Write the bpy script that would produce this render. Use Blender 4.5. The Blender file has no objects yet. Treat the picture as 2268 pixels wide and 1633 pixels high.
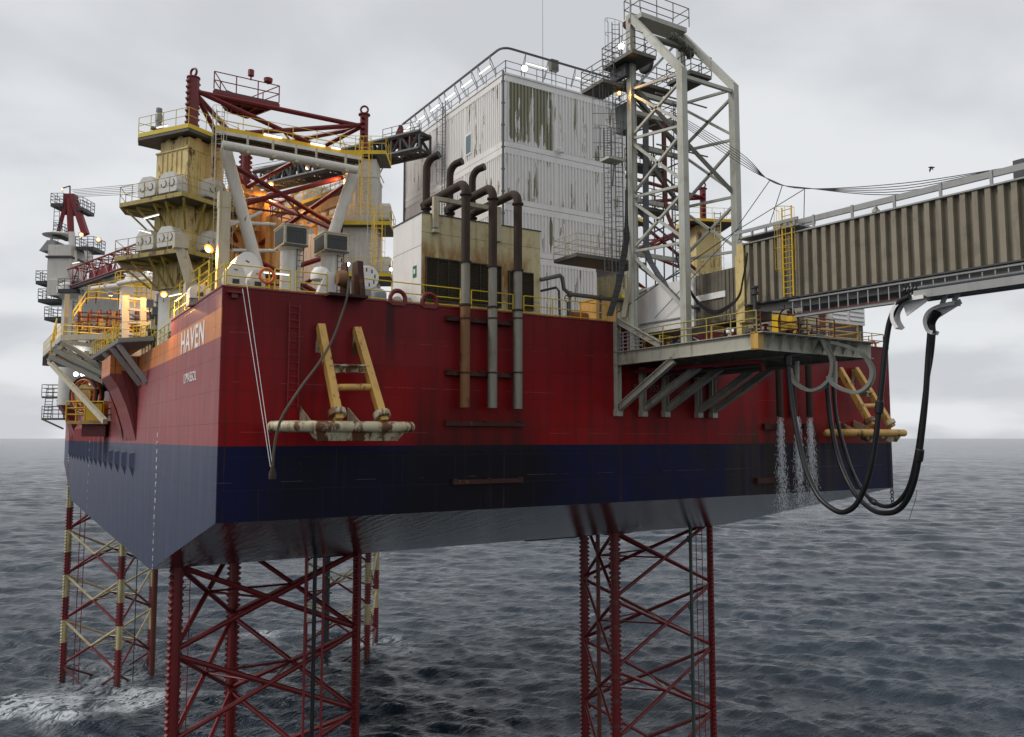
import bpy, math, random
import numpy as np
from mathutils import Vector, Matrix
random.seed(7); np.random.seed(7)
SC = bpy.context.scene; COL = SC.collection

# ---------------------------------------------------------------- camera
FPX, PITCH, YAW, W, H = 1817.36, 0.0842, 0.556, 2268.0, 1633.0
EYE = Vector((-8.52, -39.45, 35.0))
FW = Vector((math.sin(YAW), math.cos(YAW), 0)); RT = Vector((math.cos(YAW), -math.sin(YAW), 0))
F3 = (FW*math.cos(PITCH) + Vector((0, 0, math.sin(PITCH)))).normalized(); U3 = RT.cross(F3).normalized()
cd = bpy.data.cameras.new("camera"); cam = bpy.data.objects.new("camera", cd); COL.objects.link(cam)
cd.sensor_fit = 'HORIZONTAL'; cd.sensor_width = 36; cd.lens = FPX/W*36; cd.clip_start = 0.5; cd.clip_end = 60000
m3 = Matrix((RT, U3, -F3)).transposed(); cam.matrix_world = Matrix.Translation(EYE) @ m3.to_4x4()
SC.camera = cam

# ---------------------------------------------------------------- world: overcast sky
SC.view_settings.view_transform = 'Standard'; SC.view_settings.look = 'None'
SC.view_settings.exposure = 0.25; SC.view_settings.gamma = 1
SUN_EL, SUN_AZ = math.radians(42), math.radians(-62)      # azimuth from +Y towards +X
wd = bpy.data.worlds.new("World"); SC.world = wd; wd.use_nodes = True
nt = wd.node_tree; nt.nodes.clear(); N = nt.nodes.new; L = nt.links.new
out = N('ShaderNodeOutputWorld'); bg = N('ShaderNodeBackground'); bg2 = N('ShaderNodeBackground'); mx = N('ShaderNodeMixShader')
sky = N('ShaderNodeTexSky'); sky.sky_type = 'NISHITA'; sky.sun_disc = False; sky.sun_elevation = SUN_EL; sky.sun_rotation = SUN_AZ
sky.air_density = 1.0; sky.dust_density = 3.0
bg.inputs['Strength'].default_value = 0.08; L(sky.outputs[0], bg.inputs['Color'])
tc = N('ShaderNodeTexCoord'); sep = N('ShaderNodeSeparateXYZ'); L(tc.outputs['Generated'], sep.inputs[0])
# cloud layer: project the direction on a plane overhead so the clouds flatten towards the horizon
def mth(op, a, b=None, c=None):
    n = N('ShaderNodeMath'); n.operation = op
    for i, v in enumerate((a, b, c)):
        if v is None: continue
        if isinstance(v, (int, float)): n.inputs[i].default_value = v
        else: L(v, n.inputs[i])
    return n.outputs[0]
zz = mth('ADD', mth('MAXIMUM', sep.outputs[2], 0.0), 0.27)
cx = mth('DIVIDE', sep.outputs[0], zz); cy = mth('DIVIDE', sep.outputs[1], zz)
cmb = N('ShaderNodeCombineXYZ'); L(cx, cmb.inputs[0]); L(cy, cmb.inputs[1])
n1 = N('ShaderNodeTexNoise'); n1.inputs['Scale'].default_value = 1.6; n1.inputs['Detail'].default_value = 6; n1.inputs['Roughness'].default_value = 0.48; n1.inputs['Distortion'].default_value = 0.3
L(cmb.outputs[0], n1.inputs['Vector'])
n2 = N('ShaderNodeTexNoise'); n2.inputs['Scale'].default_value = 3.2; n2.inputs['Detail'].default_value = 4; n2.inputs['Roughness'].default_value = 0.42
L(cmb.outputs[0], n2.inputs['Vector'])
mixn = mth('ADD', mth('MULTIPLY', n1.outputs[0], 0.8), mth('MULTIPLY', n2.outputs[0], 0.2))
cr = N('ShaderNodeValToRGB'); cr.color_ramp.interpolation = 'EASE'
cr.color_ramp.elements[0].position = 0.38; cr.color_ramp.elements[0].color = (0.515, 0.53, 0.56, 1)
cr.color_ramp.elements[1].position = 0.60; cr.color_ramp.elements[1].color = (0.675, 0.69, 0.71, 1)
L(mixn, cr.inputs[0]); L(cr.outputs[0], bg2.inputs['Color']); bg2.inputs['Strength'].default_value = 1.0
mx.inputs[0].default_value = 0.97; L(bg.outputs[0], mx.inputs[1]); L(bg2.outputs[0], mx.inputs[2]); L(mx.outputs[0], out.inputs[0])

# ---------------------------------------------------------------- sun (behind thick cloud)
sd = bpy.data.lights.new("sun", 'SUN'); sd.energy = 1.45; sd.angle = math.radians(14); sd.color = (1.0, 0.97, 0.93)
so = bpy.data.objects.new("sun", sd); COL.objects.link(so)
sdir = Vector((math.sin(SUN_AZ)*math.cos(SUN_EL), math.cos(SUN_AZ)*math.cos(SUN_EL), math.sin(SUN_EL)))
so.rotation_euler = sdir.to_track_quat('Z', 'Y').to_euler(); so.location = (-40, 0, 90)

# ---------------------------------------------------------------- placing helpers (photo pixel -> point on a real plane)
def ray(px, py): return F3 + RT*((px-W/2)/FPX) - U3*((py-H/2)/FPX)
def onY(px, py, y): r = ray(px, py); return EYE + r*((y-EYE.y)/r.y)
def onX(px, py, x): r = ray(px, py); return EYE + r*((x-EYE.x)/r.x)
def onZ(px, py, z): r = ray(px, py); return EYE + r*((z-EYE.z)/r.z)
def onP(px, py, p, n):
    r = ray(px, py); p = Vector(p); n = Vector(n); return EYE + r*((p-EYE).dot(n)/r.dot(n))
def onD(px, py, d): r = ray(px, py); return EYE + r*(d/(r.x*FW.x + r.y*FW.y))
def zat(py, x, y):
    d = (Vector((x, y, 0))-EYE).dot(FW); a = math.atan((H/2-py)/FPX) + PITCH; return EYE.z + d*math.tan(a)
V = Vector

# ---------------------------------------------------------------- mesh builder
class MB:
    def __init__(s): s.v = []; s.f = []
    def add(s, vs, fs):
        b = len(s.v); s.v += [tuple(v) for v in vs]; s.f += [tuple(b+i for i in f) for f in fs]; return s
    def hexa(s, p):    # 8 points: bottom 4, top 4
        return s.add(p, [(3,2,1,0),(4,5,6,7),(0,1,5,4),(1,2,6,5),(2,3,7,6),(3,0,4,7)])
    def box(s, x0, x1, y0, y1, z0, z1):
        return s.hexa([(x0,y0,z0),(x1,y0,z0),(x1,y1,z0),(x0,y1,z0),(x0,y0,z1),(x1,y0,z1),(x1,y1,z1),(x0,y1,z1)])
    def obox(s, c, ang, a0, a1, b0, b1, z0, z1):   # rotated box about centre c (x,y); a along u, b along v
        u = V((math.cos(ang), math.sin(ang), 0)); v = V((-u.y, u.x, 0)); c = V((c[0], c[1], 0))
        q = [c+u*a+v*b for a, b in ((a0,b0),(a1,b0),(a1,b1),(a0,b1))]
        return s.hexa([p+V((0,0,z0)) for p in q] + [p+V((0,0,z1)) for p in q])
    def beam(s, p0, p1, w, h=None, up=(0,0,1)):
        h = h or w; p0 = V(p0); p1 = V(p1); d = (p1-p0).normalized(); up = V(up)
        if abs(d.dot(up)) > 0.98: up = V((0, 1, 0))
        a = d.cross(up).normalized()*(w/2); b = a.cross(d).normalized()*(h/2)
        return s.hexa([p0-a-b, p0+a-b, p1+a-b, p1-a-b, p0-a+b, p0+a+b, p1+a+b, p1-a+b])
    def ibeam(s, p0, p1, w, h, t=0.03, up=(0,0,1), stiff=0):
        p0 = V(p0); p1 = V(p1); d = (p1-p0).normalized(); up = V(up)
        if abs(d.dot(up)) > 0.98: up = V((0, 1, 0))
        a = d.cross(up).normalized(); b = a.cross(d).normalized()
        s.beam(p0+b*(h/2-t/2), p1+b*(h/2-t/2), w, t, up); s.beam(p0-b*(h/2-t/2), p1-b*(h/2-t/2), w, t, up)
        s.beam(p0, p1, t, h-2*t-0.004, up)
        for i in range(stiff):
            c = p0.lerp(p1, (i+0.5)/stiff); s.beam(c-b*(h/2-t-.003), c+b*(h/2-t-.003), w*0.94, 0.03, a)
        return s
    def tube(s, p0, p1, r, n=8, r1=None, caps=True):
        p0 = V(p0); p1 = V(p1); r1 = r if r1 is None else r1
        d = (p1-p0).normalized(); up = V((0,0,1)) if abs(d.z) < 0.9 else V((1,0,0))
        a = d.cross(up).normalized(); b = a.cross(d)
        vs = []
        for p, rr in ((p0, r), (p1, r1)):
            for i in range(n): t = 2*math.pi*i/n; vs.append(p + (a*math.cos(t)+b*math.sin(t))*rr)
        fs = [(i, (i+1)%n, n+(i+1)%n, n+i) for i in range(n)]
        if caps: fs += [tuple(range(n-1,-1,-1)), tuple(range(n, 2*n))]
        return s.add(vs, fs)
    def path(s, pts, r, n=8, caps=True):
        pts = [V(p) for p in pts]; m = len(pts); vs = []; prev = None
        for i, p in enumerate(pts):
            d = (pts[min(i+1, m-1)] - pts[max(i-1, 0)]).normalized()
            if prev is None:
                up = V((0,0,1)) if abs(d.z) < 0.9 else V((1,0,0)); a = d.cross(up).normalized()
            else: a = (prev - d*prev.dot(d)).normalized()
            prev = a; b = d.cross(a); rr = r[i] if isinstance(r, (list, tuple)) else r
            for k in range(n): t = 2*math.pi*k/n; vs.append(p + (a*math.cos(t)+b*math.sin(t))*rr)
        fs = [(i*n+k, i*n+(k+1)%n, (i+1)*n+(k+1)%n, (i+1)*n+k) for i in range(m-1) for k in range(n)]
        if caps: fs += [tuple(range(n-1,-1,-1)), tuple(range((m-1)*n, m*n))]
        return s.add(vs, fs)
    def ribbon(s, pts, wv, t, flange=0.0):    # thick strip swept along pts, wv = width vector, with edge flanges turned inward
        pts = [V(p) for p in pts]; m = len(pts); wv = V(wv); vs = []
        for i, p in enumerate(pts):
            d = (pts[min(i+1, m-1)] - pts[max(i-1, 0)]).normalized(); n = d.cross(wv).normalized()
            vs += [p-wv/2, p+wv/2, p+wv/2+n*t, p-wv/2+n*t]
        fs = [(i*4+k, i*4+(k+1)%4, (i+1)*4+(k+1)%4, (i+1)*4+k) for i in range(m-1) for k in range(4)]
        fs += [(3,2,1,0), tuple((m-1)*4+k for k in range(4))]
        s.add(vs, fs)
        if flange:
            for sg in (-1, 1):
                vs = []
                for i, p in enumerate(pts):
                    d = (pts[min(i+1, m-1)] - pts[max(i-1, 0)]).normalized(); n = d.cross(wv).normalized()
                    e = p + wv*0.5*sg; w1 = wv.normalized()*0.025*sg
                    vs += [e+w1*.1, e+w1, e+w1+n*flange, e+w1*.1+n*flange]
                s.add(vs, fs)
        return s
    def prism(s, poly, vec):
        n = len(poly); vec = V(vec); poly = [V(p) for p in poly]
        return s.add(poly + [p+vec for p in poly], [tuple(range(n-1,-1,-1)), tuple(range(n, 2*n))] + [(i, (i+1)%n, n+(i+1)%n, n+i) for i in range(n)])
    def quad(s, *p): return s.add(p, [tuple(range(len(p)))])
    def lathe(s, c, prof, n=20, axis=(0,0,1), caps=True):   # prof: (radius, height) list
        c = V(c); ax = V(axis).normalized(); up = V((1,0,0)) if abs(ax.x) < 0.9 else V((0,1,0)); a = ax.cross(up).normalized(); b = ax.cross(a)
        vs = [c + ax*h + (a*math.cos(2*math.pi*k/n)+b*math.sin(2*math.pi*k/n))*r for r, h in prof for k in range(n)]
        m = len(prof); fs = [(i*n+k, i*n+(k+1)%n, (i+1)*n+(k+1)%n, (i+1)*n+k) for i in range(m-1) for k in range(n)]
        if caps: fs += [tuple(range(n-1,-1,-1)), tuple(range((m-1)*n, m*n))]
        return s.add(vs, fs)
    def torus(s, c, R, r, axis, n=20, k=8, a0=0, a1=2*math.pi):
        c = V(c); ax = V(axis).normalized(); up = V((0,0,1)) if abs(ax.z) < 0.9 else V((1,0,0)); a = ax.cross(up).normalized(); b = ax.cross(a)
        pts = [c + (a*math.cos(a0+(a1-a0)*i/n)+b*math.sin(a0+(a1-a0)*i/n))*R for i in range(n+1)]
        return s.path(pts, r, k, caps=abs(a1-a0) < 6.28)
    def rail(s, pts, h=1.1, step=1.5, r=0.022, mids=(0.5,), toe=0.0, closed=False, ends=True):
        pts = [V(p) for p in pts]
        if closed: pts = pts + [pts[0]]
        for p, q in zip(pts, pts[1:]):
            L_ = (q-p).length; n = max(1, round(L_/step)); u = V((0,0,1))
            for fr in (1.0,)+tuple(mids): s.tube(p+u*h*fr, q+u*h*fr, r, 5)
            for i in range(n+1):
                c = p.lerp(q, i/n)
                if i < n or not closed: s.tube(c, c+u*h, r*1.15, 5)
            if toe: 
                d = (q-p).normalized(); a = d.cross(u)*0.012
                s.hexa([p-a, p+a, q+a, q-a, p-a+u*toe, p+a+u*toe, q+a+u*toe, q-a+u*toe])
        return s
    def ladder(s, b, t, wv, step=0.32, r=0.022, rr=0.014, hoops=None, out=(0,-1,0), hr=0.36):
        b = V(b); t = V(t); wv = V(wv); L_ = (t-b).length
        s.tube(b-wv/2, t-wv/2, r, 5); s.tube(b+wv/2, t+wv/2, r, 5)
        n = int(L_/step)
        for i in range(1, n+1):
            c = b.lerp(t, (i-0.5)/n); s.tube(c-wv/2, c+wv/2, rr, 4)
        if hoops:
            h0, h1, hs = hoops; o = V(out).normalized(); w = wv.normalized(); d = (t-b).normalized(); k = max(1, int((h1-h0)/hs)); cols = [[] for _ in range(5)]
            for i in range(k+1):
                c = b + d*(h0+(h1-h0)*i/k); pts = []
                for j in range(9):
                    a = math.pi*j/8; pts.append(c + w*math.cos(a)*hr*1.05 + o*(math.sin(a)*hr*1.9))
                s.path(pts, 0.016, 4)
                for j, q in enumerate((0, 2, 4, 6, 8)): cols[j].append(pts[q])
            for c_ in cols: s.tube(c_[0], c_[-1], 0.014, 4)
        return s
    def corr(s, p0, p1, z0, z1, pitch=0.3, dep=0.06, nrm=(0,-1,0)):   # trapezoid-corrugated sheet from p0 to p1
        p0 = V((p0[0], p0[1], 0)); p1 = V((p1[0], p1[1], 0)); d = (p1-p0); L_ = d.length; d.normalize(); n_ = V(nrm).normalized()*dep
        k = max(1, round(L_/pitch)); st = L_/k; pr = []
        for i in range(k):
            a = i*st; pr += [(a, 0), (a+st*0.38, 0), (a+st*0.5, 1), (a+st*0.88, 1)]
        pr.append((L_, 0)); vs = []
        for a, o in pr: 
            q = p0 + d*a + n_*o; vs += [q+V((0,0,z0)), q+V((0,0,z1))]
        return s.add(vs, [(2*i, 2*i+2, 2*i+3, 2*i+1) for i in range(len(pr)-1)])
    def build(s, name, mat, parent=None, smooth=False):
        me = bpy.data.meshes.new(name); off = parent_loc(parent)
        me.from_pydata([(x-off[0], y-off[1], z-off[2]) for x, y, z in s.v], [], s.f)
        me.materials.append(M[mat] if isinstance(mat, str) else mat)
        if smooth:
            try: me.shade_smooth()
            except Exception: pass
            me.set_sharp_from_angle(angle=math.radians(40))
        me.update(); o = bpy.data.objects.new(name, me); COL.objects.link(o)
        if parent is not None: o.parent = parent
        return o
def parent_loc(o):
    l = V((0,0,0))
    while o is not None: l += o.location; o = o.parent
    return l
def thing(name, label, cat, loc=(0,0,0), group=None, kind=None):
    o = bpy.data.objects.new(name, None); COL.objects.link(o); o.location = loc; o.empty_display_size = 0.5
    return tag(o, label, cat, group, kind)
def tag(o, label=None, cat=None, group=None, kind=None):
    if label: o['label'] = label
    if cat: o['category'] = cat
    if group: o['group'] = group
    if kind: o['kind'] = kind
    return o
def solo(mb, name, mat, label, cat, group=None, kind=None, smooth=False):
    vs = mb.v; c = V((sum(v[0] for v in vs)/len(vs), sum(v[1] for v in vs)/len(vs), min(v[2] for v in vs)))
    me = bpy.data.meshes.new(name); me.from_pydata([(x-c.x, y-c.y, z-c.z) for x, y, z in vs], [], mb.f); me.materials.append(M[mat])
    if smooth: me.shade_smooth(); me.set_sharp_from_angle(angle=math.radians(40))
    o = bpy.data.objects.new(name, me); o.location = c; COL.objects.link(o); return tag(o, label, cat, group, kind)
def copy_tree(o, parent=None, loc=None, label=None):
    c = o.copy(); COL.objects.link(c); c.parent = parent
    if loc is not None: c.location = loc
    if label: c['label'] = label
    for ch in list(o.children): copy_tree(ch, c)
    return c
def bez(pts, n=8):      # Catmull-Rom through points
    pts = [V(p) for p in pts]; P = [pts[0]*2-pts[1]] + pts + [pts[-1]*2-pts[-2]]; out = []
    for i in range(1, len(P)-2):
        a, b, c, d = P[i-1], P[i], P[i+1], P[i+2]
        for k in range(n):
            t = k/n; out.append(0.5*((2*b)+(c-a)*t+(2*a-5*b+4*c-d)*t*t+(3*b-a-3*c+d)*t**3))
    return out + [pts[-1]]

# ---------------------------------------------------------------- materials
M = {}
class NT:
    def __init__(s, name):
        s.m = bpy.data.materials.new(name); s.m.use_nodes = True; s.t = s.m.node_tree; s.t.nodes.clear()
        s.o = s.n('ShaderNodeOutputMaterial'); s.b = s.n('ShaderNodeBsdfPrincipled'); s.t.links.new(s.b.outputs[0], s.o.inputs[0])
        s.geo = s.n('ShaderNodeNewGeometry'); s.pos = s.geo.outputs['Position']; M[name] = s.m
    def n(s, k): return s.t.nodes.new(k)
    def l(s, a, b): s.t.links.new(a, b)
    def set(s, sock, v):
        if isinstance(v, (int, float)): sock.default_value = v
        elif isinstance(v, tuple): sock.default_value = (v + (1,)) if len(v) == 3 and sock.type == 'RGBA' else v
        else: s.l(v, sock)
    def math(s, op, a, b=None, clamp=False):
        n = s.n('ShaderNodeMath'); n.operation = op; n.use_clamp = clamp; s.set(n.inputs[0], a)
        if b is not None: s.set(n.inputs[1], b)
        return n.outputs[0]
    def noise(s, scale, det=4, rough=0.55, sc=(1,1,1), off=(0,0,0), dist=0.0):
        mp = s.n('ShaderNodeMapping'); mp.inputs['Scale'].default_value = sc; mp.inputs['Location'].default_value = off; s.l(s.pos, mp.inputs[0])
        n = s.n('ShaderNodeTexNoise'); n.inputs['Scale'].default_value = scale; n.inputs['Detail'].default_value = det; n.inputs['Roughness'].default_value = rough; n.inputs['Distortion'].default_value = dist
        s.l(mp.outputs[0], n.inputs['Vector']); return n.outputs[0]
    def step(s, v, a, b):   # smooth 0..1 between a and b
        n = s.n('ShaderNodeMapRange'); n.interpolation_type = 'SMOOTHSTEP'
        s.set(n.inputs[0], v); n.inputs[1].default_value = a; n.inputs[2].default_value = b; return n.outputs[0]
    def mix(s, f, a, b, mode='MIX'):
        n = s.n('ShaderNodeMix'); n.data_type = 'RGBA'; n.blend_type = mode; s.set(n.inputs[0], f); s.set(n.inputs[6], a); s.set(n.inputs[7], b); return n.outputs[2]
    def xyz(s):
        n = s.n('ShaderNodeSeparateXYZ'); s.l(s.pos, n.inputs[0]); return n.outputs
    def bump(s, h, st=0.3, d=0.02):
        n = s.n('ShaderNodeBump'); n.inputs['Strength'].default_value = st; n.inputs['Distance'].default_value = d; s.l(h, n.inputs['Height']); s.l(n.outputs[0], s.b.inputs['Normal'])
RUST = (0.19, 0.075, 0.022); RUSTD = (0.06, 0.025, 0.012)
def paint(name, col, rough=0.5, rust=0.15, grime=0.35, streak=0.4, dirt=(0.09,0.075,0.05), metal=0.0, rscale=1.6, rustcol=RUST, blot=0.25):
    t = NT(name)
    c = t.mix(t.math('MULTIPLY', t.step(t.noise(0.55, 5), 0.35, 0.7), blot), col, tuple(x*0.72 for x in col))
    st = t.step(t.noise(2.6, 4, 0.6, (1,1,0.10)), 0.5, 0.78)
    c = t.mix(t.math('MULTIPLY', st, streak), c, dirt)
    c = t.mix(t.math('MULTIPLY', t.step(t.noise(1.3, 6, 0.65, off=(3,7,1)), 0.48, 0.75), grime), c, dirt)
    if rust > 0:
        r = t.noise(rscale, 8, 0.68, (1,1,0.35), off=(11,2,5)); th = 0.70-0.26*rust
        c = t.mix(t.step(r, th, th+0.07), c, t.mix(t.noise(7, 3), RUSTD, rustcol))
    t.l(c, t.b.inputs['Base Color']); t.b.inputs['Metallic'].default_value = metal
    t.l(t.math('ADD', t.math('MULTIPLY', t.noise(3, 4), 0.25), rough-0.12), t.b.inputs['Roughness'])
    t.bump(t.noise(9, 4), 0.15, 0.01); return t
def emis(name, col, st):
    t = NT(name); t.b.inputs['Base Color'].default_value = col+(1,); t.b.inputs['Emission Color'].default_value = col+(1,); t.b.inputs['Emission Strength'].default_value = st
paint('yellow_rail', (0.72, 0.52, 0.02), rust=0.10, grime=0.2, streak=0.2)
paint('old_yellow_rail', (0.40, 0.31, 0.06), rust=0.55, grime=0.5)
paint('grey_rail', (0.10, 0.11, 0.12), rust=0.15)
paint('white', (0.66, 0.64, 0.58), rust=0.10, grime=0.2, streak=0.3, dirt=(0.22,0.2,0.15))
paint('clean_white', (0.81, 0.79, 0.76), rust=0.02, grime=0.12, streak=0.22, dirt=(0.3,0.28,0.24))
paint('cream', (0.52, 0.47, 0.34), rust=0.22, grime=0.35, streak=0.55, dirt=(0.28,0.17,0.05))
paint('tower_yellow', (0.68, 0.53, 0.22), rust=0.55, grime=0.45, streak=0.95, dirt=(0.27,0.15,0.035), rscale=1.2)
t = paint('house_yellow', (0.62, 0.54, 0.31), rust=0.16, grime=0.7, streak=0.85, dirt=(0.36,0.20,0.035), rscale=0.8)
lk = t.b.inputs['Base Color'].links[0].from_socket; X, Y, Z = t.xyz()
m_ = t.math('MULTIPLY', t.math('SUBTRACT', 1.0, t.step(t.math('SUBTRACT', Z, t.math('MULTIPLY', t.noise(1.2, 5, 0.6, (1,1,0.25)), 1.6)), 44.3, 45.6)), t.step(t.noise(0.9, 5, 0.65, (1,1,0.3), off=(4,4,1)), 0.36, 0.6))
m_ = t.math('MULTIPLY', m_, t.math('SUBTRACT', 1.0, t.step(X, 17.6, 18.4)))
t.l(t.mix(m_, lk, t.mix(t.noise(2.2, 4), (0.20,0.085,0.012), (0.36,0.17,0.02))), t.b.inputs['Base Color'])
paint('gantry_white', (0.46, 0.46, 0.40), rust=0.22, grime=0.4, streak=0.5, dirt=(0.2,0.17,0.09))
paint('platform_cream', (0.44, 0.43, 0.35), rust=0.22, grime=0.5, streak=0.7, dirt=(0.15,0.13,0.08))
paint('dark_steel', (0.045, 0.047, 0.05), rust=0.15, grime=0.3)
paint('grating', (0.07, 0.065, 0.055), rust=0.35, grime=0.3)
paint('leg_red', (0.165, 0.008, 0.009), rough=0.42, rust=0.05, grime=0.3, streak=0.3, dirt=(0.05,0.008,0.01))
paint('truss_red', (0.22, 0.018, 0.024), rust=0.06, grime=0.3, streak=0.3, dirt=(0.07,0.012,0.014))
paint('fender_yellow', (0.62, 0.37, 0.09), rust=0.55, grime=0.5, streak=0.5, dirt=(0.34,0.17,0.05))
paint('fender_cream', (0.56, 0.49, 0.32), rust=0.85, grime=0.6, streak=0.9, dirt=(0.2,0.10,0.035), rscale=1.1)
paint('rust_pipe', (0.045, 0.026, 0.017), rough=0.85, rust=0.25, grime=0.4, dirt=(0.02,0.013,0.01), rustcol=(0.10,0.045,0.02))
paint('rust_pipe_brown', (0.22, 0.10, 0.035), rough=0.7, rust=0.6, grime=0.5, dirt=(0.10,0.06,0.03))
paint('zinc_pipe', (0.25, 0.235, 0.19), rough=0.5, rust=0.2, grime=0.5, streak=0.8, dirt=(0.12,0.08,0.035), metal=0.3)
paint('rust_beam', (0.05, 0.014, 0.010), rough=0.8, rust=0.5, grime=0.5, dirt=(0.03,0.012,0.01))
paint('bridge_beige', (0.275, 0.24, 0.175), rough=0.8, rust=0.03, grime=0.55, streak=0.7, dirt=(0.13,0.115,0.09), rscale=1, blot=0.5)
paint('bridge_brown', (0.145, 0.125, 0.09), rough=0.75, rust=0.0, grime=0.5, streak=0.8, dirt=(0.06,0.052,0.04))
paint('bridge_grey', (0.33, 0.33, 0.32), rust=0.08, grime=0.3, streak=0.3, dirt=(0.15,0.14,0.12))
paint('grey_pipe', (0.13, 0.125, 0.10), rust=0.15, grime=0.4)
paint('rubber', (0.010, 0.010, 0.011), rough=0.45, rust=0, grime=0.3, dirt=(0.03,0.03,0.03))
paint('rope', (0.10, 0.085, 0.065), rough=0.9, rust=0, grime=0.4)
paint('riser_green', (0.05, 0.075, 0.06), rust=0.1, grime=0.3)
paint('blue_rope', (0.02, 0.10, 0.22), rough=0.8, rust=0, grime=0.2)
paint('wire', (0.03, 0.028, 0.028), rough=0.7, rust=0, grime=0.1)
paint('orange', (0.75, 0.16, 0.03), rust=0, grime=0.2)
paint('orange_barrel', (0.42, 0.11, 0.02), rust=0, grime=0.4)
paint('green', (0.01, 0.16, 0.08), rust=0, grime=0.1, streak=0.1)
paint('galvanised', (0.30, 0.33, 0.36), rust=0.03, grime=0.3, metal=0.2)
paint('raft_white', (0.78, 0.76, 0.72), rust=0, grime=0.1, streak=0.1, dirt=(0.35,0.33,0.28))
paint('louvre', (0.05, 0.04, 0.022), rust=0.1, grime=0.3)
paint('amber', (0.62, 0.33, 0.09), rust=0.3, grime=0.4, streak=0.7, dirt=(0.30,0.14,0.03))  # orange lamplight put into the base colour, with rust and streaks over it
paint('brown_red', (0.16, 0.035, 0.02), rust=0.2, grime=0.4)
paint('mark_white', (0.80, 0.80, 0.78), rust=0, grime=0.08, streak=0.08, dirt=(0.25,0.15,0.15))
paint('mark_dim', (0.16, 0.13, 0.11), rust=0, grime=0.4, streak=0.3, dirt=(0.05,0.02,0.02))
paint('bright_yellow', (0.8, 0.5, 0.01), rust=0.03, grime=0.2)
paint('bird_black', (0.015, 0.014, 0.014), rust=0, grime=0)
paint('glass_blue', (0.10, 0.17, 0.19), rough=0.2, rust=0, grime=0.1, streak=0)
emis('sodium', (1.0, 0.36, 0.04), 1.5); emis('sodium_bulb', (1.0, 0.74, 0.34), 7.0); emis('halide', (1.0, 0.97, 0.9), 5); emis('fluor', (1.0, 0.95, 0.82), 1.3)

# container wall with peeling paint (olive primer under white, in tall flakes)
t = NT('peeling_white')
X, Y, Z = t.xyz()
fl = t.noise(1.1, 5, 0.62, (1.6,1.6,0.22), off=(2,0,4), dist=0.4)
big = t.math('MULTIPLY', t.step(X, 23.05, 23.15), t.math('SUBTRACT', 1.0, t.step(X, 27.0, 27.3)))
big = t.math('MULTIPLY', big, t.step(Z, 56.9, 57.9))
big = t.math('MULTIPLY', big, t.math('SUBTRACT', 1.0, t.step(Y, 12.2, 12.3)))
bigm = t.step(t.math('ADD', t.math('MULTIPLY', big, 0.17), fl), 0.60, 0.61)
sm = t.math('MULTIPLY', t.step(t.noise(1.5, 5, 0.6, (1.4,1.4,0.12), off=(5,3,9)), 0.665, 0.672), t.step(Z, 56.9, 57.4))
c = t.mix(t.math('MULTIPLY', t.step(t.noise(0.5, 4), 0.4, 0.7), 0.2), (0.82,0.80,0.775), (0.70,0.68,0.65))
c = t.mix(t.math('MULTIPLY', t.step(t.noise(2.4, 4, 0.6, (1,1,0.08)), 0.5, 0.8), 0.08), c, (0.36,0.34,0.28))
c = t.mix(t.math('MAXIMUM', bigm, sm), c, t.mix(t.noise(3, 4, 0.6, (1,1,.3)), (0.23,0.225,0.15), (0.31,0.30,0.21)))
t.l(c, t.b.inputs['Base Color']); t.b.inputs['Roughness'].default_value = 0.55

# hull paint: navy below, red above, orange band on the side shell
t = NT('hull_paint')
X, Y, Z = t.xyz()
nb = t.noise(0.22, 5, 0.6); ns = t.noise(1.5, 5, 0.6, (1,1,0.06)); nf = t.noise(1.0, 4, 0.5, (1,1,0.25), off=(9,4,2))
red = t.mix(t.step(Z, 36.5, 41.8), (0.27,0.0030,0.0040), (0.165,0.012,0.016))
red = t.mix(t.math('MULTIPLY', t.step(ns, 0.42, 0.66), 0.6), red, (0.085,0.010,0.010))
# repainted square patches
br = t.n('ShaderNodeTexBrick'); cb = t.n('ShaderNodeCombineXYZ'); t.l(t.math('ADD', X, Y), cb.inputs[0]); t.l(Z, cb.inputs[1]); t.l(cb.outputs[0], br.inputs[0])
br.inputs['Scale'].default_value = 1.0; br.inputs['Brick Width'].default_value = 3.1; br.inputs['Row Height'].default_value = 1.55; br.inputs['Mortar Size'].default_value = 0.014; br.offset = 0.37
br.inputs['Color1'].default_value = (0,0,0,1); br.inputs['Color2'].default_value = (1,1,1,1); br.inputs['Mortar'].default_value = (0.5,0.5,0.5,1)
patch = t.n('ShaderNodeSeparateColor'); t.l(br.outputs[0], patch.inputs[0])
red = t.mix(t.math('MULTIPLY', patch.outputs[0], 0.25), red, (0.22,0.03,0.035))
blue = t.mix(t.step(nb, 0.4, 0.62), (0.004,0.006,0.048), (0.005,0.007,0.022))
blue = t.mix(t.math('MULTIPLY', t.step(ns, 0.42, 0.7), 0.6), blue, (0.008,0.009,0.014))
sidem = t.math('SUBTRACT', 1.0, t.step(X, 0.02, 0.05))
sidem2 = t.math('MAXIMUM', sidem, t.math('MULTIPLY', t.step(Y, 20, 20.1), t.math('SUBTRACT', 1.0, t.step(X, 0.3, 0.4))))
blue = t.mix(t.math('MULTIPLY', sidem, 0.8), blue, (0.058,0.068,0.115))  # side shell red and navy lightened: glancing sky sheen put into the colour
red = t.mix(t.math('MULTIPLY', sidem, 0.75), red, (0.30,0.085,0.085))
orange = t.mix(t.math('MULTIPLY', ns, 0.3), (0.62,0.22,0.07), (0.32,0.10,0.04))
bandm = t.math('MULTIPLY', t.math('MULTIPLY', t.step(Z, 39.70, 39.72), t.math('SUBTRACT', 1.0, t.step(Z, 41.08, 41.10))), sidem2)
red = t.mix(bandm, red, orange)
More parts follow.
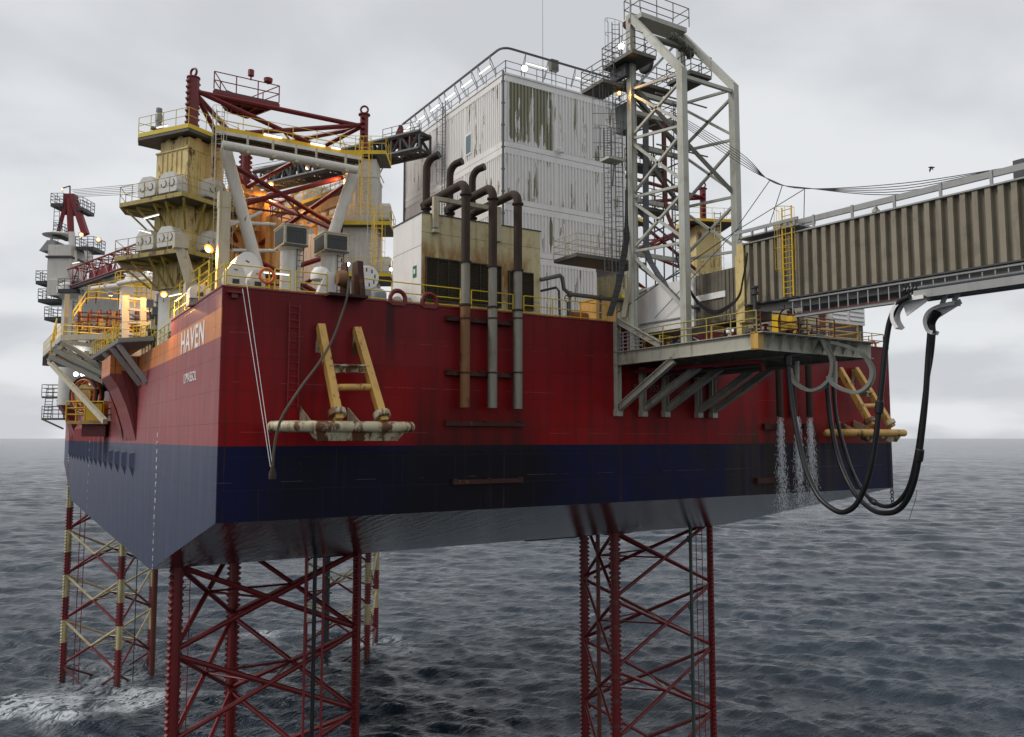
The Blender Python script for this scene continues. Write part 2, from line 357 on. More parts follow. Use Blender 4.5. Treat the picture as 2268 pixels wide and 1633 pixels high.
# exhaust soot and rust washed down below the pipes and outfalls (front shell only)
fr = t.math('SUBTRACT', 1.0, t.step(Y, 0.02, 0.05))
def bandx(a, b, w=0.5): return t.math('MULTIPLY', t.step(X, a-w, a+w), t.math('SUBTRACT', 1.0, t.step(X, b-w, b+w)))
soot = t.math('MULTIPLY', bandx(9.6, 17.6, 0.9), t.math('SUBTRACT', 1.0, t.step(Z, 33.0, 39.5)))
soot = t.math('MULTIPLY', t.math('MULTIPLY', soot, fr), t.math('ADD', 0.45, t.math('MULTIPLY', ns, 0.9)), True)
outf = t.math('MULTIPLY', t.math('MULTIPLY', bandx(33.5, 44.5, 1.6), fr), t.math('SUBTRACT', 1.0, t.step(Z, 34.6, 37.5)))
outf = t.math('MULTIPLY', outf, t.step(t.noise(1.2, 5, 0.6, (1,1,0.05)), 0.36, 0.55), True)
zw = t.math('ADD', Z, t.math('MULTIPLY', t.math('SUBTRACT', nf, 0.5), 0.0))
navy = t.math('SUBTRACT', 1.0, t.step(zw, 34.595, 34.605))
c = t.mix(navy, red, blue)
c = t.mix(t.math('MULTIPLY', soot, 0.85), c, (0.012,0.008,0.007))
c = t.mix(t.math('MULTIPLY', outf, 0.8), c, (0.035,0.024,0.015))
low = t.math('MULTIPLY', fr, t.math('MULTIPLY', bandx(2.2, 19.5, 1.6), t.math('SUBTRACT', 1.0, t.step(Z, 34.0, 34.8))))
c = t.mix(t.math('MULTIPLY', low, 0.75), c, (0.004,0.004,0.008))
# black run-off below the pad eye
ro = t.math('MULTIPLY', t.math('MULTIPLY', bandx(8.25, 8.75, 0.12), fr), t.step(t.math('ADD', Z, t.math('MULTIPLY', ns, 3.0)), 39.5, 42.5))
c = t.mix(t.math('MULTIPLY', ro, 0.75), c, (0.03,0.012,0.012))
# plate seams and rust specks, pale scuff lines
c = t.mix(t.math('MULTIPLY', br.outputs['Fac'], 0.62), c, (0.035,0.018,0.018))
vr = t.math('MULTIPLY', t.step(t.noise(4.5, 3, 0.5, (1,1,0.012), off=(2,2,0)), 0.62, 0.70), t.step(t.noise(0.35, 3, 0.5), 0.38, 0.52)); c = t.mix(t.math('MULTIPLY', vr, 0.8), c, (0.045,0.018,0.012))
wv = t.math('FRACT', t.math('DIVIDE', Z, 2.35)); ln = t.math('LESS_THAN', wv, 0.008)
c = t.mix(t.math('MULTIPLY', ln, t.math('MULTIPLY', t.step(t.noise(0.5, 2), 0.5, 0.55), 0.35)), c, (0.30,0.22,0.2))
rs = t.step(t.noise(3.2, 8, 0.7, (1,1,0.4), off=(1,8,3)), 0.69, 0.73)
c = t.mix(t.math('MULTIPLY', rs, 0.6), c, (0.10,0.04,0.02))
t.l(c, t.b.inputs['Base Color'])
t.l(t.math('ADD', 0.30, t.math('MULTIPLY', nf, 0.22)), t.b.inputs['Roughness'])
t.b.inputs['Specular IOR Level'].default_value = 0.14
bp = t.math('ADD', t.math('MULTIPLY', t.noise(0.45, 3, 0.5, (1,1,0.5)), 1.0), t.math('MULTIPLY', br.outputs['Fac'], -0.25)); t.bump(bp, 0.35, 0.05)

# hull bottom: wet smooth coating that mirrors the sea and the legs
t = NT('hull_bottom')
c = t.mix(t.step(t.noise(0.5, 5, 0.6, (0.35,1,1)), 0.35, 0.7), (0.010,0.011,0.014), (0.03,0.032,0.038))
t.l(c, t.b.inputs['Base Color']); t.b.inputs['Roughness'].default_value = 0.13; t.b.inputs['Specular IOR Level'].default_value = 1.0; t.b.inputs['IOR'].default_value = 1.7
br = t.n('ShaderNodeTexBrick'); t.l(t.pos, br.inputs[0]); br.inputs['Scale'].default_value = 1.0; br.inputs['Brick Width'].default_value = 9; br.inputs['Row Height'].default_value = 2.4; br.inputs['Mortar Size'].default_value = 0.03
mp = t.n('ShaderNodeMapping'); mp.inputs['Rotation'].default_value = (0,0,0.5); mp.inputs['Scale'].default_value = (1.6,0.16,1); t.l(t.pos, mp.inputs[0]); nz = t.n('ShaderNodeTexNoise'); nz.inputs['Scale'].default_value = 1.3; nz.inputs['Detail'].default_value = 5; t.l(mp.outputs[0], nz.inputs['Vector'])
t.bump(t.math('ADD', nz.outputs[0], t.math('MULTIPLY', br.outputs['Fac'], -0.6)), 0.7, 0.07)

# striped leg paint: cream and red half bays
def leg_mat(name, node, lo):
    t = NT(name); X, Y, Z = t.xyz()
    fr_ = t.math('FRACT', t.math('DIVIDE', t.math('SUBTRACT', node, Z), 6.3))
    m = t.math('MULTIPLY', t.math('LESS_THAN', fr_, 0.5), t.math('GREATER_THAN', Z, lo))
    red = t.mix(t.step(t.noise(1.5, 4, 0.6, (1,1,0.3)), 0.4, 0.75), (0.19,0.012,0.014), (0.09,0.012,0.014))
    red = t.mix(t.math('SUBTRACT', 1.0, t.step(Z, 0.5, 4.0)), red, (0.10,0.035,0.03))
    cr_ = t.mix(t.step(t.noise(1.3, 4, 0.6, (1,1,0.3)), 0.35, 0.75), (0.58,0.50,0.28), (0.36,0.28,0.12))
    t.l(t.mix(m, red, cr_), t.b.inputs['Base Color']); t.b.inputs['Roughness'].default_value = 0.45
leg_mat('striped_leg', 15.6+6.3*4, 5.5)

# sea water with foam streaks down-wave of the legs
t = NT('sea_water'); X, Y, Z = t.xyz()
t.b.inputs['IOR'].default_value = 1.333
def foam_at(cx_, cy_, rx, ry, ang):
    ca, sa = math.cos(ang), math.sin(ang)
    dx = t.math('SUBTRACT', X, cx_); dy = t.math('SUBTRACT', Y, cy_)
    u = t.math('DIVIDE', t.math('ADD', t.math('MULTIPLY', dx, ca), t.math('MULTIPLY', dy, sa)), rx)
    v = t.math('DIVIDE', t.math('SUBTRACT', t.math('MULTIPLY', dy, ca), t.math('MULTIPLY', dx, sa)), ry)
    d = t.math('SQRT', t.math('ADD', t.math('MULTIPLY', u, u), t.math('MULTIPLY', v, v)))
    return t.math('SUBTRACT', 1.0, t.step(d, 0.25, 1.0))
f = foam_at(-7, 82, 30, 11, math.radians(-6))
for a in ((6, 90, 13, 12, 0), (47, 92, 9, 10, 0.5), (46, 84, 8, 4, 0), (35, 108, 14, 5, -0.3), (13, 22, 6, 6, 0)):
    f = t.math('MAXIMUM', f, t.math('MULTIPLY', foam_at(*a), 0.55))
mp = t.n('ShaderNodeMapping'); mp.inputs['Scale'].default_value = (0.5, 1.0, 0.2); mp.inputs['Rotation'].default_value = (0,0,0.5); t.l(t.pos, mp.inputs[0])
vo = t.n('ShaderNodeTexNoise'); vo.inputs['Scale'].default_value = 0.55; vo.inputs['Detail'].default_value = 9; vo.inputs['Roughness'].default_value = 0.72; vo.inputs['Distortion'].default_value = 1.6; t.l(mp.outputs[0], vo.inputs['Vector'])
rid = t.math('ABSOLUTE', t.math('SUBTRACT', vo.outputs[0], 0.5))            # ridged noise: lacy lines
lace = t.math('SUBTRACT', 1.0, t.step(rid, 0.01, 0.09))
lace = t.math('MULTIPLY', lace, t.step(t.noise(0.11, 4, 0.6, off=(4,1,0)), 0.36, 0.56))
foam = t.math('MULTIPLY', lace, t.step(f, 0.05, 0.75), True)
wash = t.math('MULTIPLY', t.step(f, 0.15, 0.9), t.math('MULTIPLY', t.step(t.noise(0.35, 6, 0.65), 0.45, 0.7), 0.35))
base = t.mix(t.step(t.noise(0.03, 3), 0.3, 0.7), (0.013,0.023,0.036), (0.018,0.031,0.046))
base = t.mix(wash, base, (0.10,0.15,0.16)); base = t.mix(foam, base, (0.60,0.64,0.67))
t.l(base, t.b.inputs['Base Color']); t.l(t.math('ADD', t.math('ADD', 0.12, t.math('MULTIPLY', t.step(t.noise(0.02, 4, 0.6, (1,2.5,1)), 0.3, 0.7), 0.08)), t.math('MULTIPLY', foam, 0.6)), t.b.inputs['Roughness'])
def wn(sc, det, rot):
    mp = t.n('ShaderNodeMapping'); mp.inputs['Scale'].default_value = (0.45, 1.0, 0.3); mp.inputs['Rotation'].default_value = (0,0,rot)
    mp.vector_type = 'TEXTURE' if False else 'POINT'; t.l(t.pos, mp.inputs[0]); n = t.n('ShaderNodeTexNoise'); n.inputs['Scale'].default_value = sc; n.inputs['Detail'].default_value = det; n.inputs['Roughness'].default_value = 0.62; t.l(mp.outputs[0], n.inputs['Vector']); return n.outputs[0]
rp = t.math('ADD', wn(2.2, 4, 0.5), t.math('ADD', t.math('MULTIPLY', wn(0.8, 4, 0.75), 2.4), t.math('MULTIPLY', wn(0.12, 5, 0.62), 9.0))); t.bump(rp, 0.85, 0.24)
# ================================================================ SEA
def make_sea():
    na = 700
    rs = [0.0]; r = 18.0
    # radial rings around the viewer's foot point, denser where the water is seen close
    rl = [62.0]
    while rl[-1] < 26000: rl.append(rl[-1] + max(0.55, rl[-1]*0.0040))
    rr = np.array(rl); nr = len(rr)
    th0 = YAW; half = math.radians(44)
    th = np.linspace(th0-half, th0+half, na)
    Rg, T = np.meshgrid(rr, th, indexing='ij')
    X = EYE.x + Rg*np.sin(T); Y = EYE.y + Rg*np.cos(T); Zs = np.zeros_like(X)
    dr = np.gradient(rr)[:, None]; sp = np.maximum(dr, Rg*(th[1]-th[0]))
    rng = np.random.RandomState(3); wind = math.radians(48)
    for i in range(230):
        lam = 0.95*math.exp(rng.rand()**1.45*math.log(26/0.95)); k = 2*math.pi/lam
        a = wind + rng.randn()*0.42; amp = 0.0078*lam**0.76*(0.5+1.0*rng.rand())
        if lam > 4: amp *= 0.80
        else: amp *= 1.12
        ph = rng.rand()*6.28
        fade = np.clip((lam/(2.4*sp)-1)/0.8, 0, 1)
        arg = k*(X*math.cos(a)+Y*math.sin(a))+ph
        s = np.sin(arg + 0.30*np.cos(arg)); Zs += amp*fade*s
    Zs *= np.clip(1-(Rg-2500)/6000, 0.0, 1)
    env = 1 + 0.35*np.sin(X*0.021+Y*0.013+1.0)*np.sin(Y*0.017-X*0.008); Zs *= env
    v = np.stack([X, Y, Zs], -1).reshape(-1, 3).astype(np.float32)
    idx = np.arange(nr*na).reshape(nr, na)
    q = np.stack([idx[:-1,:-1], idx[:-1,1:], idx[1:,1:], idx[1:,:-1]], -1).reshape(-1, 4)[:, ::-1]
    me = bpy.data.meshes.new('sea'); me.vertices.add(len(v)); me.vertices.foreach_set('co', v.ravel())
    me.loops.add(q.size); me.loops.foreach_set('vertex_index', q.ravel().astype(np.int32))
    me.polygons.add(len(q)); me.polygons.foreach_set('loop_start', np.arange(0, q.size, 4, dtype=np.int32)); me.polygons.foreach_set('loop_total', np.full(len(q), 4, dtype=np.int32))
    me.update(); me.validate(); me.materials.append(M['sea_water']); me.shade_smooth()
    o = bpy.data.objects.new('sea', me); COL.objects.link(o); o['kind'] = 'structure'
    # the rest of the ocean, a ring of calm sheet just below, behind and beyond the view
    mb = MB(); n = 64
    mb.add([(0,0,-1.6)] + [(45000*math.cos(2*math.pi*i/n), 45000*math.sin(2*math.pi*i/n), -1.6) for i in range(n)], [(0, i+1, (i+1)%n+1) for i in range(n)])
    o = mb.build('sea_surface_beyond', 'sea_water'); o['kind'] = 'structure'
make_sea()

# ================================================================ HULL
LX, LY, ZT, ZW, ZB, RK, ZN = 51.3, 105.1, 42.13, 31.09, 26.58, 18.14, 34.6
hull = thing('barge_hull', 'huge red and navy jack-up barge hull raised above the sea on lattice legs', 'barge hull')
mb = MB()
mb.quad((0,0,ZW),(LX,0,ZW),(LX,0,ZT),(0,0,ZT))
mb.quad((0,13.5,ZT),(0,0,ZT),(0,0,ZW),(0,RK,ZB),(0,LY-RK,ZB),(0,LY,ZW),(0,LY,39.5),(0,27,39.5),(0,27,41.05),(0,13.5,41.05))
mb.quad((LX,0,ZT),(LX,0,ZW),(LX,RK,ZB),(LX,LY-RK,ZB),(LX,LY,ZW),(LX,LY,ZT))
mb.quad((0,LY,ZW),(0,LY,39.5),(LX,LY,39.5),(LX,LY,ZW))
mb.quad((0,13.5,41.05),(0.2,13.5,41.05),(0.2,13.5,ZT),(0,13.5,ZT))
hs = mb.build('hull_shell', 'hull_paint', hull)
mb = MB(); mb.quad((0,0,ZW),(0,RK,ZB),(LX,RK,ZB),(LX,0,ZW)); mb.quad((0,RK,ZB),(0,LY-RK,ZB),(LX,LY-RK,ZB),(LX,RK,ZB)); mb.quad((0,LY-RK,ZB),(0,LY,ZW),(LX,LY,ZW),(LX,LY-RK,ZB))
# lips of the leg wells seen along the rake edge
mb.build('hull_bottom', 'hull_bottom', hull)
mb = MB()
for x0, x1, y0, y1 in ((10.8,15.6,18.4,22),(29,36.6,18.4,26),(37.5,41.2,18.4,20),(50.0,51.2,18.5,24)):
    mb.prism([(x0,y0,ZB+.01),(x1,y0,ZB+.01),(x1-.8,y0+1.4,ZB-.35),(x0+.8,y0+1.4,ZB-.35)], (0,y1-y0,0))
mb.build('leg_well_lip', 'dark_steel', hull)
mb = MB(); mb.quad((0.2,0.2,ZT-.12),(LX,0.2,ZT-.12),(LX,LY,ZT-.12),(4,LY,ZT-.12),(4,13.5,ZT-.12),(0.2,13.5,ZT-.12)); mb.quad((0,13.5,41.0),(4,13.5,41.0),(4,LY,41.0),(0,LY,41.0))
mb.build('main_deck', 'grating', hull)
mb = MB(); mb.box(-0.04, LX+.04, -0.05, 0.1, ZT-.06, ZT+.02); mb.box(-0.04, 0.1, 0.11, 13.5, ZT-.06, ZT+.02); mb.build('gunwale', 'truss_red', hull)
# sponson flaring out of the side shell with curved brackets
mb = MB(); prof = [(0,34.8),(-.25,35.8),(-.7,37.3),(-1.3,38.7),(-1.9,39.6),(-1.9,41.05),(0,41.05)]
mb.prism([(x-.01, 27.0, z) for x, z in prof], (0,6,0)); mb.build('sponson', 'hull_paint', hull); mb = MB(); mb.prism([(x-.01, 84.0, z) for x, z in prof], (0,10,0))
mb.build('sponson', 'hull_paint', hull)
for y, k in ((29.0,.62),(31.5,.80),(34.0,.95),(36.5,1.05),(86,1.3),(88,1.2)):
    mb = MB(); mb.prism([(x*k-.02, y-2.2, z) for x, z in [(0,34.7),(-.2,35.8),(-.62,37.3),(-1.15,38.7),(-1.9,39.9),(-1.2,39.9),(-.5,38.7),(0,37.3)]], (0,.06,0)); mb.build('bracket', 'leg_red', hull)
# vertical half-round guards on the side, pointed at both ends
for i in range(15):
    y = 27.9 + i*4.6; zt = 34.3 if i < 4 else 36.6; zb = 32.4; mb = MB(); w = 0.5
    mb.add([(0,y-w,zb+.3),(0,y+w,zb+.3),(0,y+w,zt-.4),(0,y-w,zt-.4),(-.30,y,zb+.5),(-.30,y,zt-.5),(0,y,zb-.35),(0,y,zt)],
           [(0,4,5,3),(4,1,2,5),(3,5,7),(5,2,7),(0,6,4),(6,1,4)])
    mb.build('side_guard', 'hull_paint', hull)

def text(txt, size, mat, name, parent, fn, sx=1.0, thick=0.01, spacing=1.0):
    cu = bpy.data.curves.new(name, 'FONT'); cu.body = txt; cu.size = size; cu.space_character = spacing; cu.resolution_u = 3; cu.extrude = thick
    cu.offset = 0.018*size if size > 1 else 0.0
    ob = bpy.data.objects.new(name, cu); COL.objects.link(ob); dg = bpy.context.evaluated_depsgraph_get()
    me = bpy.data.meshes.new_from_object(ob.evaluated_get(dg)); COL.objects.unlink(ob); bpy.data.objects.remove(ob)
    off = parent_loc(parent)
    for v in me.vertices: v.co = V(fn(v.co.x*sx, v.co.y, v.co.z)) - off
    me.materials.clear(); me.materials.append(M[mat]); o = bpy.data.objects.new(name, me); COL.objects.link(o); o.parent = parent; return o
text('HAVEN', 1.72, 'mark_white', 'ship_name', hull, lambda x,y,z: (-0.012-z, 10.0-x, 39.74+y), sx=1.06, spacing=1.12)
text('LIMASSOL', 0.74, 'mark_white', 'home_port', hull, lambda x,y,z: (-0.012-z, 8.75-x, 38.0+y), sx=.95, spacing=1.12)
for k in range(17):
    text(str(2+k), 0.42, 'mark_white', 'draft_mark', hull, lambda x,y,z: (-0.012-z, 17.35-x, 26.75+k*0.517+y))
for k in range(0, 17, 2):
    text(str(2+k), 0.42, 'mark_white', 'draft_mark', hull, lambda x,y,z: (-0.012-z, 64.0-x, 27.2+k*0.45+y))
p = onY(1403, 866, 0)
text('IMO 9526', 0.62, 'mark_dim', 'registry_number', hull, lambda x,y,z: (p.x+x, -0.012-z, p.z+y), sx=0.95)
# ladder welded on the shell, cables, pad eyes, fairlead
mb = MB(); a = onY(651, 672, 0); b = onY(651, 905, 0)
mb.ladder((a.x,-.16,b.z), (a.x,-.16,a.z), (0.5,0,0), 0.33, 0.03, 0.02)
for k in range(6): z = b.z+(a.z-b.z)*(k+.5)/6; mb.beam((a.x-.25,-.16,z),(a.x-.25,.0,z),.03); mb.beam((a.x+.25,-.16,z),(a.x+.25,.0,z),.03)
mb.build('ladder', 'truss_red', hull)
for px in (881, 951):
    a = onY(px, 661, 0.02); mb = MB(); w = 0.42; h = .30; pts = []
    outer = [(math.cos(t)*w if abs(math.cos(t))>1e-6 else 0, math.sin(t)*h*1.35) for t in [math.pi*i/12 for i in range(13)]]
    ring = [V((a.x+x, 0.02, ZT+.18+z)) for x, z in outer] ; ring = [V((a.x+w,0.02,ZT-.12))]+ring+[V((a.x-w,0.02,ZT-.12))]
    mb.path(ring, 0.125, 8); mb.box(a.x-w, a.x+w, -.07, .09, ZT-.2, ZT-.02); mb.build('pad_eye', 'leg_red', hull, True)
a = onY(518, 648, 0); mb = MB(); mb.box(a.x-.33, a.x+.33, -.3, 0, a.z-.06, a.z+.02); mb.box(a.x-.14, a.x+.14, -.2, 0, a.z-.28, a.z-.06); mb.build('chock', 'leg_red', hull)
# stiffener beams on the shell that carry the exhaust pipes
for py, px0, px1, d in ((706,985,1130,.35),(826,985,1130,.35),(938,984,1158,.22),(1068,1000,1155,.22)):
    a = onY(px0, py, 0); b = onY(px1, py, 0); zb_ = zat(py, a.x, 0); mb = MB(); mb.box(a.x, b.x, -d, 0.0, zb_-.13, zb_+.10)
    for q in (0.03, .5, .96): x = a.x+(b.x-a.x)*q; mb.box(x-.12, x+.12, -d-.04, -.001, zb_+.10, zb_+.16)
    mb.build('pipe_bracket', 'rust_beam', hull)
for px0, px1, py in ((1688,1730,945),(1775,1800,945),(1672,1725,1065)):
    a = onY(px0, py, 0); b = onY(px1, py, 0); mb = MB(); mb.box(a.x, b.x, -.25, 0, a.z-.2, a.z+.2); mb.build('pipe_bracket', 'rust_beam', hull)

# ================================================================ LEGS
NODE0 = 21.5
NLc = [(1.75,18.9), (14.25,18.8), (7.8,28.8)]
def make_leg(name, label, ch, mat, ztop, zbot, node0, teeth_ang, rmain=0.40, extra=None, bay=6.3, rb=.165):
    cx_ = sum(c[0] for c in ch)/3; cy_ = sum(c[1] for c in ch)/3
    t_ = thing(name, label, 'rig leg', (cx_, cy_, zbot), 'lattice legs of the barge')
    for (x, y), ta in zip(ch, teeth_ang):
        mb = MB(); mb.tube((x,y,zbot), (x,y,ztop), rmain*(1.0 if (x,y) == NLc[0] else .80), 14)
        u = V((math.cos(ta), math.sin(ta), 0)); w = V((-u.y, u.x, 0))*0.13
        pz = 0.42; n = int((ztop-zbot)/pz); c = V((x, y, 0))
        for sg in (-1, 1):
            i0 = c+u*sg*rmain*.5; i1 = c+u*sg*rmain*.86; mb.hexa([i0-w+V((0,0,zbot)), i1-w+V((0,0,zbot)), i1+w+V((0,0,zbot)), i0+w+V((0,0,zbot)), i0-w+V((0,0,ztop)), i1-w+V((0,0,ztop)), i1+w+V((0,0,ztop)), i0+w+V((0,0,ztop))])
            for i in range(n):
                z = zbot+i*pz; a = c+u*sg*rmain*.855; b = c+u*sg*rmain*1.34
                mb.add([a-w+V((0,0,z+.02)), a+w+V((0,0,z+.02)), b-w+V((0,0,z+.16)), b+w+V((0,0,z+.16)), b-w+V((0,0,z+.25)), b+w+V((0,0,z+.25)), a-w+V((0,0,z+.39)), a+w+V((0,0,z+.39))],
                       [(0,2,4,6),(1,7,5,3),(0,1,3,2),(2,3,5,4),(4,5,7,6)])
        if ztop > 45 and name == 'lattice_tower': mb.tube((x,y,ztop), (x,y,ztop+.08), rmain*1.15, 12); mb.torus((x,y,ztop+.45), .28, .08, u)
        mb.build('chord', mat, t_)
    ks = [k for k in range(-8, 12) if node0+bay*k > zbot-3 and node0+bay*k < ztop-3.5]
    mids = {}
    for k in ks:
        z0 = node0+bay*k; z1 = min(z0+bay, ztop-.6)
        for i in range(3):
            A = ch[i]; B = ch[(i+1)%3]
            for P, Q in ((A, B), (B, A)):
                p = V((P[0],P[1],max(z0+.15,-9))); q = V((Q[0],Q[1],z1-.15)); d = (q-p).normalized(); mb = MB(); mb.tube(p, q, rb, 8); mb.build('brace', mat, t_)
            mids[(k,i)] = V(((A[0]+B[0])/2, (A[1]+B[1])/2, (z0+z1)/2))
        for i in range(3):
            mb = MB(); mb.tube(mids[(k,i)], mids[(k,(i+1)%3)], .085, 6); mb.build('inner_brace', mat, t_)
    if ztop > 45:
        for i in range(3):
            A = ch[i]; B = ch[(i+1)%3]; mb = MB(); mb.tube((A[0],A[1],ztop-.9),(B[0],B[1],ztop-.9),.19,8); mb.build('brace', mat, t_)
    if extra: extra(t_)
    return t_
NLc = [(1.75,18.9), (14.25,18.8), (7.8,28.8)]
def extraNL(t_):
    mb = MB()
    a = onD(697, 1300, 57.5); x, y = a.x, a.y
    mb.tube((x,y,-8), (x,y,27), .14, 10); mb.build('riser_pipe', 'rubber', t_)
    mb = MB()
    for dx in (-.62, .62): mb.beam((x+dx,y,-8), (x+dx,y,27), .14)
    for k in range(16): mb.beam((x-.62,y,-7+k*2.1), (x+.62,y,-7+k*2.1), .08)
    mb.build('riser_guide', 'truss_red', t_)
    b = onD(412, 1300, 57); c = onD(429, 1300, 57); mb = MB()
    mb.ladder((b.x,b.y,-5), (b.x,b.y,27), (.55*RT), .36, .035, .02)
    for k in range(10): mb.beam((b.x,b.y,k*3.1-3), (NLc[0][0],NLc[0][1],k*3.1-3), .07)
    mb.build('ladder', 'truss_red', t_)
    for zz_ in range(2): pass
legNL = make_leg('lattice_tower', 'nearest dark red lattice leg under the corner of the hull', NLc, 'leg_red', 59.8, -10, 21.0, (0.55, 1.01, -.5), extra=extraNL, bay=5.75, rb=.185)
RLc = [(38.6,19.0), (51.8,20.4), (43.0,29.4)]
def extraR(t_):
    a = onD(1531, 1300, 79); mb = MB(); mb.tube((a.x,a.y,-8), (a.x,a.y,27.5), .16, 8); mb.build('green_riser', 'riser_green', t_)
    a2 = onD(1550, 1300, 79); mb = MB(); mb.ladder((a2.x,a2.y,-8),(a2.x,a2.y,27), .55*RT, 2.2, .04, .04); mb.build('ladder', 'truss_red', t_)
    mb = MB(); a3 = onD(1325, 1300, 80); mb.tube((a3.x,a3.y,-8),(a3.x,a3.y,27), .2, 8)
    for k in range(10): mb.box(a3.x-.45, a3.x+.1, a3.y-.1, a3.y+.1, -4+k*3.2, -3.75+k*3.2)
    mb.build('riser_pipe', 'brown_red', t_)
    for k in range(4): 
        z = zat((1190+4, 1344, 1498, 1650)[k], a.x, a.y); mb = MB(); mb.path([(a.x-.45,a.y-.1,z+.35),(a.x-.45,a.y-.1,z),(a.x-.25,a.y-.1,z-.3),(a.x,a.y,z-.3)], .09, 6); mb.build('pipe_clamp', 'riser_green', t_)
    for k, n_ in enumerate((132,130,128,126,124,122,120,118)):
        cy = (1900+(493,645,797,948,1105,1255,1410,1565)[k]*.6423)/1.806
        z = zat(cy, 38.6, 18.6); o = V((38.6,19.0,0))-FW*.42-RT*.33
        text(str(n_), .5, 'mark_dim', 'leg_mark', t_, lambda x,y,zz_: (o.x+RT.x*x-FW.x*zz_, o.y+RT.y*x-FW.y*zz_, z-.15+y), sx=.72)
legR = make_leg('lattice_tower', 'dark red lattice leg with green riser pipe under the gangway end', RLc, 'leg_red', 60.5, -10, 20.7, (-.45, 1.01, -.55), extra=extraR, bay=6.1)
def extraBL(t_):
    mb = MB(); a = onD(343, 1300, 122); mb.tube((a.x,a.y,-6),(a.x,a.y,30), .38, 10); mb.build('caisson', 'brown_red', t_)
    b = onD(177, 1300, 119); mb = MB(); mb.ladder((b.x,b.y,-6),(b.x,b.y,30), .7*RT, 1.9, .06, .05)
    for k in range(14): mb.beam((b.x,b.y,k*2.2), (.5,95,k*2.2), .06)
    mb.build('ladder', 'truss_red', t_)
    mb = MB(); c = onD(302,1300,118); mb.tube((c.x,c.y,-6),(c.x,c.y,30), .07, 5); mb.build('cable', 'dark_steel', t_)
legBL = make_leg('lattice_tower', 'cream and red striped lattice leg standing in foam, leftmost in the photo', [(0.4,95.2),(6.5,86.6),(12.2,97.5)], 'striped_leg', 40, -8, 15.6, (.5, -.5, -.4), extra=extraBL)
legBR = make_leg('lattice_tower', 'distant cream and red striped lattice leg seen between the two near legs', [(33.3,89),(41.1,82.9),(47.2,94.2)], 'striped_leg', 40, -8, 15.6, (1.0, -.5, -.5))
mb = MB(); a = onD(725,1300,131); mb.tube((a.x,a.y,-5),(a.x,a.y,30), .42, 8); 
for k in range(12): mb.box(a.x-.75,a.x+.75,a.y-.12,a.y+.12,k*2.4+1,k*2.4+1.25)
mb.build('caisson', 'dark_steel', legBR)
# ================================================================ FRONT SHELL FITTINGS
def fender(label, tops, bots, ytop, ybot, tube_pts, skirt, y_out, tmat='fender_cream'):
    t_ = thing('boat_fender', label, 'fender', (onY(*tops[0], ytop).x, 0, 35), 'boat fenders hanging on the front shell')
    legs = []
    for a, b in zip(tops, bots):
        p = onY(*a, ytop); q = onY(*b, ybot); legs.append((p, q)); mb = MB(); mb.beam(p, q, .36, .42, up=(0,-1,0)); mb.build('strut', 'fender_yellow', t_)
        mb = MB(); d = (p-q).normalized(); c = q+d*.35; mb.lathe(c-d*.16, [(.40,0),(.42,.02),(.42,.30),(.40,.32)], 14, d); mb.build('collar', 'fender_cream', t_)
        mb = MB(); mb.hexa([V(v) for v in ((p.x-.14,0,p.z-1.3),(p.x+.14,0,p.z-1.3),(p.x+.14,0,p.z+.1),(p.x-.14,0,p.z+.1),(p.x-.14,ytop-.1,p.z-.35),(p.x+.14,ytop-.1,p.z-.35),(p.x+.14,ytop-.1,p.z+.05),(p.x-.14,ytop-.1,p.z+.05))]); mb.build('mounting_bracket', 'fender_cream', t_)
    (p0,q0),(p1,q1) = legs
    mb = MB(); mb.ibeam(p0.lerp(q0,.47), p1.lerp(q1,.44), .3, .38, .04, up=(0,-.3,1)); mb.build('crossbeam', 'fender_cream', t_)
    mb = MB(); mb.tube(p0.lerp(q0,.67), p1.lerp(q1,.64), .17, 12); mb.build('cross_tube', 'fender_yellow', t_, True)
    pts = [onY(px, py, y) for px, py, y in tube_pts]; z = sum(p.z for p in pts)/len(pts)
    for p in pts: p.z = z
    mb = MB(); mb.path(bez(pts, 5), [.16]+[.27]*(5*(len(pts)-1)-1)+[.16], 14); mb.build('fender_tube', tmat, t_, True)
    a = onY(skirt[0], 950, y_out); b = onY(skirt[1], 955, y_out); mb = MB()
    mb.hexa([(a.x,y_out+.15,z-.66),(b.x,y_out+.15,z-.66),(b.x,y_out+.9,z-.45),(a.x,y_out+.9,z-.45),(a.x-.3,y_out-.1,z-.1),(b.x+.35,y_out-.1,z-.1),(b.x+.35,y_out+.9,z-.0),(a.x-.3,y_out+.9,z-.0)]); mb.build('skirt', 'fender_cream', t_)
    for x in (a.x, (a.x+b.x)/2+.4):
        mb = MB(); mb.prism([(x,0,z+.15),(x,-1.9,z+.15),(x,0,z+1.0)], (.06,0,0)); mb.build('knee_plate', 'fender_cream', t_)
        mb = MB(); mb.box(x-.1,x+.1,-2.0,0,z-.1,z+.12); mb.build('stand_off', 'rust_beam', t_)
    return t_
fender('rusty cream boat fender on an H-shaped yellow frame, left half of the red shell', [(710,722),(790,729)], [(750,930),(850,934)], -.28, -2.75,
       [(599,946,-.9),(622,946,-1.6),(700,944,-2.7),(800,945,-2.8),(890,946,-2.8),(912,946,-2.5)], (705,885), -2.8)
fender('yellow boat fender frame near the far right corner of the red shell', [(1859,817),(1894,817)], [(1931,942),(1976,946)], -.28, -2.7,
       [(1826,958,-.9),(1850,958,-1.3),(1895,958,-2.6),(1960,960,-2.8),(1990,960,-2.8),(2004,960,-2.6)], (1925,1990), -2.8, 'fender_yellow')

